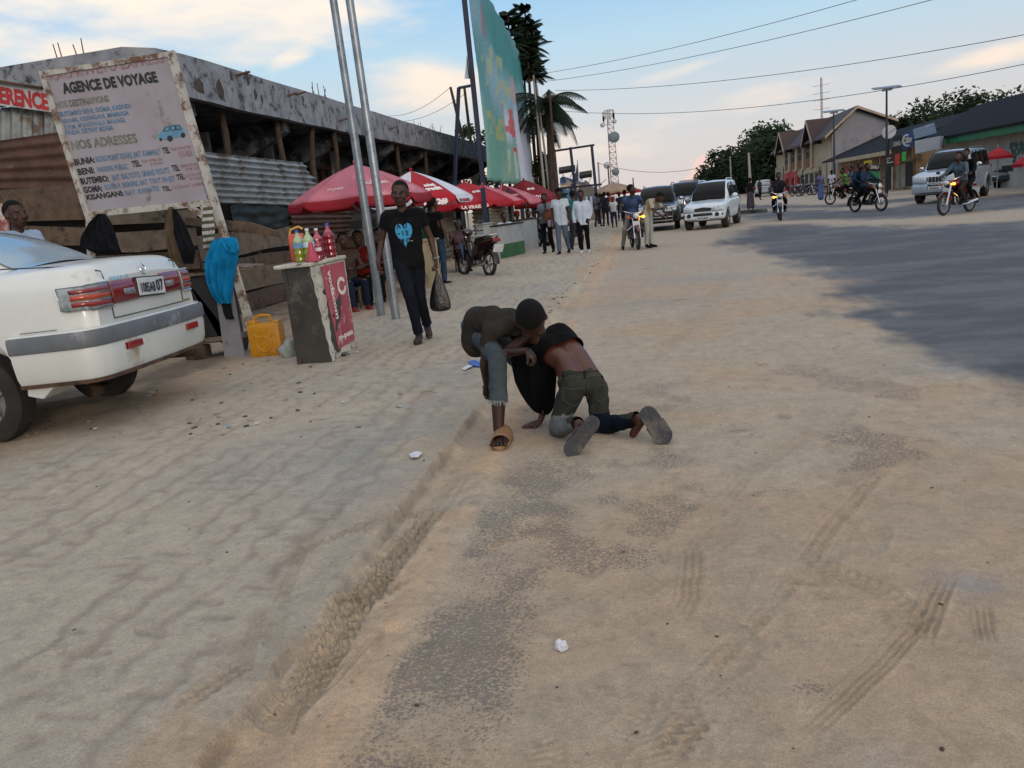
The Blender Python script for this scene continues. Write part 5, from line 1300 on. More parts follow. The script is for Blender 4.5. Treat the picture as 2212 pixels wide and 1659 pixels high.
    def strip(prof_,side_back=1.05,wd=.865):
        path=[]
        for i in range(11): path.append((-wd,-1.62+(-2.14+1.62)*i/10,-1,0))
        for i in range(1,9): a=PI/2*i/9;path.append((-wd+.12*(1-math.cos(a)),-2.14-.12*math.sin(a)*1.0,-math.cos(a),-math.sin(a)))
        for i in range(21): x=-wd+.12+(2*wd-.24)*i/20;path.append((x,-2.26-.04*(1-(x/wd)**2),0,-1))
        for i in range(8,0,-1): a=PI/2*i/9;path.append((wd-.12*(1-math.cos(a)),-2.14-.12*math.sin(a),math.cos(a),-math.sin(a)))
        for i in range(11): path.append((wd,-2.14+(.52)*i/10,1,0))
        m=MB();n=len(prof_);vs=[(x+nx*o,y+ny*o,z) for (x,y,nx,ny) in path for (o,z) in prof_]
        m.add(vs,[(i*n+k,i*n+(k+1)%n,(i+1)*n+(k+1)%n,(i+1)*n+k) for i in range(len(path)-1) for k in range(n)]+[tuple(range(n)),tuple((len(path)-1)*n+k for k in range(n))]);return m
    bmp=strip([(0.005,.63),(.03,.625),(.045,.60),(.05,.45),(.035,.33),(.005,.27),(-.05,.26),(-.05,.63)]).build('rear_bumper',WHC,t,35)
    strip([(.03,.615),(.056,.61),(.066,.59),(.066,.515),(.058,.50),(.03,.495)]).build('bumper_strip',GRYP,bmp,35)
    m=strip([(.0,.285),(.028,.28),(.02,.255),(-.03,.25)]);m.build('bumper_lip',mat('rust stained edge','#5b4636',.85,'#2e2620',6,.3),bmp)
    for x in (-.47,.47):
        m=MB();m.grid(lambda u,v:Vector((x-.105+.21*u,-2.30-.055+.02,.425+.05*v)),2,2);m.bbox((x,-2.352,.452),(.20,.02,.05),.006);m.build('reflector',REDL2,bmp)
    # lamps
    for sx in (-1,1):
        m=MB();m.grid(lambda u,v:rear(sx*(.20+.335*u),.755+.155*v,.016),14,3);m.build('boot_lamp',REDL,t,2,solid=.01)
        m=MB();m.grid(lambda u,v:rear(sx*(.24+.15*u),.80+.045*v,.028),6,2);lm=m.build('reverse_lamp',mat('smoked lamp','#4a4a4c',.2,'#8e9092',12,coat=.4),t,2,solid=.006)
        # corner lamp wraps onto the flank
        def cl(u,v):
            if u<.62: return rear(sx*(.555+.225*u/.62),.745+.165*v,.018)
            q=rear(sx*.78,.745+.165*v,.018);w=(u-.62)/.38;return Vector((sx*(.78+.055*math.sin(w*PI/2)),q.y+.19*w**1.3,.755+.15*v+.0*w))
        m=MB();m.grid(cl,22,4);c_=m.build('corner_lamp',mat('clear lamp %d'%sx,'#8d9aa0',.15,'#66727a',20,coat=.5),t,2,solid=.012)
        for (z0,z1,mt) in ((.765,.798,REDL2),(.812,.850,mat('amber red lamp %d'%sx,'#8f3322',.25,'#a2472c',8,coat=.4)),(.862,.892,REDL)):
            m=MB();m.grid(lambda u,v:(lambda q:q+Vector((sx*(.004+.012*u),-.012,0)))(cl(.02+.84*u,((z0+(z1-z0)*v)-.745)/.165)),16,2);m.build('lamp_segment',mt,c_,2,solid=.005)
        m=MB();pts=[cl(u,0)+Vector((0,-.012,-.006)) for u in np.linspace(0,1,18)]+[cl(1,v)+Vector((sx*.008,-.004,0)) for v in (.5,1)]+[cl(u,1)+Vector((0,-.012,.006)) for u in np.linspace(1,0,18)];m.tube(pts,.006,5);m.tube([cl(u,.33)+Vector((0,-.016,0)) for u in np.linspace(0,.95,16)],.003,4);m.tube([cl(u,.67)+Vector((0,-.016,0)) for u in np.linspace(0,.95,16)],.003,4);m.build('lamp_trim',CHR,c_)
    # plate
    a=math.radians(0);m=MB();m.bbox((.0,-2.318,.83),(.40,.012,.13),.005,(.0,R_(2.5),0));pl=m.build('licence_plate',PLT,t)
    m=MB();vs_,fs_=text2d('1085AB',.1,.002);put_text(m,'1085AB',lambda x,y:Vector((-.175+x,-2.330,.797+y-.04*x)),.098,.0028,fit=.215);put_text(m,'07',lambda x,y:Vector((.055+x,-2.330,.787+y-.04*x)),.12,.0035,fit=.115);m.build('digits',PTX,pl)
    m=MB();m.bbox((0,-2.30,.83),(.42,.02,.15),.006,(0,R_(2.5),0));m.build('plate_holder',BLKP,t)
    # emblem + badge
    m=MB();ey=rear(0,.965,.012);m.torus(ey,.040,.004,(0,1,-.25),22,6);
    m.tube([ey+Vector((.026*math.cos(q),-.002,.010+.013*math.sin(q))) for q in np.linspace(0,2*PI,16)],.0035,5);m.tube([ey+Vector((.012*math.cos(q),-.002,.034*math.sin(q))) for q in np.linspace(0,2*PI,16)],.0035,5);m.build('boot_emblem',CHR,t)
    m=MB();put_text(m,'PREMIO  G',lambda x,y:rear(-.50+x,.918+y*.9,.016),.04,.002,fit=.25);m.build('boot_lettering',CHR,t)
    m=MB();m.grid(lambda u,v:rear(.54+.13*u,.655+.013*v,.014),4,1);m.build('small_badge',mat('gold badge','#8a7440',.5),t)
    # panel gaps
    m=MB()
    for sx in(-1,1): m.tube([rear(sx*.545,z,.004) for z in np.linspace(.66,.99,10)]+[Vector((sx*(.56+.03*k),-2.19+.1*k*1.6,1.035+.012*k)) for k in range(1,6)],.0045,4)
    m.tube([rear(x,.655,.004) for x in np.linspace(-.545,.545,24)],.0045,4)
    m.tube([Vector((-.862,-2.0+.1*k,.64)) for k in range(4)],.003,4)
    m.build('boot_gap',BLKP,t)
    m=MB();m.tube([Vector((-.872,-.75,z)) for z in (.32,.6,.9)],.005,4);m.build('door_gap',BLKP,t)
    m=MB();m.cyl((.42,-2.0,.24),(.42,-2.36,.23),.03,.03,12);m.build('exhaust_pipe',mat('rusty exhaust','#3d3029',.7,metal=.5),t)
    m=MB();m.box((0,0,.33),(1.2,3.8,.12));m.build('underbody',BLKP,t)
    m=MB();m.prism([(-.84,-1.66,.42),(-.84,-1.62,.20),(-.84,-1.74,.17),(-.84,-1.84,.24),(-.84,-1.88,.42)],(.3,0,0));m.build('mud_flap',WHC,t,bevel=.01)
    for y in(-1.22,1.40):
        for sx in(-1,1): wheel(t,(sx*.74,y,.315-.115),.33,.20,sx,RIM if sx<0 else STEELR)
    return t
CAR=sedan()
# placed from the two rear wheels seen in the photo
CAR.rotation_euler=(R_(-1.2),0,R_(90+4));CAR.scale=(1.0,1.0,1.10)
CAR.location=(-6.42,6.0,.125)
def suv(label,colr,kind,parent_mats=None,rear=False):
    """upright SUV, front at -y. kind: small / big / dark / wagon"""
    K=dict(small=dict(L=3.85,W=.78,H=1.70,hood=.98,wb=2.42,cowl=-.95,r=.33,nose=.80,belt=1.02),
           big=dict(L=4.75,W=.92,H=1.86,hood=1.16,wb=2.79,cowl=-1.05,r=.385,nose=.98,belt=1.16),
           dark=dict(L=4.5,W=.90,H=1.82,hood=1.12,wb=2.6,cowl=-1.05,r=.37,nose=.95,belt=1.13),
           wagon=dict(L=4.6,W=.88,H=1.68,hood=1.02,wb=2.7,cowl=-1.1,r=.34,nose=.80,belt=1.05),
           sed=dict(L=4.4,W=.84,H=1.42,hood=.92,wb=2.6,cowl=-.9,r=.31,nose=.66,belt=.92))[kind]
    h=K['L']/2;W_=K['W'];H_=K['H'];b_=K['belt'];cw=K['cowl'];tail=h-.08
    st=dict(zb=[(-h,.42),(-h+.12,.33),(-h+.6,.30),(h-.6,.32),(h-.1,.36),(h,.45)],
        w=[(-h,W_*.80),(-h+.10,W_*.90),(-h+.35,W_*.975),(-h+.9,W_),(h-.6,W_),(h-.12,W_*.95),(h,W_*.86)],
        zt=[(-h,K['nose']-.08),(-h+.10,K['nose']+.05),(-h+.30,K['hood']-.06),(cw,K['hood']+.02),(cw+.4,b_+.01),(h-.15,b_+.02),(h,b_-.1)])
    body=shell(st,lambda p:[(0,p['zb']),(p['w']*.85,p['zb']),(p['w']*.98,p['zb']+.08),(p['w']*1.01,.55),(p['w']*1.0,p['zt']-.25),(p['w']*.975,p['zt']-.08),(p['w']*.90,p['zt']-.01),(p['w']*.5,p['zt']+.01),(0,p['zt']+.02)],70,2)
    cut=MB();ys=(-K['wb']/2-.05,K['wb']/2-.05)
    for y in ys:
        for sx in(-1,1): cut.cyl((sx*(W_-.30),y,K['r']+.02),(sx*1.4,y,K['r']+.02),K['r']+.07,K['r']+.07,24)
    t=thing('suv' if kind!='sed' else 'car',label,'car')
    link('body',boolcut(body.mesh(),cut),colr,t,30)
    ye=h-.12 if kind!='sed' else h-.75
    g=dict(zb=[(cw,b_-.12),(ye,b_-.05)],w=[(cw,W_*.86),(cw+.5,W_*.91),(ye-.3,W_*.90),(ye,W_*.84)],
       zt=[(cw,K['hood']+.02),(cw+.30,K['hood']+.30*(H_-K['hood'])/.62),(cw+.75,H_-.05),(cw+1.1,H_),(ye-.5,H_-.01),(ye-.18,H_-.07),(ye,b_+.25 if kind!='sed' else b_+.05)],wt=[(cw,W_*.84),(cw+.8,W_*.735),(ye-.2,W_*.73),(ye,W_*.76)])
    gg=lambda y:{k:catmull([a for a,_ in vv],[c_ for _,c_ in vv],y) for k,vv in g.items()}
    shell(g,lambda p:[(0,p['zb']-.05),(p['w'],p['zb']-.05),(p['w'],min(p['zt']-.02,p['zb']+.1)),(p['wt']*1.02,p['zt']-.06),(p['wt']*.9,p['zt']-.01),(0,p['zt']+.02)],44,2).build('roof',colr,t,30)
    def wsf(u,v):
        y=cw+.04+.68*v;p=gg(y);x=(2*u-1);return Vector((x*(p['wt']*.93),y-.02,p['zt']+.012-.0*x*x+.014*(1-x*x)))
    m=MB();m.grid(wsf,12,10);m.build('windscreen',GLS,t,2,solid=.006)
    for sx in(-1,1):
        yy=[(cw+.55,cw+1.35),(cw+1.42,cw+2.15),(cw+2.22,ye-.2)] if kind!='small' else [(cw+.5,cw+1.35),(cw+1.42,ye-.15)]
        if kind=='sed': yy=[(cw+.55,cw+1.2),(cw+1.27,ye-.45)]
        for y0,y1 in yy:
            def sw(u,v):
                y=y0+(y1-y0)*u;p=gg(y);zb=b_+.03;zt=max(zb+.05,p['zt']-.09);z=zb+(zt-zb)*v;k=(z-(p['zb']+.1))/max(.05,(p['zt']-.06-p['zb']-.1));return Vector((sx*((p['w']*(1-k)+p['wt']*1.02*k)+.012),y,z))
            m=MB();m.grid(sw,8,4);m.build('side_window',GLS,t,2,solid=.005)
        m=MB();m.ell((sx*(W_+.10),cw+.55,b_+.10),(.10,.05,.075));m.cyl((sx*(W_*.93),cw+.6,b_+.05),(sx*(W_+.05),cw+.57,b_+.07),.02,.02,6);m.build('wing_mirror',CHR if kind in('big','dark') else colr,t,True)
        if kind in('big','dark','small'):
            m=MB();m.tube([(sx*W_*.64,cw+.95,H_+.0),(sx*W_*.66,cw+1.05,H_+.05),(sx*W_*.66,ye-.6,H_+.05),(sx*W_*.64,ye-.45,H_)],.018,6);m.build('roof_rail',colr if kind=='small' else GRYP,t,True)
        if kind in('big','dark'):
            for y in ys:
                m=MB();m.tube([(sx*(W_+.015),y+(K['r']+.09)*math.cos(a),K['r']+.02+(K['r']+.09)*math.sin(a)) for a in np.linspace(-.1,PI+.1,18)],.035,6);m.build('wheel_arch',colr,t,True)
    fy=-h
    def fr_(x,z,o=0): k=abs(x)/W_;return Vector((x,fy-.012+.10*k**4+max(0,z-K['nose']+.06)*.55-o,z))
    def fp(name,mt,x0,x1,z0,z1,o=.02,par=None,nu=8): m=MB();m.grid(lambda u,v:fr_(x0+(x1-x0)*u,z0+(z1-z0)*v,o),nu,3);return m.build(name,mt,par or t,2,solid=.012)
    nz_=K['nose']
    if not rear:
        if kind=='small':
            m=MB();m.add([fr_(x,z,.03) for x,z in [(-.27,nz_-.17),(.27,nz_-.17),(.33,nz_-.10),(.30,nz_-.03),(0,nz_+.0),(-.30,nz_-.03),(-.33,nz_-.10)]],[tuple(range(7))]);gr=m.build('grille',BLKP,t,solid=.02)
            m=MB();m.tube([fr_(x,z,.04) for x,z in [(-.27,nz_-.17),(.27,nz_-.17),(.33,nz_-.10),(.30,nz_-.03),(0,nz_),(-.30,nz_-.03),(-.33,nz_-.10),(-.27,nz_-.17)]],.012,5);m.build('grille_frame',colr,gr)
            fp('lower_intake',BLKP,-.34,.34,.50,.59,.075);
            for sx in(-1,1):
                for (x,r_0) in ((.50,.075),(.68,.035)):
                    m=MB();p=fr_(sx*x,.52,.075);m.cyl(p,p+Vector((0,-.02,0)),r_0,r_0*.9,16);m.build('fog_lamp',BLKP,t)
                m=MB();m.grid(lambda u,v:fr_(sx*(.36+.36*u),nz_-.17+.10*u*0+.16*v+.05*u*v,.035),8,4);m.build('headlight',LAMPG,t,2,solid=.02)
            m=MB();m.bbox((0,fy-.05,.42),(.46,.015,.12),.004);pl=m.build('licence_plate',PLT,t);m=MB();put_text(m,'0277948/07',lambda x,y:Vector((-.2+x,fy-.06,.385+y)),.08,.003,fit=.40);m.build('digits',PTX,pl)
            # bumper volume
            m=MB();m.bbox((0,fy+.05,.50),(W_*1.76,.22,.26),.07);m.build('bumper',colr,t,True)
            m=MB();m.prism([(-.05,cw+.62,H_-.30),(.05,cw+.62,H_-.30),(0,cw+.66,H_-.20)],(0,-.01,0));m.build('windscreen_sticker',AMB,t)
        elif kind in('big','dark'):
            gw=.27 if kind=='big' else .34
            gr=fp('grille',BLKP,-gw,gw,nz_-.24,nz_-.02,.05)
            m=MB()
            nb=5 if kind=='big' else 0
            for k in range(nb): x=-gw+.04+(2*gw-.08)*k/(nb-1);m.bbox((x,fr_(x,nz_-.13).y-.07,nz_-.13),(.04,.03,.20),.01)
            m.tube([fr_(x,z,.07) for x,z in [(-gw,nz_-.24),(gw,nz_-.24),(gw*1.1,nz_-.02),(-gw*1.1,nz_-.02),(-gw,nz_-.24)]],.018,5);m.build('grille_bars',CHR if kind=='big' else GRYP,gr)
            for sx in(-1,1):
                m=MB();m.grid(lambda u,v:fr_(sx*(gw+.06+(W_*.90-gw-.06)*u),nz_-.24+.25*v+.05*u,.04),8,4);m.build('headlight',LAMPG,t,2,solid=.02)
                m=MB();m.bbox((sx*.62,fy-.085,.55),(.2,.02,.12),.01);m.build('fog_lamp',BLKP if kind=='dark' else LAMPG,t)
            m=MB();m.bbox((0,fy+.0,.56),(W_*1.82,.26,.34),.08);m.build('bumper',colr if kind=='big' else BLKP,t,True)
            m=MB();m.bbox((0,fy-.125,.60),(.50,.02,.17),.004);m.build('plate_recess',BLKP,t)
            if kind=='big':
                m=MB();m.bbox((0,fy-.14,.56),(.46,.015,.12),.004);pl=m.build('licence_plate',PLT,t);m=MB();put_text(m,'9292A',lambda x,y:Vector((-.18+x,fy-.15,.52+y)),.09,.004,fit=.36);m.build('digits',PTX,pl)
                m=MB();m.bbox((0,fy-.14,.70),(.40,.012,.09),.004);p2=m.build('bumper_sign',mat('navy plate','#1c2544',.5),t);m=MB();put_text(m,'PRADO',lambda x,y:Vector((-.17+x,fy-.149,.675+y)),.07,.003,fit=.34);m.build('digits',PLT,p2)
            else:
                m=MB();m.bbox((.1,fy-.14,.70),(.42,.015,.11),.004);pl=m.build('licence_plate',PLT,t);m=MB();put_text(m,'5607 17',lambda x,y:Vector((-.08+x,fy-.15,.665+y)),.08,.003,fit=.36);m.build('digits',PTX,pl)
                m=MB()
                for z in(.42,.56,.80): m.tube([(-.62,fy-.10,z),(-.58,fy-.22,z),(.58,fy-.22,z),(.62,fy-.10,z)],.028,8)
                for x in(-.60,-.34,.34,.60): m.tube([(x,fy-.2,.36),(x,fy-.22,.84),(x,fy-.16,1.02 if abs(x)>.5 else .86)],.028,8)
                m.build('bull_bar',CHR,t,True)
        else:
            fp('grille',BLKP,-.32,.32,nz_-.17,nz_-.05,.03)
            for sx in(-1,1):
                m=MB();m.grid(lambda u,v:fr_(sx*(.38+.36*u),nz_-.19+.15*v,.035),8,4);m.build('headlight',LAMPG,t,2,solid=.02)
            fp('lower_intake',BLKP,-.5,.5,.40,.47,.04)
            m=MB();m.bbox((0,fy+.05,.48),(W_*1.8,.2,.22),.06);m.build('bumper',colr,t,True)
    else: pass
    ry=h
    m=MB();m.grid(lambda u,v:Vector(((2*u-1)*W_*(.70-.06*v),ry-.115-.13*v-(0 if kind!='sed' else .6),b_+.05+(H_-b_-.22)*v)),6,4);m.build('rear_window',GLS,t,2,solid=.02)
    for sx in(-1,1):
        m=MB();m.bbox((sx*W_*.84,ry-.03,b_-.12),(.13,.08,.30),.02);m.build('tail_lamp',REDL,t)
    m=MB();m.bbox((0,ry-.02,.80),(.42,.03,.12),.004);m.build('rear_plate',PLT,t)
    m=MB();m.bbox((0,ry-.02,.55),(W_*1.84,.2,.24),.05);m.build('rear_bumper',colr if kind!='dark' else BLKP,t,True)
    m=MB();m.box((0,0,.36),(W_*1.4,K['L']*.86,.14));m.build('underbody',BLKP,t)
    for y in ys:
        for sx in(-1,1): wheel(t,(sx*(W_-.12),y,K['r']),K['r'],.23,sx)
    return t
def place(o,px,py,rz,s=1.,dy=0,name=None):
    g=gp(px,py);o.location=(g.x,g.y+dy,0);o.rotation_euler=(0,0,rz);o.scale=(s,s,s);return o
SV=paint('silver paint','#a4b0bb','#8f9ba8','#8d7f6c',.05,.35);DK=paint('dark blue grey paint','#1c2733','#141c26','#5a5148',.1,.4);WH2=paint('clean white paint','#bccbd6','#afbeca','#9a8d78',.03);NV=paint('navy paint','#1b2233','#151a28','#6b6052',.05)
SM=suv('small white SUV driving towards the viewer in the middle of the road',WH2,'small');a=gp(1487,500);b_=gp(1562,490);mid=(a+b_)/2
SM.location=(mid.x+.40,mid.y+1.45,0);SM.rotation_euler=(0,0,R_(-15));SM.scale=(.98,1,.98)
DS=suv('dark blue grey SUV with chrome bull bar behind the two men on the motorcycle',DK,'dark');a=gp(1440,500);DS.location=(gp(1435,497).x-.15,gp(1435,497).y+1.9,0);DS.rotation_euler=(0,0,R_(-2));DS.scale=(.93,1,.93)
BS=suv('big silver SUV with chrome grille coming up on the right behind a loaded motorcycle',SV,'big');g=gp(2060,432);BS.location=(12.1,35.4,0);BS.rotation_euler=(0,0,R_(-33));BS.scale=(1.0,1,1.04)
D2=suv('black off-road car half hidden between the dark SUV and the small white SUV',NV,'big');g=gp(1480,470);D2.location=(gp(1484,470).x,gp(1484,470).y,0);D2.rotation_euler=(0,0,R_(2))
W3=suv('small silver wagon seen from behind near the red shops',paint('pale silver paint','#9aa2a8','#858d94'),'wagon');g=gp(1652,424);W3.location=(g.x,g.y,0);W3.rotation_euler=(0,0,R_(168))
S4=suv('dark blue saloon cut off by the right edge in front of the pharmacy wall',NV,'sed');g=gp(2212,402);S4.location=(g.x+.6,g.y+1.5,0);S4.rotation_euler=(0,0,R_(-40))
# ---------- motorcycles ----------
SEATM=mat('black vinyl seat','#121214',.5,'#1b1b1d',5);ENG=mat('engine metal','#4a4c4e',.5,'#2d2e30',8,metal=.6);TANKS={}
HLG=mat('round lamp glass','#b8c4cc',.1,'#97a5ad',10,spec=.8,coat=.6)
def tankm(c): 
    if c not in TANKS: TANKS[c]=mat('tank paint '+c[1:],c,.3,None,3,coat=.6,stain='#6b5d50',stain_scale=3,stain_amt=.1)
    return TANKS[c]
def spoked(root,c,r,mag=False):
    w=bpy.data.objects.new('wheel',None);COL.objects.link(w);w.parent=root;w.location=c
    m=MB();m.torus((0,0,0),r-.042,.042,(1,0,0),30,8,1.05);m.build('tyre',TYRE,w,True)
    m=MB();m.torus((0,0,0),r-.085,.012,(1,0,0),30,6,1.6);m.cyl((-.05,0,0),(.05,0,0),.045,.045,10)
    if mag:
        for k in range(5): a=2*PI*k/5;m.cyl((0,0,0),(0,(r-.09)*math.cos(a),(r-.09)*math.sin(a)),.022,.014,6)
    else:
        for k in range(18): a=2*PI*k/18;m.cyl((.03*(-1)**k,0,0),(0,(r-.09)*math.cos(a+.15*(-1)**k),(r-.09)*math.sin(a+.15*(-1)**k)),.0035,.003,4)
    m.build('rim',RIM,w,True)
def moto(label,px,py,rz,col='#5c1418',lit=0,steer=0,lean=0,name='motorcycle',Z=0,group='motorcycles on the road',rack=False,roundlamp=True,xy=None):
    g=gp(px,py) if xy is None else Vector((*xy,0));t=thing(name,label,'motorcycle',(g.x,g.y,Z),rz,group);t.rotation_euler=(0,lean,rz)
    T=tankm(col)
    spoked(t,(0,-.62,.295),.295);spoked(t,(0,.63,.295),.295)
    m=MB()
    for sx in(-1,1): m.cyl((sx*.075,-.62,.295),(sx*.075,-.42,.86),.024,.028,8)
    m.box((0,-.43,.84),(.2,.06,.03));m.build('fork',CHR,t,True)
    m=MB();m.tube([(0,-.62+.335*math.cos(a),.295+.335*math.sin(a)) for a in np.linspace(.35,2.5,12)],[.055]*12,8,flat=.3);m.build('front_fender',T,t,True)
    m=MB();m.tube([(0,.63+.34*math.cos(a),.295+.34*math.sin(a)) for a in np.linspace(-.2,2.2,12)],[.07]*12,8,flat=.3);m.build('rear_fender',BLKP,t,True)
    hl=MB()
    hl.ell((0,-.50,.90),(.10 if roundlamp else .12,.10,.095 if roundlamp else .07));ho=hl.build('headlight_shell',T if not roundlamp else BLKP,t,True)
    m=MB();m.ell((0,-.565,.90),(.085 if roundlamp else .105,.045,.08 if roundlamp else .058));m.build('headlight',HLG,t,True)
    for sx in(-1,1):
        m=MB();m.cyl((sx*.08,-.47,.86),(sx*.19,-.48,.86),.01,.01,6);m.ell((sx*.20,-.49,.86),(.045,.045,.035));m.build('indicator',AMB if (lit and sx==lit) else mat_off,t,True)
    m=MB();m.tube([(-.37,-.28,1.02),(-.28,-.32,1.03),(-.12,-.41,.97),(.12,-.41,.97),(.28,-.32,1.03),(.37,-.28,1.02)],.013,8);hb=m.build('handlebar',CHR,t,True)
    for sx in(-1,1):
        m=MB();m.cyl((sx*.24,-.34,1.02),(sx*.31,-.38,1.17),.006,.006,5);m.ell((sx*.33,-.385,1.19),(.065,.02,.042));m.build('mirror',BLKP,t,True)
        m=MB();m.cyl((sx*.28,-.32,1.03),(sx*.40,-.265,1.015),.02,.02,8);m.build('grip',BLKP,hb)
    m=MB();m.ell((0,-.18,.86),(.135,.27,.115));m.ell((0,-.02,.84),(.10,.16,.09));m.build('tank',T,t,True)
    m=MB();m.tube([(0,0,.82),(0,.2,.80),(0,.45,.83),(0,.68,.86)],[.09,.125,.125,.10],10,flat=.45);m.build('seat',SEATM,t,True)
    m=MB()
    for sx in(-1,1): m.ell((sx*.10,.18,.66),(.03,.17,.085))
    m.box((0,.2,.66),(.2,.2,.1));m.build('side_panel',T,t,True)
    m=MB();m.tube([(0,-.42,.82),(0,-.30,.45),(0,-.15,.28),(0,.2,.28)],.022,6);m.tube([(0,-.40,.80),(0,.1,.70),(0,.6,.76)],.025,6);m.tube([(0,.18,.30),(0,.2,.7)],.02,6)
    for sx in(-1,1): m.tube([(sx*.09,.15,.33),(sx*.10,.63,.295)],.02,6);m.tube([(sx*.10,.62,.32),(sx*.10,.48,.72)],.022,8)
    m.build('frame',BLKP,t,True)
    m=MB();m.bbox((0,-.03,.36),(.22,.30,.16),.03);m.cyl((0,-.12,.40),(0,-.20,.62),.075,.07,12)
    for k in range(5): m.cyl((0,-.135-.016*k,.44+.035*k),(0,-.138-.016*k,.448+.035*k),.10,.10,12)
    for sx in(-1,1): m.cyl((sx*.10,0,.34),(sx*.14,0,.34),.085,.075,14)
    m.build('engine',ENG,t,True)
    m=MB();m.tube([(.06,-.22,.52),(.11,-.28,.35),(.13,-.1,.24),(.14,.3,.27),(.15,.75,.34)],[.018,.02,.022,.035,.04],8);m.build('exhaust',CHR,t,True)
    m=MB();m.tube([(-.09,-.34,.62),(-.24,-.37,.52),(-.25,-.33,.40),(-.08,-.24,.33)],.013,6);m.tube([(.09,-.34,.62),(.24,-.37,.52),(.25,-.33,.40),(.08,-.24,.33)],.013,6);m.cyl((-.09,-.34,.62),(.09,-.34,.62),.013,.013,6);m.cyl((-.2,.02,.30),(.2,.02,.30),.014,.014,6);m.build('crash_bar',CHR,t,True)
    m=MB();m.tube([(-.10,.5,.88),(-.10,.8,.90),(.10,.8,.90),(.10,.5,.88)],.012,6);m.tube([(-.1,.64,.9),(.1,.64,.9)],.01,5);m.build('rear_rack',CHR,t,True)
    m=MB();m.bbox((0,.88,.76),(.12,.05,.07),.01);m.build('tail_lamp',REDL2,t);m=MB();m.bbox((0,.93,.60),(.22,.01,.16),.003,(R_(-20),0,0));m.build('licence_plate',PLT,t)
    m=MB();m.box((0,-.545,.70),(.16,.01,.11));m.build('front_plate',PLT,t)
    return t
mat_off=mat('amber lens off','#b0601a',.3,'#9a5010',8)
def scooter(label,px,py,rz,group=None):
    g=gp(px,py);t=thing('scooter',label,'motorcycle',(g.x,g.y,0),rz,group);R1=tankm('#1e0d10')
    spoked(t,(0,-.60,.285),.285,True);spoked(t,(0,.60,.285),.285,True)
    m=MB()
    for sx in(-1,1): m.cyl((sx*.07,-.60,.285),(sx*.07,-.46,.72),.022,.03,8)
    m.tube([(0,-.45,.7),(0,-.38,.98)],.03,8);m.build('fork',BLKP,t,True)
    m=MB();m.tube([(0,-.60+.32*math.cos(a),.285+.32*math.sin(a)) for a in np.linspace(.5,2.6,12)],[.06]*12,8,flat=.35);m.build('front_fender',R1,t,True)
    m=MB();m.ell((0,-.42,.98),(.13,.10,.10));m.bbox((0,-.44,.86),(.16,.1,.2),.04);m.build('handlebar_cover',R1,t,True)
    m=MB();m.ell((0,-.505,.98),(.085,.03,.055));m.build('headlight',HLG,t,True)
    m=MB();m.tube([(-.35,-.30,1.03),(-.15,-.40,1.02),(.15,-.40,1.02),(.35,-.30,1.03)],.014,8);m.build('handlebar',BLKP,t,True)
    for sx in(-1,1):
        m=MB();m.cyl((sx*.22,-.36,1.04),(sx*.30,-.40,1.20),.006,.006,5);m.ell((sx*.32,-.40,1.22),(.065,.02,.045));m.build('mirror',BLKP,t,True)
        m=MB();m.prism([(sx*.10,-.46,.80),(sx*.24,-.38,.74),(sx*.22,-.22,.36),(sx*.10,-.30,.34)],(sx*.01,.03,0));m.build('leg_shield',R1,t,bevel=.01)
        m=MB();m.add([(sx*.06,-.05,.62),(sx*.09,.25,.72),(sx*.08,.85,.86),(sx*.03,.92,.80),(sx*.12,.35,.50),(sx*.09,0,.40)],[(0,1,4,5),(1,2,3,4)]);m.build('side_fairing',R1,t,solid=.05)
    m=MB();m.tube([(0,-.02,.70),(0,.12,.76),(0,.4,.78),(0,.68,.84)],[.07,.12,.13,.09],10,flat=.5);m.build('seat',SEATM,t,True)
    m=MB();m.tube([(0,-.42,.72),(0,-.25,.42),(0,.1,.40),(0,.3,.62),(0,.8,.80)],[.05,.06,.07,.07,.05],8);m.build('frame',BLKP,t,True)
    m=MB();m.bbox((0,.02,.30),(.2,.3,.15),.04);m.cyl((0,-.08,.30),(0,-.26,.31),.07,.06,12)
    for sx in(-1,1): m.cyl((sx*.09,.03,.30),(sx*.13,.03,.30),.08,.07,14)
    m.build('engine',ENG,t,True)
    m=MB();m.tube([(.08,-.1,.25),(.13,.1,.22),(.14,.7,.32)],[.018,.025,.045],8);m.build('exhaust',CHR,t,True)
    m=MB();m.tube([(-.12,.60,.83),(-.12,.82,.90),(0,.90,.92),(.12,.82,.90),(.12,.60,.83)],.012,6);m.build('grab_rail',CHR,t,True)
    m=MB();m.tube([(0,.60+.33*math.cos(a),.285+.33*math.sin(a)) for a in np.linspace(.0,1.6,9)],[.07]*9,8,flat=.35);m.build('rear_fender',BLKP,t,True)
    m=MB();m.bbox((0,.92,.80),(.18,.06,.08),.015);m.build('tail_lamp',REDL2,t);m=MB();m.bbox((0,1.0,.62),(.24,.01,.18),.003,(R_(-25),0,0));m.build('licence_plate',PLT,t)
    m=MB();m.tube([(-.12,.05,.22),(-.24,.12,.01)],.012,6);m.build('stand',BLKP,t);t.rotation_euler=(0,R_(-6),rz);return t
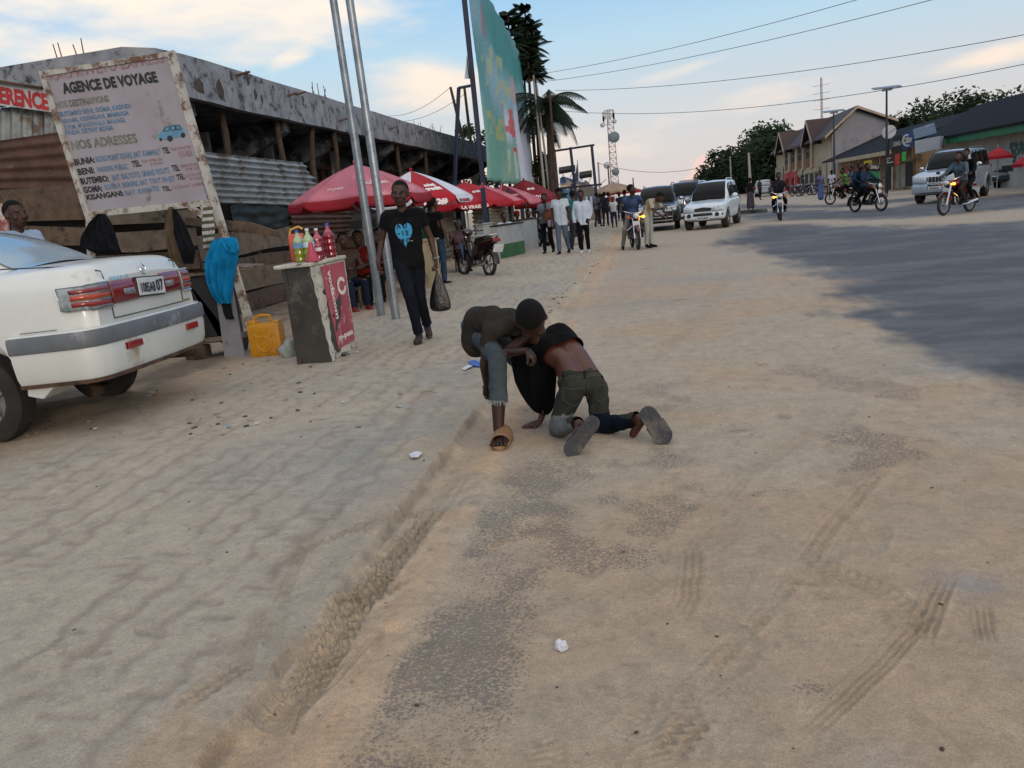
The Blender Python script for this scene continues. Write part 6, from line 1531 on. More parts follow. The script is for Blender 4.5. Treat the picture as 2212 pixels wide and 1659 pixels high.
def rider(label,M_,top,bottom,y=0,dz=0,J=None,**kw):
    j=dict(pelvis=(0,.20,.90),hL=(.1,.18,.87),hR=(-.1,.18,.87),kL=(.22,-.20,.70),kR=(-.22,-.20,.70),aL=(.19,.06,.38),aR=(-.19,.06,.38),tL=(.20,-.08,.33),tR=(-.20,-.08,.33),
      belly=(0,.18,1.05),chest=(0,.12,1.24),neck=(0,.07,1.43),head=(0,.02,1.585),sL=(.18,.10,1.37),sR=(-.18,.10,1.37),eL=(.31,-.05,1.15),eR=(-.31,-.05,1.15),wL=(.34,-.26,1.06),wR=(-.34,-.26,1.06))
    for k in j:
        if y: v=j[k];j[k]=(v[0],v[1]+y,v[2]+dz)
    if J: j.update(J)
    loc=M_.location.copy();p=person(label,loc,M_.rotation_euler.z,j,top=top,bottom=bottom,vox=.023,**kw)
    p['root'].rotation_euler=M_.rotation_euler;return p
# ---------- the two boys wrestling on the ground ----------
def JJ(loc,s,d,**kw):
    r={k:tuple((onY(*v)-loc)/s) for k,v in d.items()};r.update(kw);return r
BROWNS=mat('warm brown skin','#4c2d24',.45,'#3a231c',7,.12,50,spec=.45)
SKA=mat('boy dark skin','#352219',.5,'#2b1b14',12,.15,60,spec=.4)
TEE=mat('worn dark tee','#35322f',.9,'#292725',4,.5,14,spec=.1);JNL=mat('washed pale jeans','#424b50',.9,'#30383c',5,.5,16,stain='#6e665a',stain_scale=3,stain_amt=.35,spec=.1)
JND=mat('dirty dark jeans','#33352f',.9,'#262a2c',4,.6,14,stain='#4a463a',stain_scale=2.5,stain_amt=.4,spec=.1);JNB=mat('navy trouser leg','#161d29',.9,'#10151e',5,.5,16,spec=.1);JNG=mat('dust grey denim','#656a6c',.9,'#565a5a',5,.5,16,spec=.1);BLKT=mat('black vest','#0d0d0f',.9,'#141416',4,.4,14,spec=.1)
TAN=mat('tan rubber slide','#7e6145',.6,'#6a5039',4,.1,20,stain='#8d735a',stain_scale=4,stain_amt=.3);SLG=mat('grey rubber sole','#3a3d42',.8,'#2e3136',5,.3,30,stain='#57534d',stain_scale=3,stain_amt=.3)
sA=.86;locA=gp(1079,960);locA.z=0
jA=JJ(locA,sA,dict(aR=(1077,928,4.74),tR=(1081,958,4.60),kR=(1076,775,4.80),hR=(1038,722,5.12),hL=(1072,718,5.35),kL=(1135,800,5.45),aL=(1172,862,5.6),tL=(1178,868,5.5),
  pelvis=(1034,705,5.22),belly=(1046,694,5.15),chest=(1082,694,5.05),neck=(1128,698,4.95),head=(1149,694,4.80),sR=(1058,712,4.93),sL=(1140,722,5.02),eR=(1046,788,4.92),wR=(1051,832,4.98),eL=(1092,762,4.86),wL=(1140,757,4.78)),
  look=(.12,-.30,-.95),hup=(.05,-.92,.35),hdR=(.1,.4,-.8),hdL=(.6,-.1,-.8),nohem=True)
ex=MB();fa=onY(1080,958,4.61)-locA
for i,(dx,l) in enumerate(((-.040,.85),(-.021,.95),(-.002,1.),(.018,1.),(.040,1.25))):
    ex.cap(Vector((fa.x+dx,fa.y-.005,.040)),.011*l,Vector((fa.x+dx*1.15,fa.y-.052-.008*l,.036)),.0105*l,8,3)
PA=person('boy in a torn dark tee and pale frayed jeans bending over and gripping the kneeling boy',locA,0,jA,sA,SKA,TEE,JNL,sleeve=.50,trous=.62,vox=.010,fing=True,cat='person',build_shoes=False,wr=.010,face=True,shirt_len=.10,ext=ex,loose=1.06,hs=1.34,limb=1.3,eyes=False,curl=(.9,.6),palm=dict(R=(.5,-.6,0),L=(0,0,-1)))
ra=PA['root'];ra['label']='boy in worn dark tee, pale frayed jeans and tan slide bending over the other'
# frayed hem threads
m=MB();kk=PA['j']['kR'];aa=PA['j']['aR'];e=kk.lerp(aa,.60);dv=(aa-kk).normalized();u=dv.orthogonal().normalized();w=dv.cross(u)
for i in range(46):
    a=2*PI*i/46;r=.066*sA*(1+.05*random.random());p=e+(u*math.cos(a)+w*math.sin(a))*r;m.cyl(p-dv*.01,p+dv*random.uniform(.008,.028)+(u*random.uniform(-1,1)+w*random.uniform(-1,1))*.008,.002,.0012,4)
m.build('frayed_hem',mat('frayed thread','#8c9494',.9),PA['trousers'])
# tan slide on the planted foot
sl=MB();c0=Vector((fa.x,fa.y+.055,0));ou=[]
for k in range(24):
    a=2*PI*k/24;x=.056*math.cos(a)*(1+.12*(math.sin(a)<0));y=.145*math.sin(a);ou.append((c0.x+x,c0.y+y,.004))
sl.prism(ou,(0,0,.024));so1=sl.build('slide_sole',TAN,ra,bevel=.004)
sl=MB();sl.grid(lambda u,v:Vector((c0.x+.060*math.cos(PI*(1-u))*(1-.06*v),c0.y-.035+.125*v-.018*math.sin(PI*u)*(1-v)*0,.012+(.062+.03*v)*math.sin(PI*u)**.7)),20,8);sl.build('slide_strap',TAN,so1,2,solid=.007)
# kneeling boy
sB=.86;locB=gp(1250,950);locB.z=0
jB=JJ(locB,sB,dict(pelvis=(1258,828,4.86),hL=(1234,846,4.82),hR=(1288,840,4.90),kL=(1203,925,4.84),kR=(1296,922,4.86),aL=(1250,915,4.55),tL=(1240,955,4.45),aR=(1382,903,4.66),tR=(1368,937,4.70),
  belly=(1232,776,5.02),chest=(1192,742,5.18),neck=(1164,728,5.32),head=(1138,755,5.42),sL=(1160,768,5.16),sR=(1208,716,5.36),eL=(1184,858,5.10),wL=(1166,912,5.06),eR=(1230,830,5.5),wR=(1232,890,5.45)),
  look=(-.3,.3,-.9),hup=(-.5,.8,0),hdL=(-1,-.15,-.12),hdR=(0,.8,-.3),nohem=False)
jB['hem']=tuple((onY(1213,766,5.08)-locB)/sB)
PB=person('x',locB,0,jB,sB,BROWNS,BLKT,JND,sleeve=.0,trous=.96,vox=.010,fing=True,build_shoes=False,wr=.012,face=False,shirt_len=.0,loose=1.0,fat=1.0,palm=dict(L=(0,0,-1),R=(0,0,-1)),curl=(.12,.2))
rb=PB['root'];rb['label']='kneeling boy seen from behind with bare lower back, dark dirty jeans and grey slide soles'
# recolour lower legs: dusty left shin, navy right shin, as separate patches of the trousers
tm=PB['trousers'].data
for mm in (JNG,JNB): tm.materials.append(mm)
kL,aL,kR,aR=[PB['j'][k] for k in('kL','aL','kR','aR')]
for p in tm.polygons:
    c=p.center
    tl=(c-kL).dot((aL-kL).normalized());tr=(c-kR).dot((aR-kR).normalized())
    if c.x<(kL.x+kR.x)/2+.05 and c.z<kL.z+.10+.02*mnoise.noise(c*20) : p.material_index=1
    elif c.x>=(kL.x+kR.x)/2+.03 and tr>.03 and c.z<kR.z+.10: p.material_index=2
def camcast(ob,px,py,off=.003):
    root=ob.parent;bv=ob.get('_bv')
    C=Vector((0,0,H))-root.location;d=ray(px,py).normalized()
    h=BVC[ob.name].ray_cast(C,d)
    return h[0]-d*off if h[0] else None
BVC={}
def bvc(ob): BVC[ob.name]=BVHTree.FromPolygons([v.co[:] for v in ob.data.vertices],[tuple(p.vertices) for p in ob.data.polygons])
bvc(PB['trousers'])
def stitch(ob,pts,r,mt,name,par=None,n=8,off=.003,closed=False):
    m=MB();ps=[]
    for a,b_ in zip(pts[:-1],pts[1:]):
        for k in range(n):
            q=camcast(ob,a[0]+(b_[0]-a[0])*k/n,a[1]+(b_[1]-a[1])*k/n,off)
            if q: ps.append(q)
    if len(ps)>1: m.tube(ps,r,5);m.build(name,mt,par or ob,True)
SEAM=mat('jeans seam','#3b3c37',.9);tr=PB['trousers']
stitch(tr,[(1207,812),(1235,805),(1262,803),(1290,801),(1314,797)],.007,JND,'waistband')
stitch(tr,[(1207,820),(1235,816),(1262,814),(1290,812),(1315,808)],.0022,SEAM,'waist_seam')
stitch(tr,[(1213,836),(1232,841),(1262,838),(1262,862),(1240,878),(1218,866),(1213,836)],.003,SEAM,'back_pocket',n=5)
stitch(tr,[(1288,834),(1308,832),(1310,858),(1298,870),(1286,860),(1288,834)],.003,SEAM,'back_pocket',n=5)
stitch(tr,[(1270,806),(1271,835),(1268,870),(1262,900)],.003,SEAM,'rear_seam')
for px in (1262,1216,1300): stitch(tr,[(px,800),(px+1,820)],.0055,JNB,'belt_loop',n=5,off=.006)
# black vest hanging from the kneeling boy's chest
m=MB()
rows=[(742,1112,1206),(765,1103,1205),(795,1106,1204),(825,1112,1202),(850,1124,1200),(872,1138,1198),(888,1152,1192),(896,1168,1184)]
def hv(u,v):
    t=v*(len(rows)-1);i=min(int(t),len(rows)-2);f=t-i;a,b_=rows[i],rows[i+1];xl=a[1]*(1-f)+b_[1]*f;xr=a[2]*(1-f)+b_[2]*f;y=a[0]*(1-f)+b_[0]*f
    w=.5-.5*math.cos(u*2*PI);side=1 if u<.5 else -1
    env=math.sqrt(max(0,1-(2*w-1)**2))
    Y=5.10-side*.055*env-.014*math.sin(w*17+3*v)*env
    return onY(xl+(xr-xl)*w,y,Y)-locB
m.grid(hv,48,36);m.build('hanging_vest',BLKT,PB['shirt'],2)
def sole(root,a,b_,w,Ya,Yb,mt,th=.022,tilt=.0):
    A_=onY(*a,Ya)-root.location;B_=onY(*b_,Yb)-root.location;d=(B_-A_);L_=d.length;d.normalize();vw=(A_-(Vector((0,0,H))-root.location)).normalized();s_=d.cross(vw).normalized();s_=(s_+vw*tilt).normalized();n_=s_.cross(d).normalized()
    if n_.dot(vw)<0:n_=-n_
    ou=[]
    for k in range(12): q=PI*k/11;ou.append(A_+d*w*.86*(1-math.sin(q))+s_*w*.86*math.cos(q))
    ou.append(A_.lerp(B_,.5)-s_*w*.84)
    for k in range(12): q=PI*k/11;ou.append(B_-d*w*(1-math.sin(q))-s_*w*math.cos(q))
    ou.append(A_.lerp(B_,.5)+s_*w*.90)
    m=MB();m.prism(ou,n_*th);o=m.build('slide_sole',mt,root,bevel=.004)
    # strap on the far side
    m=MB();c_=A_.lerp(B_,.62)+n_*th;m.grid(lambda u,v:c_+d*(.045*(2*v-1))+s_*w*.95*math.cos(PI*u)+n_*(.05*math.sin(PI*u)),14,3);m.build('slide_strap',mt,o,2,solid=.006);return o
sole(rb,(1290,902),(1226,986),.052,4.44,4.38,SLG,tilt=.35)
sole(rb,(1390,880),(1442,958),.060,4.60,4.52,SLG,tilt=-.1)
# ---------- the man walking in black ----------
gm_=gp(905,744);locM=gm_.copy();locM.z=.03
MAN=person('man walking in black tee with a blue heart print, carrying a black plastic bag',locM,R_(12),
  dict(head=(.005,-.05,1.635),neck=(.0,-.015,1.475),chest=(0,-.01,1.28),belly=(0,0,1.08),pelvis=(0,0,.96),sL=(.185,0,1.41),sR=(-.185,-.01,1.41),eL=(.27,.05,1.13),eR=(-.27,.03,1.15),wL=(.30,.0,.88),wR=(-.325,-.08,.93),
  hL=(.09,0,.93),hR=(-.09,0,.93),kL=(.075,.04,.51),kR=(-.02,-.14,.53),aL=(.10,.24,.15),aR=(.02,-.08,.09),tL=(.12,.13,.06),tR=(.00,-.23,.035),look=(-.12,-1,-.02),hdR=(-.05,-.1,-1),hdL=(.02,0,-1)),
  1.015,SKIN,cloth('#0e0f12','#15161a'),cloth('#12151d','#191d27'),mat('brown sandal','#2a1d18',.7),sleeve=.5,vox=.0095,fing=True,shirt_len=.07,fat=1.0,palm=dict(L=(-1,0,0),R=(1,0,0)),curl=(.95,.7),wr=.007)
HB=mat('blue heart print','#2f87b5',.8);BKP=mat('black print','#0b0b0d',.85);WPR=mat('white print','#a9b2b8',.8)
zc=1.235;hp=[]
for k in range(40):
    t=2*PI*k/40;hp.append((.0068*16*math.sin(t)**3*.86-.0,zc+.0090*(13*math.cos(t)-5*math.cos(2*t)-2*math.cos(3*t)-math.cos(4*t))*1.02))
hv_,hf_=subdiv2d(hp,[tuple(range(40))],.012);it=[(hv_,hf_,HB,'heart_print',.004)]
for (tx,x,z,h_) in (('A U',-.072,1.295,.050),('I S',-.022,1.215,.050),('M O',-.060,1.135,.048)):
    v_,f_=text2d(tx,h_/.72,.0016);v_,f_=subdiv2d([(a[0]+x,a[1]+z) for a in v_],f_,.012);it.append((v_,f_,BKP,'print_letters',.012))
v_,f_=text2d('-',.09,.0016);v_,f_=subdiv2d([(a[0]-.072,a[1]+1.215) for a in v_],f_,.012);it.append((v_,f_,BKP,'print_letters',.012))
v_,f_=subdiv2d([(.03,1.145),(.085,1.145),(.085,1.15),(.03,1.15)],[(0,1,2,3)],.012);it.append((v_,f_,WPR,'small_print',.005))
project_text(MAN,it)
# beard shadow and watch
m=MB();q=MAN['j']['wL'];m.torus(q+Vector((0,0,.035)),.034,.008,(0,0,1),20,6);m.cyl(q+Vector((.03,0,.035)),q+Vector((.043,0,.035)),.02,.02,12);m.build('wristwatch',mat('watch steel','#8a8f94',.3,metal=.9),MAN['root'],True)
wp=MAN['root'].matrix_basis@Vector((0,0,0))
import mathutils
Mw=Matrix.Translation(locM)@Euler((0,0,R_(12))).to_matrix().to_4x4()
hpz=Mw@(MAN['j']['wL']+Vector((0,-.02,-.10)))
bag=MB();n=20;prof=[(.012,0),(.02,-.05),(.05,-.11),(.09,-.20),(.125,-.33),(.135,-.42),(.11,-.46),(.02,-.47)]
vs=[]
for i,(r,z) in enumerate(prof):
    for k in range(n):
        a=2*PI*k/n;rr=r*(1+.12*mnoise.noise(Vector((math.cos(a)*2,math.sin(a)*2,z*9)))+.10*math.sin(a*5+z*6)*(i>1));vs.append((rr*math.cos(a),rr*.55*math.sin(a),z))
bag.add(vs,[(i*n+k,i*n+(k+1)%n,(i+1)*n+(k+1)%n,(i+1)*n+k) for i in range(len(prof)-1) for k in range(n)]+[tuple(range(n)),tuple(range((len(prof)-1)*n,len(prof)*n))])
bg_=bag.mesh();bg_=ev(bg_,[('SUBSURF',dict(levels=2))])
bo=link('plastic_bag',bg_,mat('black plastic bag','#0c0d10',.35,'#15161a',5,.8,16,spec=.6),None,2);bo.location=hpz;bo.scale=(.95,1,1.0);tag(bo,'black plastic bag carried in the left hand of the walking man','bag')
# ---------- everybody else ----------
def at_(px,py): g=gp(px,py);return (g.x,g.y,0)
WT=cloth('#a9b6c4','#95a3b2');WT2=cloth('#aab8c8','#9aa9ba');GREYT=cloth('#4a5562');BLJ=cloth('#27364a','#1d2a3a');BLK2=cloth('#0f1013')
# man at far left behind the car
q=onY(46,485,7.6);person('man in a pale blue shirt seen in profile behind the roof of the white sedan',(q.x-.05,7.6,0.14),R_(75),dict(eL=(.2,-.05,1.15),eR=(-.2,-.05,1.15)),1.06,SKIN,cloth('#8fa3bd','#7d91ab'),BLK2,vox=.011,sleeve=.6)
g=at_(955,616);person('man in dark top and blue jeans standing with one hand raised to his head',g,R_(150),dict(eL=(.38,-.05,1.52),wL=(.14,-.06,1.66),hdL=(-1,0,0),eR=(-.22,0,1.12)),1.02,None,BLK2,cloth('#2c3b52','#223045'),vox=.018,sleeve=.4)
g=at_(1186,548);P3=person('slim man with a backpack and grey shirt left of the man in the cap',g,R_(-5),dict(eL=(.22,-.10,1.15),wL=(-.02,-.22,1.18),hdL=(-1,0,0),aR=(-.10,-.08,.09),tR=(-.11,-.24,.04),aL=(.12,.15,.12),tL=(.12,.02,.05)),.99,None,cloth('#6d7480','#4c525c'),cloth('#15181e'),vox=.018,sleeve=.5)
o=thing('backpack','dark backpack with bright patches carried in front by the slim man in grey','bag',(g[0]+.10,g[1]-.20,1.12));m=MB();m.bbox((0,0,0),(.26,.16,.36),.06);m.build('pack',cloth('#2a2f3d','#8a5a3c'),o,True);m=MB();m.tube([(-.08,.02,.15),(-.08,.16,.30),(-.08,.24,.2)],.018,6);m.build('strap',BLK2,o);m=MB();m.bbox((.05,-.06,-.24),(.16,.05,.2),.02);m.build('hanging_cloth',cloth('#8d9bb5','#a33b3b'),o)
g=at_(1218,550);P4=person('man in a white tee, black cap and grey trousers walking in the middle of three',g,R_(-8),dict(head=(.0,0,1.625),look=(.1,-1,.25),eL=(.24,.02,1.12),eR=(-.24,.05,1.12),kR=(-.08,-.1,.52),aR=(-.08,-.12,.09),tR=(-.09,-.28,.04),aL=(.12,.18,.14),tL=(.12,.06,.05)),1.04,None,WT,cloth('#4f5c6e','#434f60'),vox=.017,sleeve=.5,hat=BLK2,shirt_len=.12)
tri=[(.085,1.355),(.125,1.355),(.105,1.385)];v_,f_=subdiv2d(tri,[(0,1,2)],.03);project_text(P4,[(v_,f_,BKP,'chest_emblem',.005)])
g=at_(1264,547);P5=person('man in long sleeved white shirt, black trousers and white shoes walking on the pavement',g,R_(-3),dict(eL=(.25,.04,1.14),wL=(.19,-.03,.93),eR=(-.25,.04,1.13),wR=(-.24,.0,.86),kR=(-.08,-.1,.52),aR=(-.07,-.10,.09),tR=(-.09,-.26,.04)),.97,None,WT2,BLK2,cloth('#aeb6bb',r=.6),vox=.017,sleeve=1.97,shirt_len=.10)
# seated at the first table
SEAT=dict(pelvis=(0,0,.50),hL=(.1,-.02,.48),hR=(-.1,-.02,.48),kL=(.14,-.44,.50),kR=(-.12,-.44,.50),aL=(.14,-.42,.09),aR=(-.12,-.5,.09),tL=(.15,-.56,.04),tR=(-.12,-.64,.04),belly=(0,-.02,.64),chest=(0,-.05,.84),neck=(0,-.07,1.02),head=(0,-.10,1.17),sL=(.175,-.06,.96),sR=(-.175,-.06,.96),eL=(.24,-.16,.72),eR=(-.24,-.16,.72),wL=(.12,-.38,.72),wR=(-.12,-.38,.72))
def seat(label,px,py,Y,rz,J=None,lift=0,**kw):
    q=onY(px,py,Y);j=dict(SEAT);j.update(J or {});return person(label,(q.x,Y,lift),rz,j,vox=kw.pop('vox',.014),**kw)
def stool(label,loc,group='stools under the seated people'):
    t=thing('stool',label,'stool',(loc[0],loc[1],0),0,group);m=MB();m.bbox((0,0,.37),(.34,.32,.05),.01);m.build('seat',PLK2,t)
    for a in(-1,1):
        for b_ in(-1,1): m=MB();m.cyl((a*.13,b_*.12,0),(a*.12,b_*.11,.35),.02,.02,6);m.build('leg',PLK2,t)
def ss(label,px,py,Y,rz,sl,**kw): P_=seat(label,px,py,Y,rz,**kw);l=P_['root'].location;stool(sl,l);return P_
ss('seated man in brown shirt and jeans with red shoes at the box table',738,520,12.8,R_(40),'stool of the man in red and white shoes',top=cloth('#4a3f3a','#3b322e'),bottom=cloth('#1d2738'),shoe=mat('red shoe','#6e171b',.6))
ss('man in an orange red top sitting behind the brown shirted man at the box table',775,520,13.6,R_(10),'stool of the man in the orange red top',top=cloth('#5e1a13','#4a140f'),bottom=BLK2)
ss('man in the shade behind the twin poles leaning on the box table',822,520,13.9,R_(-10),'stool of the man behind the twin poles',top=cloth('#46201d'),bottom=BLK2)
ss('man in a checked shirt sitting low behind the parked scooter',992,520,19.5,R_(20),'stool of the man in the checked shirt',top=cloth('#5b4a52','#3d3038'),bottom=BLK2,vox=.018)
ss('man in a white shirt and khaki trousers reading at the white and green counter',1090,500,24.6,R_(25),'stool of the man in khaki trousers',top=WT,bottom=cloth('#5a5142','#494135'),vox=.018)
ss('man in a red cap sitting behind the grey counter',1118,480,27.4,R_(10),'stool of the man in the red cap',top=cloth('#31343a'),bottom=BLK2,hat=cloth('#5e1518'),vox=.02)
ss('man in jeans stretching his legs beside the grey counter',1140,480,28.4,R_(35),'stool of the man stretching his legs',top=cloth('#2e3136'),bottom=BLJ,vox=.02,J=dict(kL=(.14,-.44,.42),aL=(.2,-.86,.1),tL=(.2,-.98,.12),kR=(-.1,-.42,.42),aR=(-.05,-.8,.1),tR=(-.05,-.94,.12)))
q=onY(927,505,17.4);m=MB();m.ell((0,0,0),(.2,.16,.26),None,16,10);me=m.mesh()
for v in me.vertices: v.co*=1+.25*mnoise.noise(v.co*7)
o=link('green_bag',me,mat('green plastic bag','#0f6b4c',.4,'#0b5239',5,.6,14),None,2);o.location=(q.x,17.0,1.21);tag(o,'green plastic bag on the beige cabinet beside the man with raised arm','bag')
# bikes and riders
S1=scooter('dark red and black scooter parked with its back to the viewer under the red umbrellas',1030,597,R_(-140))
M1=moto('red motorcycle with lit orange indicator stopped in front of the dark SUV',1372,541,R_(8),'#5c1a14',lit=1)
M1.location.y+=.75
rider('rider in blue floral shirt and pale trousers with one foot on the ground',M1,cloth('#3c5274','#141a28'),cloth('#6c6f6d'),J=dict(aR=(-.34,.0,.10),tR=(-.36,-.14,.05),kR=(-.27,-.14,.54),look=(.9,-.3,.0),eR=(-.33,.0,1.15)),sleeve=.6)
pw=person('long haired man in a cream top leaning down beside the red motorcycle',(M1.location.x+.38,M1.location.y-.15,0),R_(60),dict(head=(0,-.40,1.30),neck=(0,-.26,1.28),chest=(0,-.12,1.18),belly=(0,-.02,1.05),sL=(.17,-.2,1.24),sR=(-.17,-.2,1.24),eL=(.2,-.35,1.0),wL=(.1,-.5,.85),eR=(-.22,-.3,1.0),wR=(-.15,-.48,.85),look=(0,-.7,-.7)),1.,None,cloth('#9a9482','#8b8574'),cloth('#8d9590','#7c847f'),vox=.02,sleeve=.9)
M2=moto('dark motorcycle with one lit orange indicator coming up the middle of the road',1690,477,R_(-6),'#17181c',lit=-1,roundlamp=False);M2.location.y+=.6
rider('rider in a dark checked jacket on the motorcycle in the middle of the road',M2,cloth('#15171d','#2b2e36'),BLK2,sleeve=1.9)
M3=moto('dark red motorcycle with round headlamp turning in the road before the shops',1880,458,R_(30),'#3a1218');M3.location.y+=.3
rider('rider in a blue denim jacket on the turning motorcycle',M3,cloth('#25374a','#1c2b3b'),BLK2,sleeve=1.9)
rider('passenger in blue sitting behind the rider on the turning motorcycle',M3,cloth('#1f3044','#182637'),BLK2,y=.36,dz=.05,sleeve=1.9)
M4=moto('red motorcycle with pale blue front fender seen side on behind the turning bike',1822,440,R_(-78),'#3d1419');M4.location.y+=.2
rider('rider in black with bright green safety vest on the side-on motorcycle',M4,mat('hi vis vest','#5f9a3a',.7,'#15181a',4,.1,8),BLK2,sleeve=1.9,top_=0) if False else rider('rider in a bright green safety vest on the side-on motorcycle',M4,mat('hi vis vest','#5f9a3a',.7,'#1b2a1a',3,.1,8),BLK2,sleeve=.3,y=-.02)
rider('woman in a pale blue and black top riding at the back of the side-on motorcycle',M4,cloth('#8292ad','#14151a'),BLK2,y=.40,dz=.05,sleeve=1.,J=None)
M5=moto('red motorcycle with lit orange indicator carrying two people in front of the big silver SUV',2072,462,R_(-50),'#5e1012',lit=1,roundlamp=False);M5.location.y+=.2
rider('rider in a grey blue jacket and scarf in front of the big silver SUV',M5,cloth('#4a5a66','#3d4c57'),cloth('#2b2a28'),sleeve=1.95)
rider('passenger in black behind the rider in the grey blue jacket',M5,BLK2,BLK2,y=.38,dz=.06,sleeve=1.95)
M6=moto('motorcycle parked between the men in white walking on the pavement',1240,530,R_(170),'#20242a',group='motorcycles parked on the pavement');M6.location.x+=.1
M7=moto('motorcycle parked half behind the man with the backpack',1160,540,R_(200),'#20242a',group='motorcycles parked on the pavement');M7.location.y+=2
for i,(px,py,r) in enumerate(((1742,423,60),(1766,420,100),(1722,424,30))):
    moto(['parked motorcycle left of the woman in the long dress','parked motorcycle by the pale shop pillars','parked motorcycle in front of the red shops'][i],px,py,R_(r),'#23262c',group='motorcycles parked by the shops')
# far people
FAR=[(1310,489,1.0,'#1c2230','#1a1e28','person in a dark suit with back turned on the far pavement',180),(1328,492,.84,'#b4bcc6','#25324a','child in a white top and jeans on the far pavement',0),(1293,490,1.,'#6a6f86','#2a2d3a','person in a purple striped top at the edge of the far pavement',150),(1341,478,.95,'#23262e','#1c1f26','person in black under the far red umbrella',190),
 (1246,540,1.0,'#1d5a5a','#252a38','person in teal partly hidden between the two men in white',180),
 (1622,452,1.,'#17181c','#3c3a44','woman in black top and patterned skirt walking on the traffic island',170,1),
 (1773,432,1.,'#6b6a98','#4a5a8c','woman in a long purple and teal dress crossing by the shops',10,1),(1797,426,1.,'#a9b3c2','#3a2d2c','man in a white shirt with arms out by the shops',160),
 (1642,432,1.,'#33302f','#22242a','person in brown beside the silver wagon',40),(1735,418,1.,'#39424f','#22242a','person in grey among the parked motorcycles',90),
 (1868,410,1.,'#5a2226','#1c1d22','person in dark red in front of the green sign',0),(1318,484,1.,'#8d3a30','#2a2d38','person in a red top behind the child in white',180),(1354,492,.98,'#23304a','#1b1f2a','person in navy beside the stopped motorcycle',190)]
for f in FAR:
    g=at_(f[0],f[1]);person(f[5],g,R_(f[6]),dict(aL=(.12,.12,.1),tL=(.12,0,.05),aR=(-.1,-.1,.09),tR=(-.1,-.25,.04)),f[2],None,cloth(f[3],'#2a2c33' if f[3] in('#7b4a55','#6a6f86','#6b6a98') else None),cloth(f[4]),vox=.034,sleeve=.6,skirt=len(f)>7,face=False,wr=.004)
# ---------- far left / centre background, right side street, trees, wires, litter ----------
c3=lambda x,y:((1880+x*.3074)*.864,(200+y*.3074)*.864)
c4=lambda x,y:((1360+x*.28933)*.864,(150+y*.28933)*.864)
c5=lambda x,y:((1040+x*.28931)*.864,(y*.28931)*.864)
c6=lambda x,y:((1240+x/7.373)*.864,(380+y/7.373)*.864)
XW=17.3;NX=Vector((-1,0,0))
def root(name,label,cat,p,group=None): return thing(name,label,cat,(p[0],p[1],0),0,group)
def sx(r,name,mt,pts,X=XW,th=.1,par=None,off=0,N=NX,P0=None):
    m=atroot(r);slabpx(m,pts,P0 or Vector((X,0,0)),N,th,off);return m.build(name,mt,par or r,fix=True)
CRM=mat('cream render','#a8987c',.85,'#96876d',.6,.1,3,stain='#6e6353',stain_scale=.7,stain_amt=.25);GRW=mat('grey render','#7c7f86',.85,'#6e7178',.5,.1,3,stain='#55565a',stain_scale=.6,stain_amt=.2)
BRF=mat('brown metal roof','#331d1e',.7,'#2c1b1c',.8,.1,4);DKR=mat('dark slate roof','#15191e',.85,'#101317',.8,.2,4,spec=.15,stain='#22262b',stain_scale=.8,stain_amt=.2);BRK=mat('brick panel','#7a4a3a',.85,'#67402f',3)
DKW=mat('dark opening','#14110f',.8,'#1d1916',2);RDS=mat('red shop paint','#8f1f22',.7,'#a02a2a',1.5);GRN2=mat('green fascia','#1d6a45',.7,'#185a3b',2);PHW=mat('pharmacy wall','#a09c94',.85,'#8d8a83',.8,.1,3,stain='#6d6a64',stain_scale=.7,stain_amt=.2);TRM=mat('pale trim','#9c8f7c',.8,'#84796a',2)
sc_w=mat('sign white','#b5b5b0',.7)
# two storey cream building with gables
Y0,Y1=80.,112.
b1=root('cream_building','two storey cream shop building with brown gabled roof and grey blank end wall','building',(17,80))
ez=onX(*c3(548,480),17.0).z;pk=onY(*c3(845,228),Y0);ex_=onY(*c3(1115,330),Y0)
Y1=onX(*c3(197,600),17.0).y
m=atroot(b1);m.prism([(17,Y0,0),(ex_.x,Y0,0),(ex_.x,Y0,ex_.z-.1),(pk.x,Y0,pk.z-.15),(17,Y0,ez)],(0,.3,0));m.build('end_wall',GRW,b1)
m=atroot(b1);m.box((17.15,(Y0+Y1)/2+.16,ez/2),(.3,Y1-Y0-.3,ez));m.box(((17+ex_.x)/2,Y1,ez/2),(ex_.x-17,.3,ez));m.build('street_wall',CRM,b1)
rz_=pk.z
m=atroot(b1);m.prism([(16.3,Y0-.6,ez-.25),(pk.x,Y0-.6,rz_),(ex_.x+.6,Y0-.6,ex_.z-.15),(ex_.x+.6,Y0-.6,ex_.z-.0),(pk.x,Y0-.6,rz_+.18),(16.3,Y0-.6,ez-.05)],(0,Y1-Y0+1.2,0));rf=m.build('roof',BRF,b1)
m=atroot(b1);m.prism([(16.28,Y0-.66,ez-.32),(pk.x,Y0-.66,rz_-.06),(ex_.x+.62,Y0-.66,ex_.z-.2),(ex_.x+.62,Y0-.66,ex_.z+.02),(pk.x,Y0-.66,rz_+.16),(16.28,Y0-.66,ez-.06)],(0,.05,0));m.build('barge_board',TRM,rf)
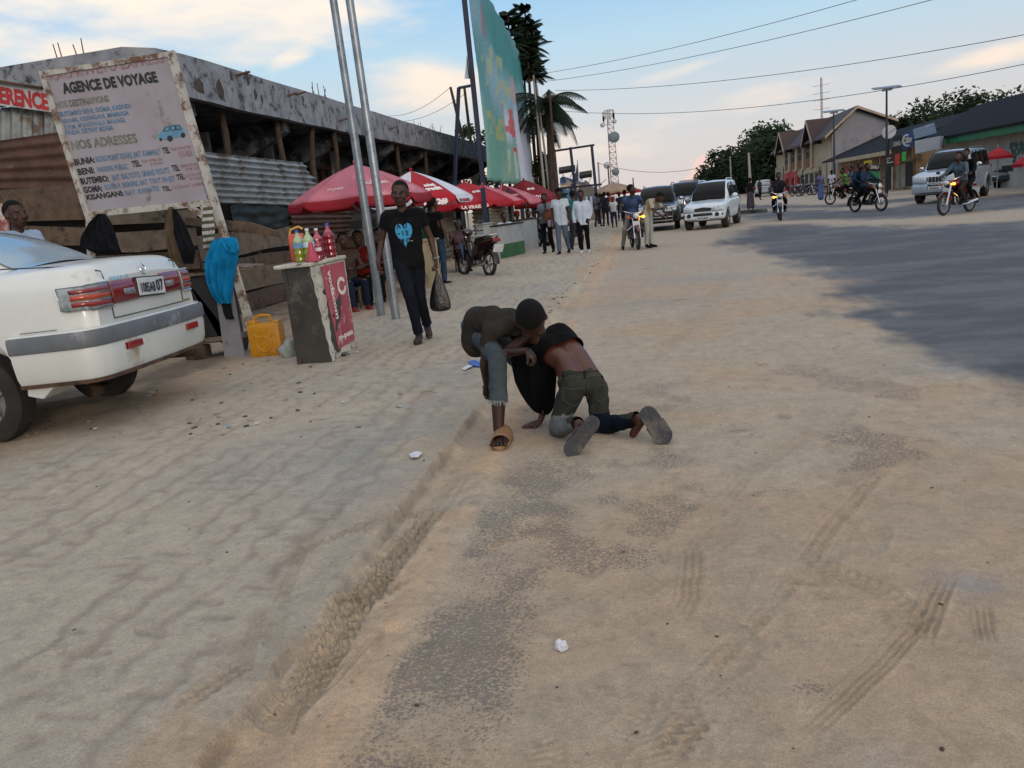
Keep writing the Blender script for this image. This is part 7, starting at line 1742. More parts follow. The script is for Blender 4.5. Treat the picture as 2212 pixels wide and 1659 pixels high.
for (pkpx,lft,rgt,dn) in ((c3(440,328),c3(410,470),c3(488,450),0),(c3(217,428),c3(196,590),c3(262,560),0)):
    a=onX(*pkpx,16.2);l=onX(*lft,16.2);r=onX(*rgt,16.2)
    hw=abs(l.y-r.y)/2;yc=(l.y+r.y)/2;zt=a.z;zb=ez
    m=atroot(b1);m.prism([(16.6,yc-hw,zb),(16.6,yc,zt-.25),(16.6,yc+hw,zb)],(.2,0,0));m.build('gable_wall',DKW,b1)
    m=atroot(b1)
    for s_ in(-1,1): m.prism([(16.1,yc,zt),(16.1,yc+s_*(hw+.4),zb-.3),(16.1,yc+s_*(hw+.4),zb-.5),(16.1,yc,zt-.2)],(3.2,0,0))
    g_=m.build('gable_roof',BRF,b1)
    m=atroot(b1)
    for s_ in(-1,1): m.prism([(16.05,yc,zt),(16.05,yc+s_*(hw+.4),zb-.3),(16.05,yc+s_*(hw+.4),zb-.62),(16.05,yc,zt-.32)],(.05,0,0))
    m.build('barge_board',TRM,g_)
for (xa,xb,ya,yb,yc) in ((440,468,515,640,715),(378,402,545,660,725),(320,346,565,675,735),(268,290,590,690,742)):
    w=sx(b1,'window',DKW,[c3(xa,ya+6),c3(xb,ya),c3(xb,yb-6),c3(xa,yb)],17.0,.05,off=.03);sx(b1,'brick_panel',BRK,[c3(xa,yb+2),c3(xb,yb-4),c3(xb,yc-8),c3(xa,yc)],17.0,.05,off=.03)
    m=atroot(b1);slabpx(m,[c3(xa,(ya+yb)/2),c3(xb,(ya+yb)/2-5),c3(xb,(ya+yb)/2-1),c3(xa,(ya+yb)/2+4)],Vector((17,0,0)),NX,.02,.06);m.build('window_bar',TRM,w)
    m=atroot(b1);slabpx(m,[c3(xb+2,ya-8),c3(xb+16,ya-12),c3(xb+16,yc+4),c3(xb+2,yc+10)],Vector((17,0,0)),NX,.25,.25);m.build('pilaster',CRM,b1)
for (a,b_,y0,y1) in ((430,455,765,900),(470,500,760,900),(512,540,755,895),(300,330,800,900),(350,375,795,900),(395,415,780,900)):
    sx(b1,'shop_door',DKW,[c3(a,y0+4),c3(b_,y0),c3(b_,y1),c3(a,y1+3)],17.0,.05,off=.02)
for (pts,mt) in (([(422,735),(545,705),(545,740),(422,765)],CRM),([(368,742),(408,733),(408,775),(368,778)],TRM),([(262,760),(300,750),(300,800),(262,808)],RDS),([(302,748),(364,738),(364,795),(305,797)],RDS),([(190,720),(252,706),(250,805),(190,812)],TRM)):
    sx(b1,'shop_sign',mt,[c3(*p) for p in pts],17.0,.06,off=.12)
for (pts) in ([(262,808),(276,806),(276,905),(262,905)],[(305,800),(320,797),(320,905),(305,905)],[(355,795),(368,793),(368,905),(355,905)]): sx(b1,'red_pillar',RDS,[c3(*p) for p in pts],17.0,.3,off=.3)
# low dark roofed shops
b2=root('shop_row','low row of small shops with long dark roof between the cream building and the pharmacy','building',(17.3,60))
ya=onX(*c3(620,700),17.3).y;ya=min(ya,79.);yb=onX(*c3(1300,600),17.3).y
zt=2.55
m=atroot(b2);m.box((17.45,(ya+yb)/2,1.4),(.3,ya-yb,2.8));m.box((20,yb,1.4),(5,.25,2.8));m.build('wall',mat('ochre shop wall','#8f7654',.85,'#7b6449',.7,.1,3,stain='#4e4132',stain_scale=.8,stain_amt=.3),b2)
m=atroot(b2);m.prism([(15.9,yb-.5,zt+.02),(21.5,yb-.5,4.6),(21.5,yb-.5,4.7),(15.9,yb-.5,zt+.14)],(0,ya-yb+.5,0));m.build('roof',DKR,b2)
m=atroot(b2);m.box((15.86,(yb+ya)/2-3,zt-.02),(.06,ya-yb-5,.28));m.build('fascia_board',CRM,b2)
for i,(a,b_,y0,y1,mt) in enumerate(((1100,1150,700,885,DKW),(1172,1200,690,880,TRM),(1250,1300,660,860,DKW),(1210,1245,680,870,TRM),(960,1040,700,890,DKW),(740,830,700,870,RDS),(850,900,700,880,RDS),(620,655,710,850,RDS),(690,740,715,860,mat('orange shop paint','#a2783a',.7)))):
    sx(b2,'shop_front',mt,[c3(a,y0+8),c3(b_,y0),c3(b_,y1),c3(a,y1+5)],17.3,.06,off=.02+.004*i)
sx(b2,'window',CRM,[c3(775,735),c3(820,725),c3(820,800),c3(775,808)],17.3,.05,off=.07)
m=atroot(b2);
for i,y in enumerate(np.linspace(yb,ya-1,8)): m.T=Matrix.Translation(-Vector(b2.location));q=MB();q.T=m.T;q.cyl((16.1,y,0),(16.1,y,zt),.06,.06,6);q.build('veranda_post',TRM,b2)
# signs
def camN(): return Vector((-.45,-.89,0))
def sign(name,label,pts,D,mt,texts=(),th=.12,post=None,group=None):
    q=onY(*pts[0],D);N=camN();P0=Vector((q.x,q.y,q.z));r=thing(name,label,'sign',(q.x,q.y,q.z),0,group);m=atroot(r);slabpx(m,pts,P0,N,th);m.build('panel',mt,r)
    for (t,p0,p1,h_,mm,bd) in texts: m=atroot(r);textpx(m,t,p0,p1,h_,P0,N,(-.03,-1),.03,bd);m.build('lettering',mm,r)
    return r,P0,N
sign('shop_sign','dark grey satellite TV sign above the low shop roof, left of the blue one',[c3(1146,468),c3(1221,445),c3(1221,570),c3(1146,590)],52,mat('charcoal sign','#23272c',.6),[('CANAL+',c3(1150,542),c3(1219,525),10,sc_w,.04)])
r,P0,N=sign('shop_sign','blue satellite TV sign with white oval swoosh above the shop roof',[c3(1221,445),c3(1306,420),c3(1310,545),c3(1222,565)],51.5,mat('blue sign','#27457e',.6,'#203a6c'),[('DStv',c3(1232,520),c3(1302,500),13,sc_w,.05)])
m=atroot(r);pts=[c3(1262+34*math.cos(a),492+44*math.sin(a)) for a in np.linspace(1.0,5.0,16)];m.tube([onPlane(x,y,P0+N*.04,N) for x,y in pts],.05,5);m.build('swoosh',sc_w,r)
r,P0,N=sign('shop_banner','wide black banner with red and green pictures hung under the shop roof',[c3(1090,612),c3(1282,558),c3(1245,672),c3(1090,722)],50,mat('black banner','#1d1a1a',.6,'#2a2323'))
for pts,mt in (([(1162,608),(1202,595),(1202,682),(1162,695)],mat('banner orange red','#a3442a',.6,'#8a2020',3)),([(1218,590),(1256,580),(1254,655),(1218,665)],mat('banner green','#2f7f3a',.6,'#3f9a48',3))):
    m=atroot(r);slabpx(m,[c3(*p) for p in pts],P0,N,.02,.03);m.build('picture',mt,r)
for i,(x0,x1,y) in enumerate(((1094,1130,640),(1096,1112,660),(1096,1148,672))): m=atroot(r);slabpx(m,[c3(x0,y),c3(x1,y-9),c3(x1,y-3),c3(x0,y+6)],P0,N,.02,.03);m.build('text_line',sc_w,r)
r,P0,N=sign('shop_sign','black and green satellite TV poster board behind the turning motorcycle',[c3(945,690),c3(1042,690),c3(1034,745),c3(945,742)],48,mat('black poster','#121416',.6),[('CANAL+',c3(955,722),c3(1034,722),8,sc_w,.04)])
m=atroot(r);slabpx(m,[c3(945,742),c3(1034,745),c3(1030,802),c3(945,800)],P0,N,.12,.003);m.build('green_panel',mat('poster green','#1d6b3c',.6,'#23804a'),r)
sign('roof_panel','tilted blue grey metal panel standing on the roof beside the blue sign',[c3(1308,402),c3(1478,346),c3(1500,430),c3(1322,482)],50,mat('blue grey sheet','#6b7f96',.6,'#5a6d84',1,stain='#8a98a8',stain_scale=1,stain_amt=.3))
sign('shop_awning_box','white boxed awning under the tilted roof panel',[c3(1322,495),c3(1530,455),c3(1532,560),c3(1328,600)],49,mat('white box','#98a0aa',.7,'#878f99',1),th=1.2)
sign('yellow_sign','small yellow board under the shop eave',[c3(910,660),c3(975,650),c3(975,685),c3(912,690)],60,mat('yellow board','#a59a3f',.7))
# pharmacy
b3=root('pharmacy','low white walled pharmacy with green fascia and dark blue grey roof at the right edge','building',(17.3,40))
yc0=onX(*c3(1530,560),17.3).y;yc1=28
m=atroot(b3);m.box((17.45,(yc0+yc1)/2,1.55),(.3,yc0-yc1,3.1));m.box((20.3,yc0-.1,1.55),(5.4,.3,3.1));m.build('wall',PHW,b3)
fz0=onX(*c3(1490,505),16.6);fz1=onX(*c3(2200,410),16.6)
m=atroot(b3);m.prism([(16.5,yc0+.6,fz0.z-.22),(16.5,yc1,fz0.z-.22),(16.5,yc1,fz0.z+.22),(16.5,yc0+.6,fz0.z+.22)],(.1,0,0));m.build('fascia',GRN2,b3)
m=atroot(b3);zz_=fz0.z+.2;m.prism([(16.4,yc0+.8,zz_),(19.5,yc0+.8,zz_+1.7),(24,yc0+.8,zz_+.6),(24,yc0+.8,zz_+.5),(19.5,yc0+.8,zz_+1.55),(16.4,yc0+.8,zz_-.1)],(0,yc1-yc0-1,0));m.build('roof',DKR,b3)
m=atroot(b3);textpx(m,'PHARMA',c3(2096,562),c3(2420,505),13,Vector((17.28,0,0)),NX,(-.02,-1),.02,.05);textpx(m,'JOYCE',c3(2098,615),c3(2330,575),13,Vector((17.28,0,0)),NX,(-.02,-1),.02,.05) if False else textpx(m,'JOY',c3(2098,615),c3(2222,594),13,Vector((17.28,0,0)),NX,(-.02,-1),.02,.05);m.build('lettering',mat('dark green paint','#1f5a4b',.7),b3)
m=atroot(b3);P_=Vector((17.28,0,0));m.tube([onPlane(*c3(2130+6*math.sin(k),640+5*k),P_+NX*.03,NX) for k in range(10)],.035,5);m.tube([onPlane(*c3(2118+2.6*k,618+ (k-4.5)**2*.5*-1+10),P_+NX*.03,NX) for k in range(10)],.04,5);m.build('painted_emblem',_m['dark green paint'],b3)
sx(b3,'bench_recess',DKW,[c3(2030,700),c3(2120,690),c3(2122,740),c3(2034,748)],17.3,.05,off=.02)
r=root('market_umbrella','small red umbrella behind the big silver SUV','umbrella',onY(*c3(2010,590),38));r.location.z=0
q=onY(*c3(2000,600),38.5);m=atroot(r);m.lathe([(.62,q.z-.22),(.6,q.z-.1),(.3,q.z+.12),(.02,q.z+.26)],(q.x,q.y,0),8);m.build('canopy',RED,r);m=atroot(r);m.cyl((q.x,q.y,0),(q.x,q.y,q.z+.4),.02,.02,6);m.build('pole',PIN,r)
r=root('market_umbrella','red umbrella cut off by the right edge above the dark saloon','umbrella',onY(*c3(2262,660),33))
q=onY(*c3(2262,650),33);m=atroot(r);m.lathe([(.62,q.z-.22),(.6,q.z-.1),(.3,q.z+.12),(.02,q.z+.26)],(q.x,q.y,0),8);m.build('canopy',RED,r);m=atroot(r);m.cyl((q.x,q.y,0),(q.x,q.y,q.z+.4),.02,.02,6);m.build('pole',PIN,r)
# satellite dishes
for i,(px,py,D,rr) in enumerate(((*c3(1855,240),60,.36),(*c3(1118,425),56,.42))):
    q=onY(px,py,D);t=thing('satellite_dish',['round white satellite dish high on the roof in front of the right trees','tilted satellite dish on the dark shop roof beside the grey end wall'][i],'dish',q);R=Vector((-.5,-.8,.3)).normalized().to_track_quat('Z','Y').to_matrix()
    m=MB();m.lathe([(rr*k/6,.18*rr*(k/6)**2) for k in range(1,7)],(0,0,0),20,R);m.build('reflector',WHITEP,t,True,solid=.03);m=MB();m.cyl((0,.1,0),(0,.2,-1.2-q.z*.25),.05,.05,6);m.build('mast',DKW,t)
# street lamps with solar heads
for i,(bx,D,tx,ty) in enumerate(((1803,65,1798,240),(1915,52,1906,190))):
    g=onY(bx,415,D);T_=onY(tx,ty,D);t=thing('street_lamp',['shorter solar street lamp in front of the cream building','taller solar street lamp in front of the dark roofed shops'][i],'street lamp',(g.x,D,0),0,'solar street lamps')
    m=MB();m.tube([(0,0,0),(0,0,T_.z-.2)],[.09,.055],8);m.build('pole',mat('dark lamp pole %d'%i,'#2a2b2d',.6),t,True);m=MB();m.box((0,0,T_.z),(1.5,.7,.06),(R_(12),0,0));m.box((0,-.1,T_.z-.14),(.5,.35,.10));m.cyl((0,0,T_.z-.35),(0,0,T_.z),.05,.05,6);m.build('lamp_head',mat('solar panel %d'%i,'#6b737c',.4,'#59616a'),t)
# thin mast behind the building
def lattice(r,x,y,z0,z1,w0,w1,ns,mt,rad=.03,name='mast'):
    m=atroot(r)
    for a in range(3):
        A=2*PI*a/3;B=2*PI*(a+1)/3
        f=lambda t,An:Vector((x+(w0+(w1-w0)*t)*math.cos(An),y+(w0+(w1-w0)*t)*math.sin(An),z0+(z1-z0)*t))
        m.cyl(f(0,A),f(1,A),rad*1.5,rad*1.2,5,False)
        for k in range(ns): t0=k/ns;t1=(k+1)/ns;m.cyl(f(t0,A),f(t1,B),rad,rad,4,False);m.cyl(f(t1,A),f(t1,B),rad,rad,4,False)
    m.build(name,mt,r)
TWR=mat('painted tower steel','#8c8a8c',.6,'#8a5f5c',.25,metal=.3);q=onY(1775,256,100);t_=onY(1771,168,100)
r=root('radio_mast','thin guyed radio mast rising behind the brown roof','mast',(q.x,100));lattice(r,q.x,100,0,t_.z,.13,.10,34,TWR,.022)
m=atroot(r)
for z in (.72,.80,.86,.93): m.cyl((q.x-.9,100,t_.z*z),(q.x+.9,100,t_.z*z+.1),.03,.03,4)
m.build('antenna_arm',TWR,r)
b_=onY(1326,402,150);t_=onY(1311,238,150);r=root('telecom_tower','tall lattice telecom tower with dishes and panel antennas','tower',(b_.x,150));lattice(r,b_.x,150,0,t_.z,.95,.65,16,TWR,.05)
for i,(px,py,rr,D) in enumerate(((1327,296,.95,149),(1330,371,.65,149),(1312,357,.6,149),(1303,330,.0,149),(1328,262,.35,149),(1302,270,.4,149))):
    if not rr:continue
    q=onY(px,py,D);m=atroot(r);R=Vector((.4,-1,0)).to_track_quat('Z','Y').to_matrix();m.lathe([(rr,-.3),(rr,.1),(rr*.8,.25),(.05,.35)],q,16,R);m.build('dish',mat('dish grey %d'%i,'#5b6a72' if i in(0,1) else '#a5a7aa',.6),r,True);m=atroot(r);m.cyl(q,(b_.x,150,q.z),.05,.05,5);m.build('bracket_arm',TWR,r)
for i,(px,py) in enumerate(((1303,252),(1307,248),(1312,250),(1317,249),(1325,247),(1326,254),(1304,262))):
    q=onY(px,py,149.3);m=atroot(r);m.box(q,(.32,.2,1.6));m.build('panel_antenna',WHITEP,r)
q=onY(1318,425,140);t_=onY(1312,357,140);m=MB();m.tube([(0,0,0),(0,0,t_.z)],[.16,.12],8);o=m.build('concrete_pole',CONCD,None,True);o.location=(q.x,140,0);tag(o,'slim pole standing just left of the telecom tower base','pole')
# poles
def upole(label,bx,by,tx,ty,D,r0=.14,mt=None,arm=0,group='roadside poles'):
    T_=onY(tx,ty,D);B_=onY(bx,by,D);d=(T_-B_);k=(T_.z)/max(.1,d.z);G=T_-d*k;t=thing('utility_pole',label,'pole',(G.x,G.y,0),0,group);m=atroot(t);m.tube([G,T_],[r0,r0*.6],8);m.build('shaft',mt or CONCD,t,True)
    if arm: m=atroot(t);m.box(T_-Vector((0,0,.25)),(arm,.08,.08));m.build('crossarm',WOODB,t)
    return T_
PC=mat('pale concrete pole','#8d8b87',.8,'#7a7875',2)
p1=upole('pale pole carrying the upper wires just right of the billboard',1175,400,1152,162,45,.085,PC,.8)
p1b=upole('second pale pole close beside the wire pole right of the billboard',1186,404,1159,182,46,.08,PC)
p2=upole('brown wooden pole in front of the palm',1202,410,1187,197,42,.09,WOODB,.5)
p3=upole('grey concrete pole before the dark trees',1622,420,1617,330,78,.16,PC)
p4=upole('thin pole before the dark trees, left of the concrete one',1580,400,1577,338,110,.13,PC)
p5=upole('thin pole with stay wire right of the empty billboard frame',1296,412,1292,350,75,.12,PC)
p6=upole('leaning wooden pole behind the billboard side frame, left one',1000,300,973,188,52,.14,WOODB)
p7=upole('leaning wooden pole behind the billboard side frame, right one',1016,300,1003,188,52,.14,WOODB)
upole('short dark post near the grey box buildings',1369,408,1367,384,90,.1,NAVY)
WIR=mat('wire black','#1d2024',.6)
def wire(label,a,b_,sag=.4,r=.010,n=30,group='overhead wires'):
    a=Vector(a);b_=Vector(b_);m=MB();pts=[a.lerp(b_,k/n)-Vector((0,0,sag*4*(k/n)*(1-k/n))) for k in range(n+1)];m.tube([p-a for p in pts],r,5);o=m.build('power_wire',WIR,None,True);o.location=a;return tag(o,label,'wire',group)
def far_end(px,py,D): return onY(px,py,D)
wire('uppermost wire crossing the sky from the pale pole to the top edge',p1,far_end(2300,-135,24),.35)
wire('second wire from the top, running from the pale pole to the top edge',p1+Vector((.1,.3,-.35)),far_end(2300,-78,24),.35)
wire('third wire, from beside the palm to the right edge',p2+Vector((.3,0,-.0)),far_end(2420,35,24),.45)
wire('lowest long wire, from beside the palm to the right edge over the roofs',p2+Vector((.5,.0,-1.0)),far_end(2420,94,24),.7)
wire('low slack wire sagging past the telecom tower to the dark trees',p5+Vector((0,0,-.1)),p3+Vector((0,0,.2)),1.3,.02)
wire('slack wire from the concrete pole to the cream building',p3,onX(*c3(150,625),17.),1.2,.02)
wire('left distant wire reaching the leaning poles',p6,onY(840,250,70),.5,.015);wire('lower left distant wire reaching the leaning poles',p7-Vector((0,0,.4)),onY(850,262,70),.5,.015)
# empty billboard frame
r=root('empty_hoarding','empty dark blue billboard frame with three legs beyond the palm','hoarding',onY(1240,440,48))
for (bx,by,tx,ty) in ((1208,440,1197,322),(1248,440,1232,318),(1291,440,1278,314)):
    T_=onY(tx,ty,48);B_=onY(bx,by,48);m=atroot(r);m.cyl((B_.x,48,0),T_,.09,.08,6);m.build('post',NAVY,r)
m=atroot(r);m.cyl(onY(1193,327,48),onY(1284,313,48),.06,.06,6);m.build('top_bar',NAVY,r);m=atroot(r);m.cyl(onY(1200,408,48),onY(1300,398,48),.06,.06,6);m.build('lower_bar',NAVY,r)
for i,(px,py,w) in enumerate(((1225,366,34),(1265,377,26))):
    q=onY(px,py,62);t=thing('solar_street_light',['wide solar panel light behind the empty frame, left one','smaller solar panel light behind the empty frame, right one'][i],'street lamp',(q.x,62,0),0,'pole lights with solar panels');m=MB();m.box((0,0,q.z),(w*62/1728,.7,.25),(R_(25),-R_(3)-RO*0,0));m.build('panel',DKW,t);m=MB();m.tube([(0,0,0),(0,0,q.z-.9)],.06,6);m.build('pole',PC,t);m=MB();m.tube([(0,0,q.z-.9),(-.45,0,q.z-.15)],.03,5);m.tube([(0,0,q.z-.9),(.45,0,q.z-.15)],.03,5);m.build('bracket',PC,t)
    m=MB();m.tube([(-1.5,0,q.z-.5),(-.8,0,q.z-1.),(0,0,q.z-1.05),(.8,0,q.z-1.),(1.5,0,q.z-.5)],.03,5);m.build('lamp_arm',PC,t)
q=onY(1247,345,66);t=thing('flag_pole','limp blue grey flag on a thin pole behind the empty frame','flag',(q.x,66,0));m=MB();m.cyl((0,0,0),(0,0,q.z),.04,.03,6);m.build('pole',PC,t);m=MB();m.prism([(0,0,q.z-.1),(-.2,0,q.z-.9),(-1.0,0,q.z-2.4),(-.7,0,q.z-2.5),(-.05,0,q.z-1.6)],(0,.04,0));m.build('flag',cloth('#3a4358'),t)
# blue white building, thatch, grey boxes
r=root('gabled_house','small cream house with blue roof edge and round blue window','house',onY(*c6(1300,700),70))
def pf_(rt,nm,mt,pts,D,th=.3,par=None,o=0):
    m=atroot(rt);m.prism([onY(x,y,D-o) for x,y in pts],(0,th,0));return m.build(nm,mt,par or rt)
pf_(r,'wall',CREAM,[c6(1180,700),c6(1180,490),c6(1225,462),c6(1600,590),c6(1600,700)],70,4);pf_(r,'roof_edge',mat('blue paint','#27406e',.7,'#203560'),[c6(1170,495),c6(1225,448),c6(1620,575),c6(1600,600),c6(1225,472),c6(1185,500)],70,4,o=.3)
m=atroot(r);q=onY(*c6(1240,540),69.9);m.cyl(q,q+Vector((0,-.1,0)),.27,.27,18);m.build('round_window',_m['blue paint'],r)
r=root('thatched_shelter','grey conical roofed shelter behind the man in the white shirt','shelter',onY(*c6(1650,700),60));q=onY(*c6(1650,520),60);m=atroot(r);m.lathe([(1.6,q.z-1.6),(.8,q.z-.8),(.03,q.z)],(q.x,q.y,0),6);m.build('roof',mat('grey thatch','#5b5450',.9,'#45403d',4,.5),r);m=atroot(r);m.lathe([(1.2,0),(1.2,q.z-1.5)],(q.x,q.y,0),8);m.build('wall',mat('rubble wall','#6e665a',.9,'#544e46',3,.4),r)
for i,(pts,D,mt,lb) in enumerate((([c6(1130,1000),c6(1130,700),c6(1250,670),c6(1390,720),c6(1400,1000)],52,mat('light blue sheet','#4a7ea6',.6,'#3f6e92',2),'light blue painted sheet fence behind the man in the cap'),([c6(1640,1060),c6(1640,820),c6(1880,820),c6(1900,1060)],50,None,'blue and white striped fence behind the man in the white shirt'),([c4(450,1150),c4(450,1120),c4(560,1090),c4(630,1075),c4(640,1150)],95,GRW,'grey box building left of the dark car'),([c4(640,1150),c4(640,1095),c4(715,1090),c4(720,1150)],92,CONCD,'dark grey box building beside the first grey one'),([c4(1255,1130),c4(1320,1040),c4(1385,1030),c4(1400,1130)],110,CONCD,'dim grey building below the pink cloud'))):
    q=onY(*pts[0],D)
    if mt is None:
        mt=bpy.data.materials.new('blue white stripes');mt.use_nodes=True;n_=mt.node_tree;bb_=n_.nodes['Principled BSDF'];t__=n_.nodes.new('ShaderNodeTexCoord');w__=n_.nodes.new('ShaderNodeTexWave');w__.inputs['Scale'].default_value=1.1;rr__=n_.nodes.new('ShaderNodeValToRGB');rr__.color_ramp.interpolation='CONSTANT';rr__.color_ramp.elements[0].color=(*hx('#2d5286'),1);rr__.color_ramp.elements[1].position=.5;rr__.color_ramp.elements[1].color=(*hx('#a9b2bd'),1)
        n_.links.new(t__.outputs['Object'],w__.inputs['Vector']);n_.links.new(w__.outputs[1],rr__.inputs[0]);n_.links.new(rr__.outputs[0],bb_.inputs['Base Color'])
    m=MB();m.prism([onY(x,y,D)-Vector((q.x,D,0)) for x,y in pts],(0,(.06,.06,6,5,8)[i],0));
    for v in m.v:
        if v.z<.6: v.z=0
    o=m.build('sheet_fence' if i<2 else 'box_building',mt);o.location=(q.x,D,0);tag(o,lb,'fence' if i<2 else 'building')
# cage of a goods truck seen above the cars
r=root('goods_truck','tall wire sided goods truck body seen above the parked cars','truck',onY(1488,430,62))
a=onY(1467,394,62);b_=onY(1510,390,62);m=atroot(r)
for z in (a.z,(a.z+1.6)/2+.3,1.8): m.cyl((a.x,62,z),(b_.x,62,z),.035,.035,5)
for x in np.linspace(a.x,b_.x,3): m.cyl((x,62,1.),(x,62,a.z),.04,.04,5)
m.build('cage',mat('cage steel','#6d7078',.6),r);m=atroot(r);m.box(((a.x+b_.x)/2,64.5,1.),(b_.x-a.x,5,.5));m.build('bed',DKW,r)
for x in(a.x+.3,b_.x-.3):m=atroot(r);m.cyl((x-.12,63,.45),(x+.12,63,.45),.45,.45,16);m.build('wheel',TYRE,r)
# ---------- trees ----------
LF=[mat('leaf dark','#1c2a17',.8,'#131d10',.8,spec=.2),mat('leaf mid','#2a3c20',.8,'#1e2d18',.8,spec=.2),mat('leaf palm','#18281c',.7,'#0f1b12',1,spec=.25)];BARK=mat('bark','#3d332a',.9,'#2b241e',3,.5,10)
def tree(name,label,x,y,h_,cr,n=2200,ls=.42,base=.35,seed=0,group='trees behind the buildings',clumps=16,flat=.75,z0=0,trunk_r=.22):
    rg=random.Random(seed);t=thing(name,label,'tree',(x,y,z0),0,group);m=MB();cl=[]
    for i in range(clumps):
        a=rg.uniform(0,2*PI);r=cr*math.sqrt(rg.random())*.82;z=h_*(base+(1-base)*rg.random()**.8);k=1-abs((z/h_-base)/(1-base)-.45)*.75;cl.append((Vector((r*math.cos(a)*k,r*math.sin(a)*k,z-cr*.22)),cr*rg.uniform(.22,.42)))
    tr=MB();tr.tube([(0,0,0),(.1,0,h_*.25),(-.1,.1,h_*.55)],[trunk_r,trunk_r*.75,trunk_r*.4],7)
    for c_,r in cl[:9]: tr.tube([(0,0,h_*rg.uniform(.2,.5)),c_*.6+Vector((0,0,h_*.18)),c_],[trunk_r*.4,trunk_r*.25,.03],5)
    tr.build('trunk',BARK,t,True)
    for i in range(n):
        c_,r=cl[rg.randrange(len(cl))];d=Vector((rg.gauss(0,1),rg.gauss(0,1),rg.gauss(0,1)*flat)).normalized()*r*(rg.random()**.45);p=c_+d
        u=Vector((rg.gauss(0,1),rg.gauss(0,1),rg.gauss(0,.6))).normalized();w=u.orthogonal().normalized();s_=ls*rg.uniform(.5,1.2);m.cm=0 if rg.random()<.6 else 1
        m.add([p-u*s_*.6,p-w*s_*.32,p+u*s_*.6,p+w*s_*.32],[(0,1,2,3)])
    me=m.mesh('crown');link('crown',me,LF[:2],t);return t
def tp(px,ptop,D): q=onY(px,ptop,D);return q.x,D,q.z
i=0
for (px,pt,D,cr,lb) in ((1545,350,150,4.2,'lowest dark round tree at the left end of the distant tree mass'),(1570,318,140,5.5,'dark bushy tree second from the left in the distant tree mass'),(1600,322,150,5.5,'dark tree behind the concrete pole'),(1628,268,135,6,'tallest open crowned tree in the distant tree mass'),(1655,264,128,5.5,'tall dark tree next to the cream building'),(1668,285,120,5,'dark tree touching the brown roof'),(1530,372,160,3.5,'small dark tree left of all the distant trees')):
    x,y,z=tp(px,pt,D);tree('broadleaf_tree',lb,x,y,z,cr,3200,.62,.12,10+i,clumps=26);i+=1
for (px,pt,D,cr,lb) in ((1938,248,88,2.2,'small dark tree right of the grey end wall'),(1985,235,88,4,'dark tree at the left of the clump above the shop roofs'),(2025,208,86,4.2,'rounded dark tree in the middle of the clump above the shop roofs'),(2080,195,84,4.8,'tall dark tree above the tilted roof panel'),(2130,190,82,4.6,'tall spreading tree near the roof dish'),(2160,225,84,3.5,'lower dark tree right of the roof dish'),(2212,205,70,3.4,'tree cut off by the right edge above the pharmacy roof'),(2100,262,78,3.5,'low dark bushes behind the pharmacy roof')):
    x,y,z=tp(px,pt,D);tree('broadleaf_tree',lb,x,y,z,cr,2600,.42,.3,40+i,clumps=22);i+=1
x,y,z=tp(1012,262,75);tree('broadleaf_tree','small round tree beyond the terminal roof left of the billboard',x,y,z,2.8,1500,.4,.3,77)
x,y,z=tp(1160,330,50);tree('shrub','thin leafy shrub at the foot of the poles right of the billboard',x,y,z,1.3,700,.28,.2,78,group='shrubs beside the billboard',trunk_r=.05);x,y,z=tp(1182,342,52);tree('shrub','second leafy shrub beneath the coconut palm',x,y,z,1.4,600,.28,.2,79,group='shrubs beside the billboard',trunk_r=.05)
def frond(m,base,d,L_,droop,w=.55,n=16,seed=0):
    d=Vector(d).normalized();side=d.cross(Vector((0,0,1))).normalized();pts=[];p=Vector(base);v=d.copy()
    for k in range(n+1):
        pts.append(p.copy());v=(v+Vector((0,0,-droop/n))).normalized();p=p+v*L_/n
    m.tube(pts,[.05*(1-k/n)+.01 for k in range(n+1)],4)
    for k in range(1,n+1):
        t=k/n;l=w*math.sin(PI*min(1,.12+t*.88))**.6*(1.1-t*.4);dv=(pts[k]-pts[k-1]).normalized()
        for s_ in(-1,1):
            for j in(0,.5):
                q=pts[k-1].lerp(pts[k],j);tip=q+side*s_*l*.75+dv*l*.45+Vector((0,0,-l*.55));m.add([q,q+dv*.09,tip,tip-dv*.02],[(0,1,2,3)])
def palm(name,label,x,y,z,nf=16,L_=3.2,lean=(0,0),r=.16,group=None,up=.5,w=.6):
    rg=random.Random(int(x*31+z*7));t=thing(name,label,'palm',(x-lean[0],y,0),0,group);m=MB();top=Vector((lean[0],lean[1],z));m.tube([(0,0,0),Vector((lean[0]*.3,lean[1]*.3,z*.5)),top],[r*1.2,r,r*.7],8);m.build('trunk',BARK,t,True)
    m=MB()
    for k in range(nf):
        a=2*PI*k/nf+rg.uniform(-.2,.2);e=rg.uniform(-.35,1.0)*up*2;frond(m,top,(math.cos(a),math.sin(a),e),L_*rg.uniform(.75,1.1),rg.uniform(1.2,2.4),w,14)
    link('crown',m.mesh('crown'),LF[2],t);return t
q=onY(1183,222,46);palm('coconut_palm','coconut palm with drooping fronds beside the wooden pole',q.x,46,q.z,24,3.0,(.2,0),.17,None,.55,.75)
q=onY(1160,262,50);palm('coconut_palm','lower darker palm behind the poles at the billboard edge',q.x,50,q.z,16,2.8,(.1,0),.15,None,.4,.7)
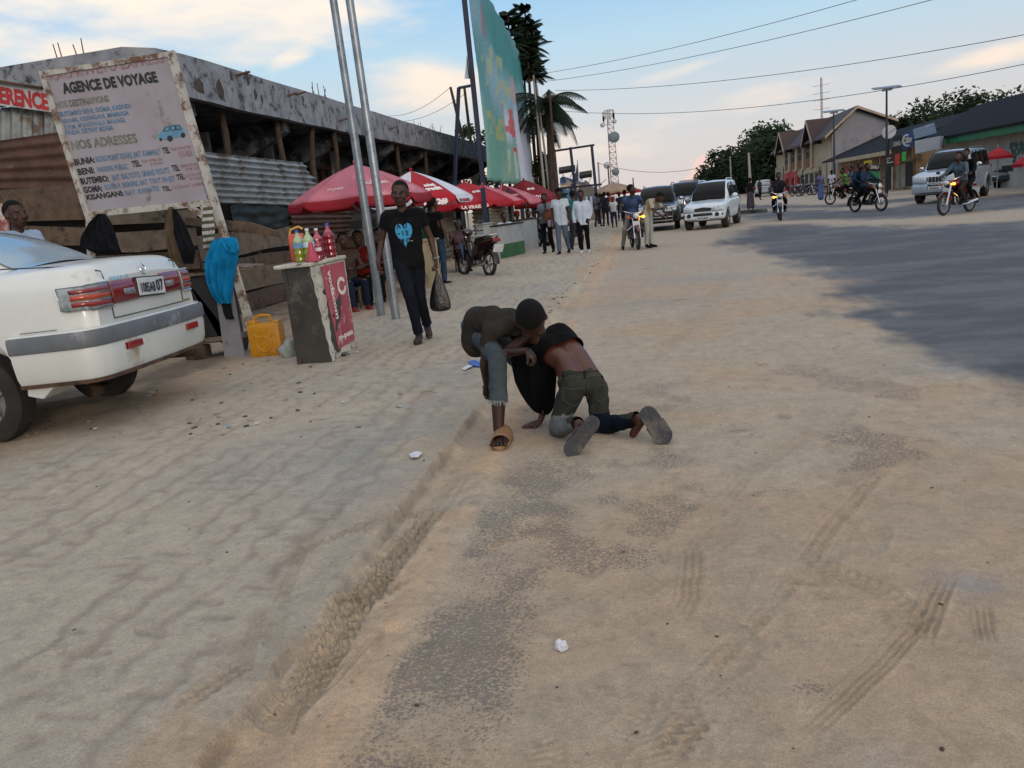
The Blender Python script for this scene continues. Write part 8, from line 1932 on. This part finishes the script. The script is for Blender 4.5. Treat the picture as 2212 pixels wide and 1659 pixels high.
def slender(label,x,y,z,tiers,seed,lean):
    rg=random.Random(seed);t=thing('slender_tree',label,'tree',(x,y,0),0,'tall slender trees behind the billboard');m=MB();m.tube([(0,0,0),(lean*.4,0,z*.6),(lean,0,z)],[.13,.09,.05],7);m.build('trunk',BARK,t,True);m=MB()
    for k in range(tiers):
        zz=z-k*.55
        for j in range(11): a=rg.uniform(0,2*PI);frond(m,(lean*(zz/z),0,zz),(math.cos(a),math.sin(a),rg.uniform(-.1,1.1)),rg.uniform(.8,1.35)*(1 if k else .7),.9,.34,9)
    link('crown',m.mesh('crown'),LF[2],t)
for i,(px,py,D,ti) in enumerate(((1132,22,50,7),(1148,60,51,6),(1095,30,49,6),(1108,50,50,6),(1125,75,52,5))):
    q=onY(px,py,D);slender(['tallest slender tree with tufted crown right of the billboard','slender tufted tree just right of the tallest one','slender tufted tree peeping over the banner top','second slender tree over the banner top','shortest slender tree close against the banner edge'][i],q.x-.2,D,q.z,ti,i,.25)
# island kerb, litter
g=gp(1600,463);m=MB();m.bbox((0,0,.08),(3.2,1.1,.2),.04);o=m.build('kerb_stone',CONCD,None);o.location=(g.x-.4,g.y,0);tag(o,'low concrete traffic island kerb beyond the small white SUV','kerb')
PAP=mat('white paper','#c2c4cc',.7,'#a9acb6',8);TWG=mat('dry twig','#8a7656',.9);STN=mat('pebble','#8a8278',.9,'#6b645b',10,.3)
def zat(g): return gh(g.x,g.y)
def crumple(name,label,px,py,r,mt,fl=.8,seed=1):
    g=gp(px,py);z=zat(g);m=MB();m.ell((0,0,0),(r,r,r*fl),None,12,8);me=m.mesh()
    for v in me.vertices: v.co*=1+.5*mnoise.noise(v.co/r*2.3+Vector((seed*5,0,0)))
    o=link(name,me,mt);o.location=(g.x,g.y,z+r*fl*.6);tag(o,label,'litter');return o
crumple('crumpled_paper','crumpled white paper ball on the dusty ground at the lower middle',1213,1402,.022,PAP)
def flatlit(name,label,pts,mt,group=None):
    g=gp(*pts[0]);z=zat(g);m=MB();m.prism([gp(*p)-g+Vector((0,0,random.uniform(.004,.018))) for p in pts],(0,0,.003));o=m.build(name,mt);o.location=(g.x,g.y,z+.002);tag(o,label,'litter',group)
flatlit('wrapper','blue and silver wrapper on the ground left of the bent boy, blue half',[(1012,792),(1025,789),(1040,795),(1040,803),(1020,800)],mat('blue wrapper','#2b55a0',.5))
flatlit('wrapper','silver half of the wrapper left of the bent boy',[(998,806),(1012,798),(1022,802),(1004,810)],PAP)
flatlit('wrapper','small white wrapper lying by the kerb track below the boys',[(886,1000),(900,994),(914,996),(906,1003),(890,1007)],PAP)
for i,(x0,y0,x1,y1) in enumerate(((630,1580,655,1515),(815,1235,858,1246),(850,1258,820,1240),(1455,650,1490,648),(1640,790,1660,788),(1800,755,1815,750),(910,857,945,858),(1385,583,1420,578),(1060,1180,1090,1172))):
    a=gp(x0,y0);b_=gp(x1,y1);m=MB();za=zat(a)+.008;m.tube([(0,0,0),((b_-a)*.5+Vector((0,0,.01))),b_-a],[.004,.0035,.002],5);o=m.build('twig',TWG);o.location=(a.x,a.y,za);tag(o,'dry twig lying on the dusty ground','twig','twigs scattered on the ground')
proto=[]
for k in range(4):
    m=MB();m.ell((0,0,0),(1,.8,.55),None,9,6);me=m.mesh('stone')
    for v in me.vertices: v.co*=1+.35*mnoise.noise(v.co*1.5+Vector((k*9,0,0)))
    me.materials.append([STN,STN,CONCD,PLK2][k]);proto.append(me)
rg=random.Random(8)
for i in range(230):
    if i<110: px,py=rg.uniform(40,700),rg.uniform(700,960)
    elif i<150: px,py=rg.uniform(1180,1340),0;py=1150+(px-1180)*-1.1+520-1150+rg.uniform(-12,12)+70;px+=rg.uniform(-9,9);py=620-(px-1230)*1.05+rg.uniform(-22,22)
    else: px,py=rg.uniform(0,2212),rg.uniform(720,1640)
    g=gp(px,py)
    if g.y<1.5 or g.y>40 : continue
    s_=(rg.uniform(.006,.022) if i<110 else rg.uniform(.008,.028) if i<150 else rg.uniform(.003,.008));o=bpy.data.objects.new('stone',proto[rg.randrange(4)]);COL.objects.link(o);o.location=(g.x,g.y,zat(g)+s_*.2);o.scale=(s_*rg.uniform(.8,1.5),s_,s_*.8);o.rotation_euler=(0,0,rg.uniform(0,6));tag(o,'small stone or clod lying on the dusty ground','stone','stones and clods scattered on the ground')
for i in range(46):
    px,py=(rg.uniform(80,900),rg.uniform(690,960)) if i<34 else (rg.uniform(1250,1340),rg.uniform(520,600));g=gp(px,py);a=rg.uniform(0,6);r_0=rg.uniform(.012,.035);m=MB();m.add([(r_0*math.cos(a+k*1.2)*rg.uniform(.5,1.3),r_0*math.sin(a+k*1.2)*rg.uniform(.5,1.3),rg.uniform(.004,.016)) for k in range(5)],[(0,1,2,3,4)]);o=m.build('litter_scrap',[PAP,TWG,LABB,_m['pink plastic'],PLB,_m['white label']][rg.randrange(6)],None,solid=.002);o.location=(g.x,g.y,zat(g));tag(o,'small scrap of litter on the dusty ground','litter','litter scraps on the ground')
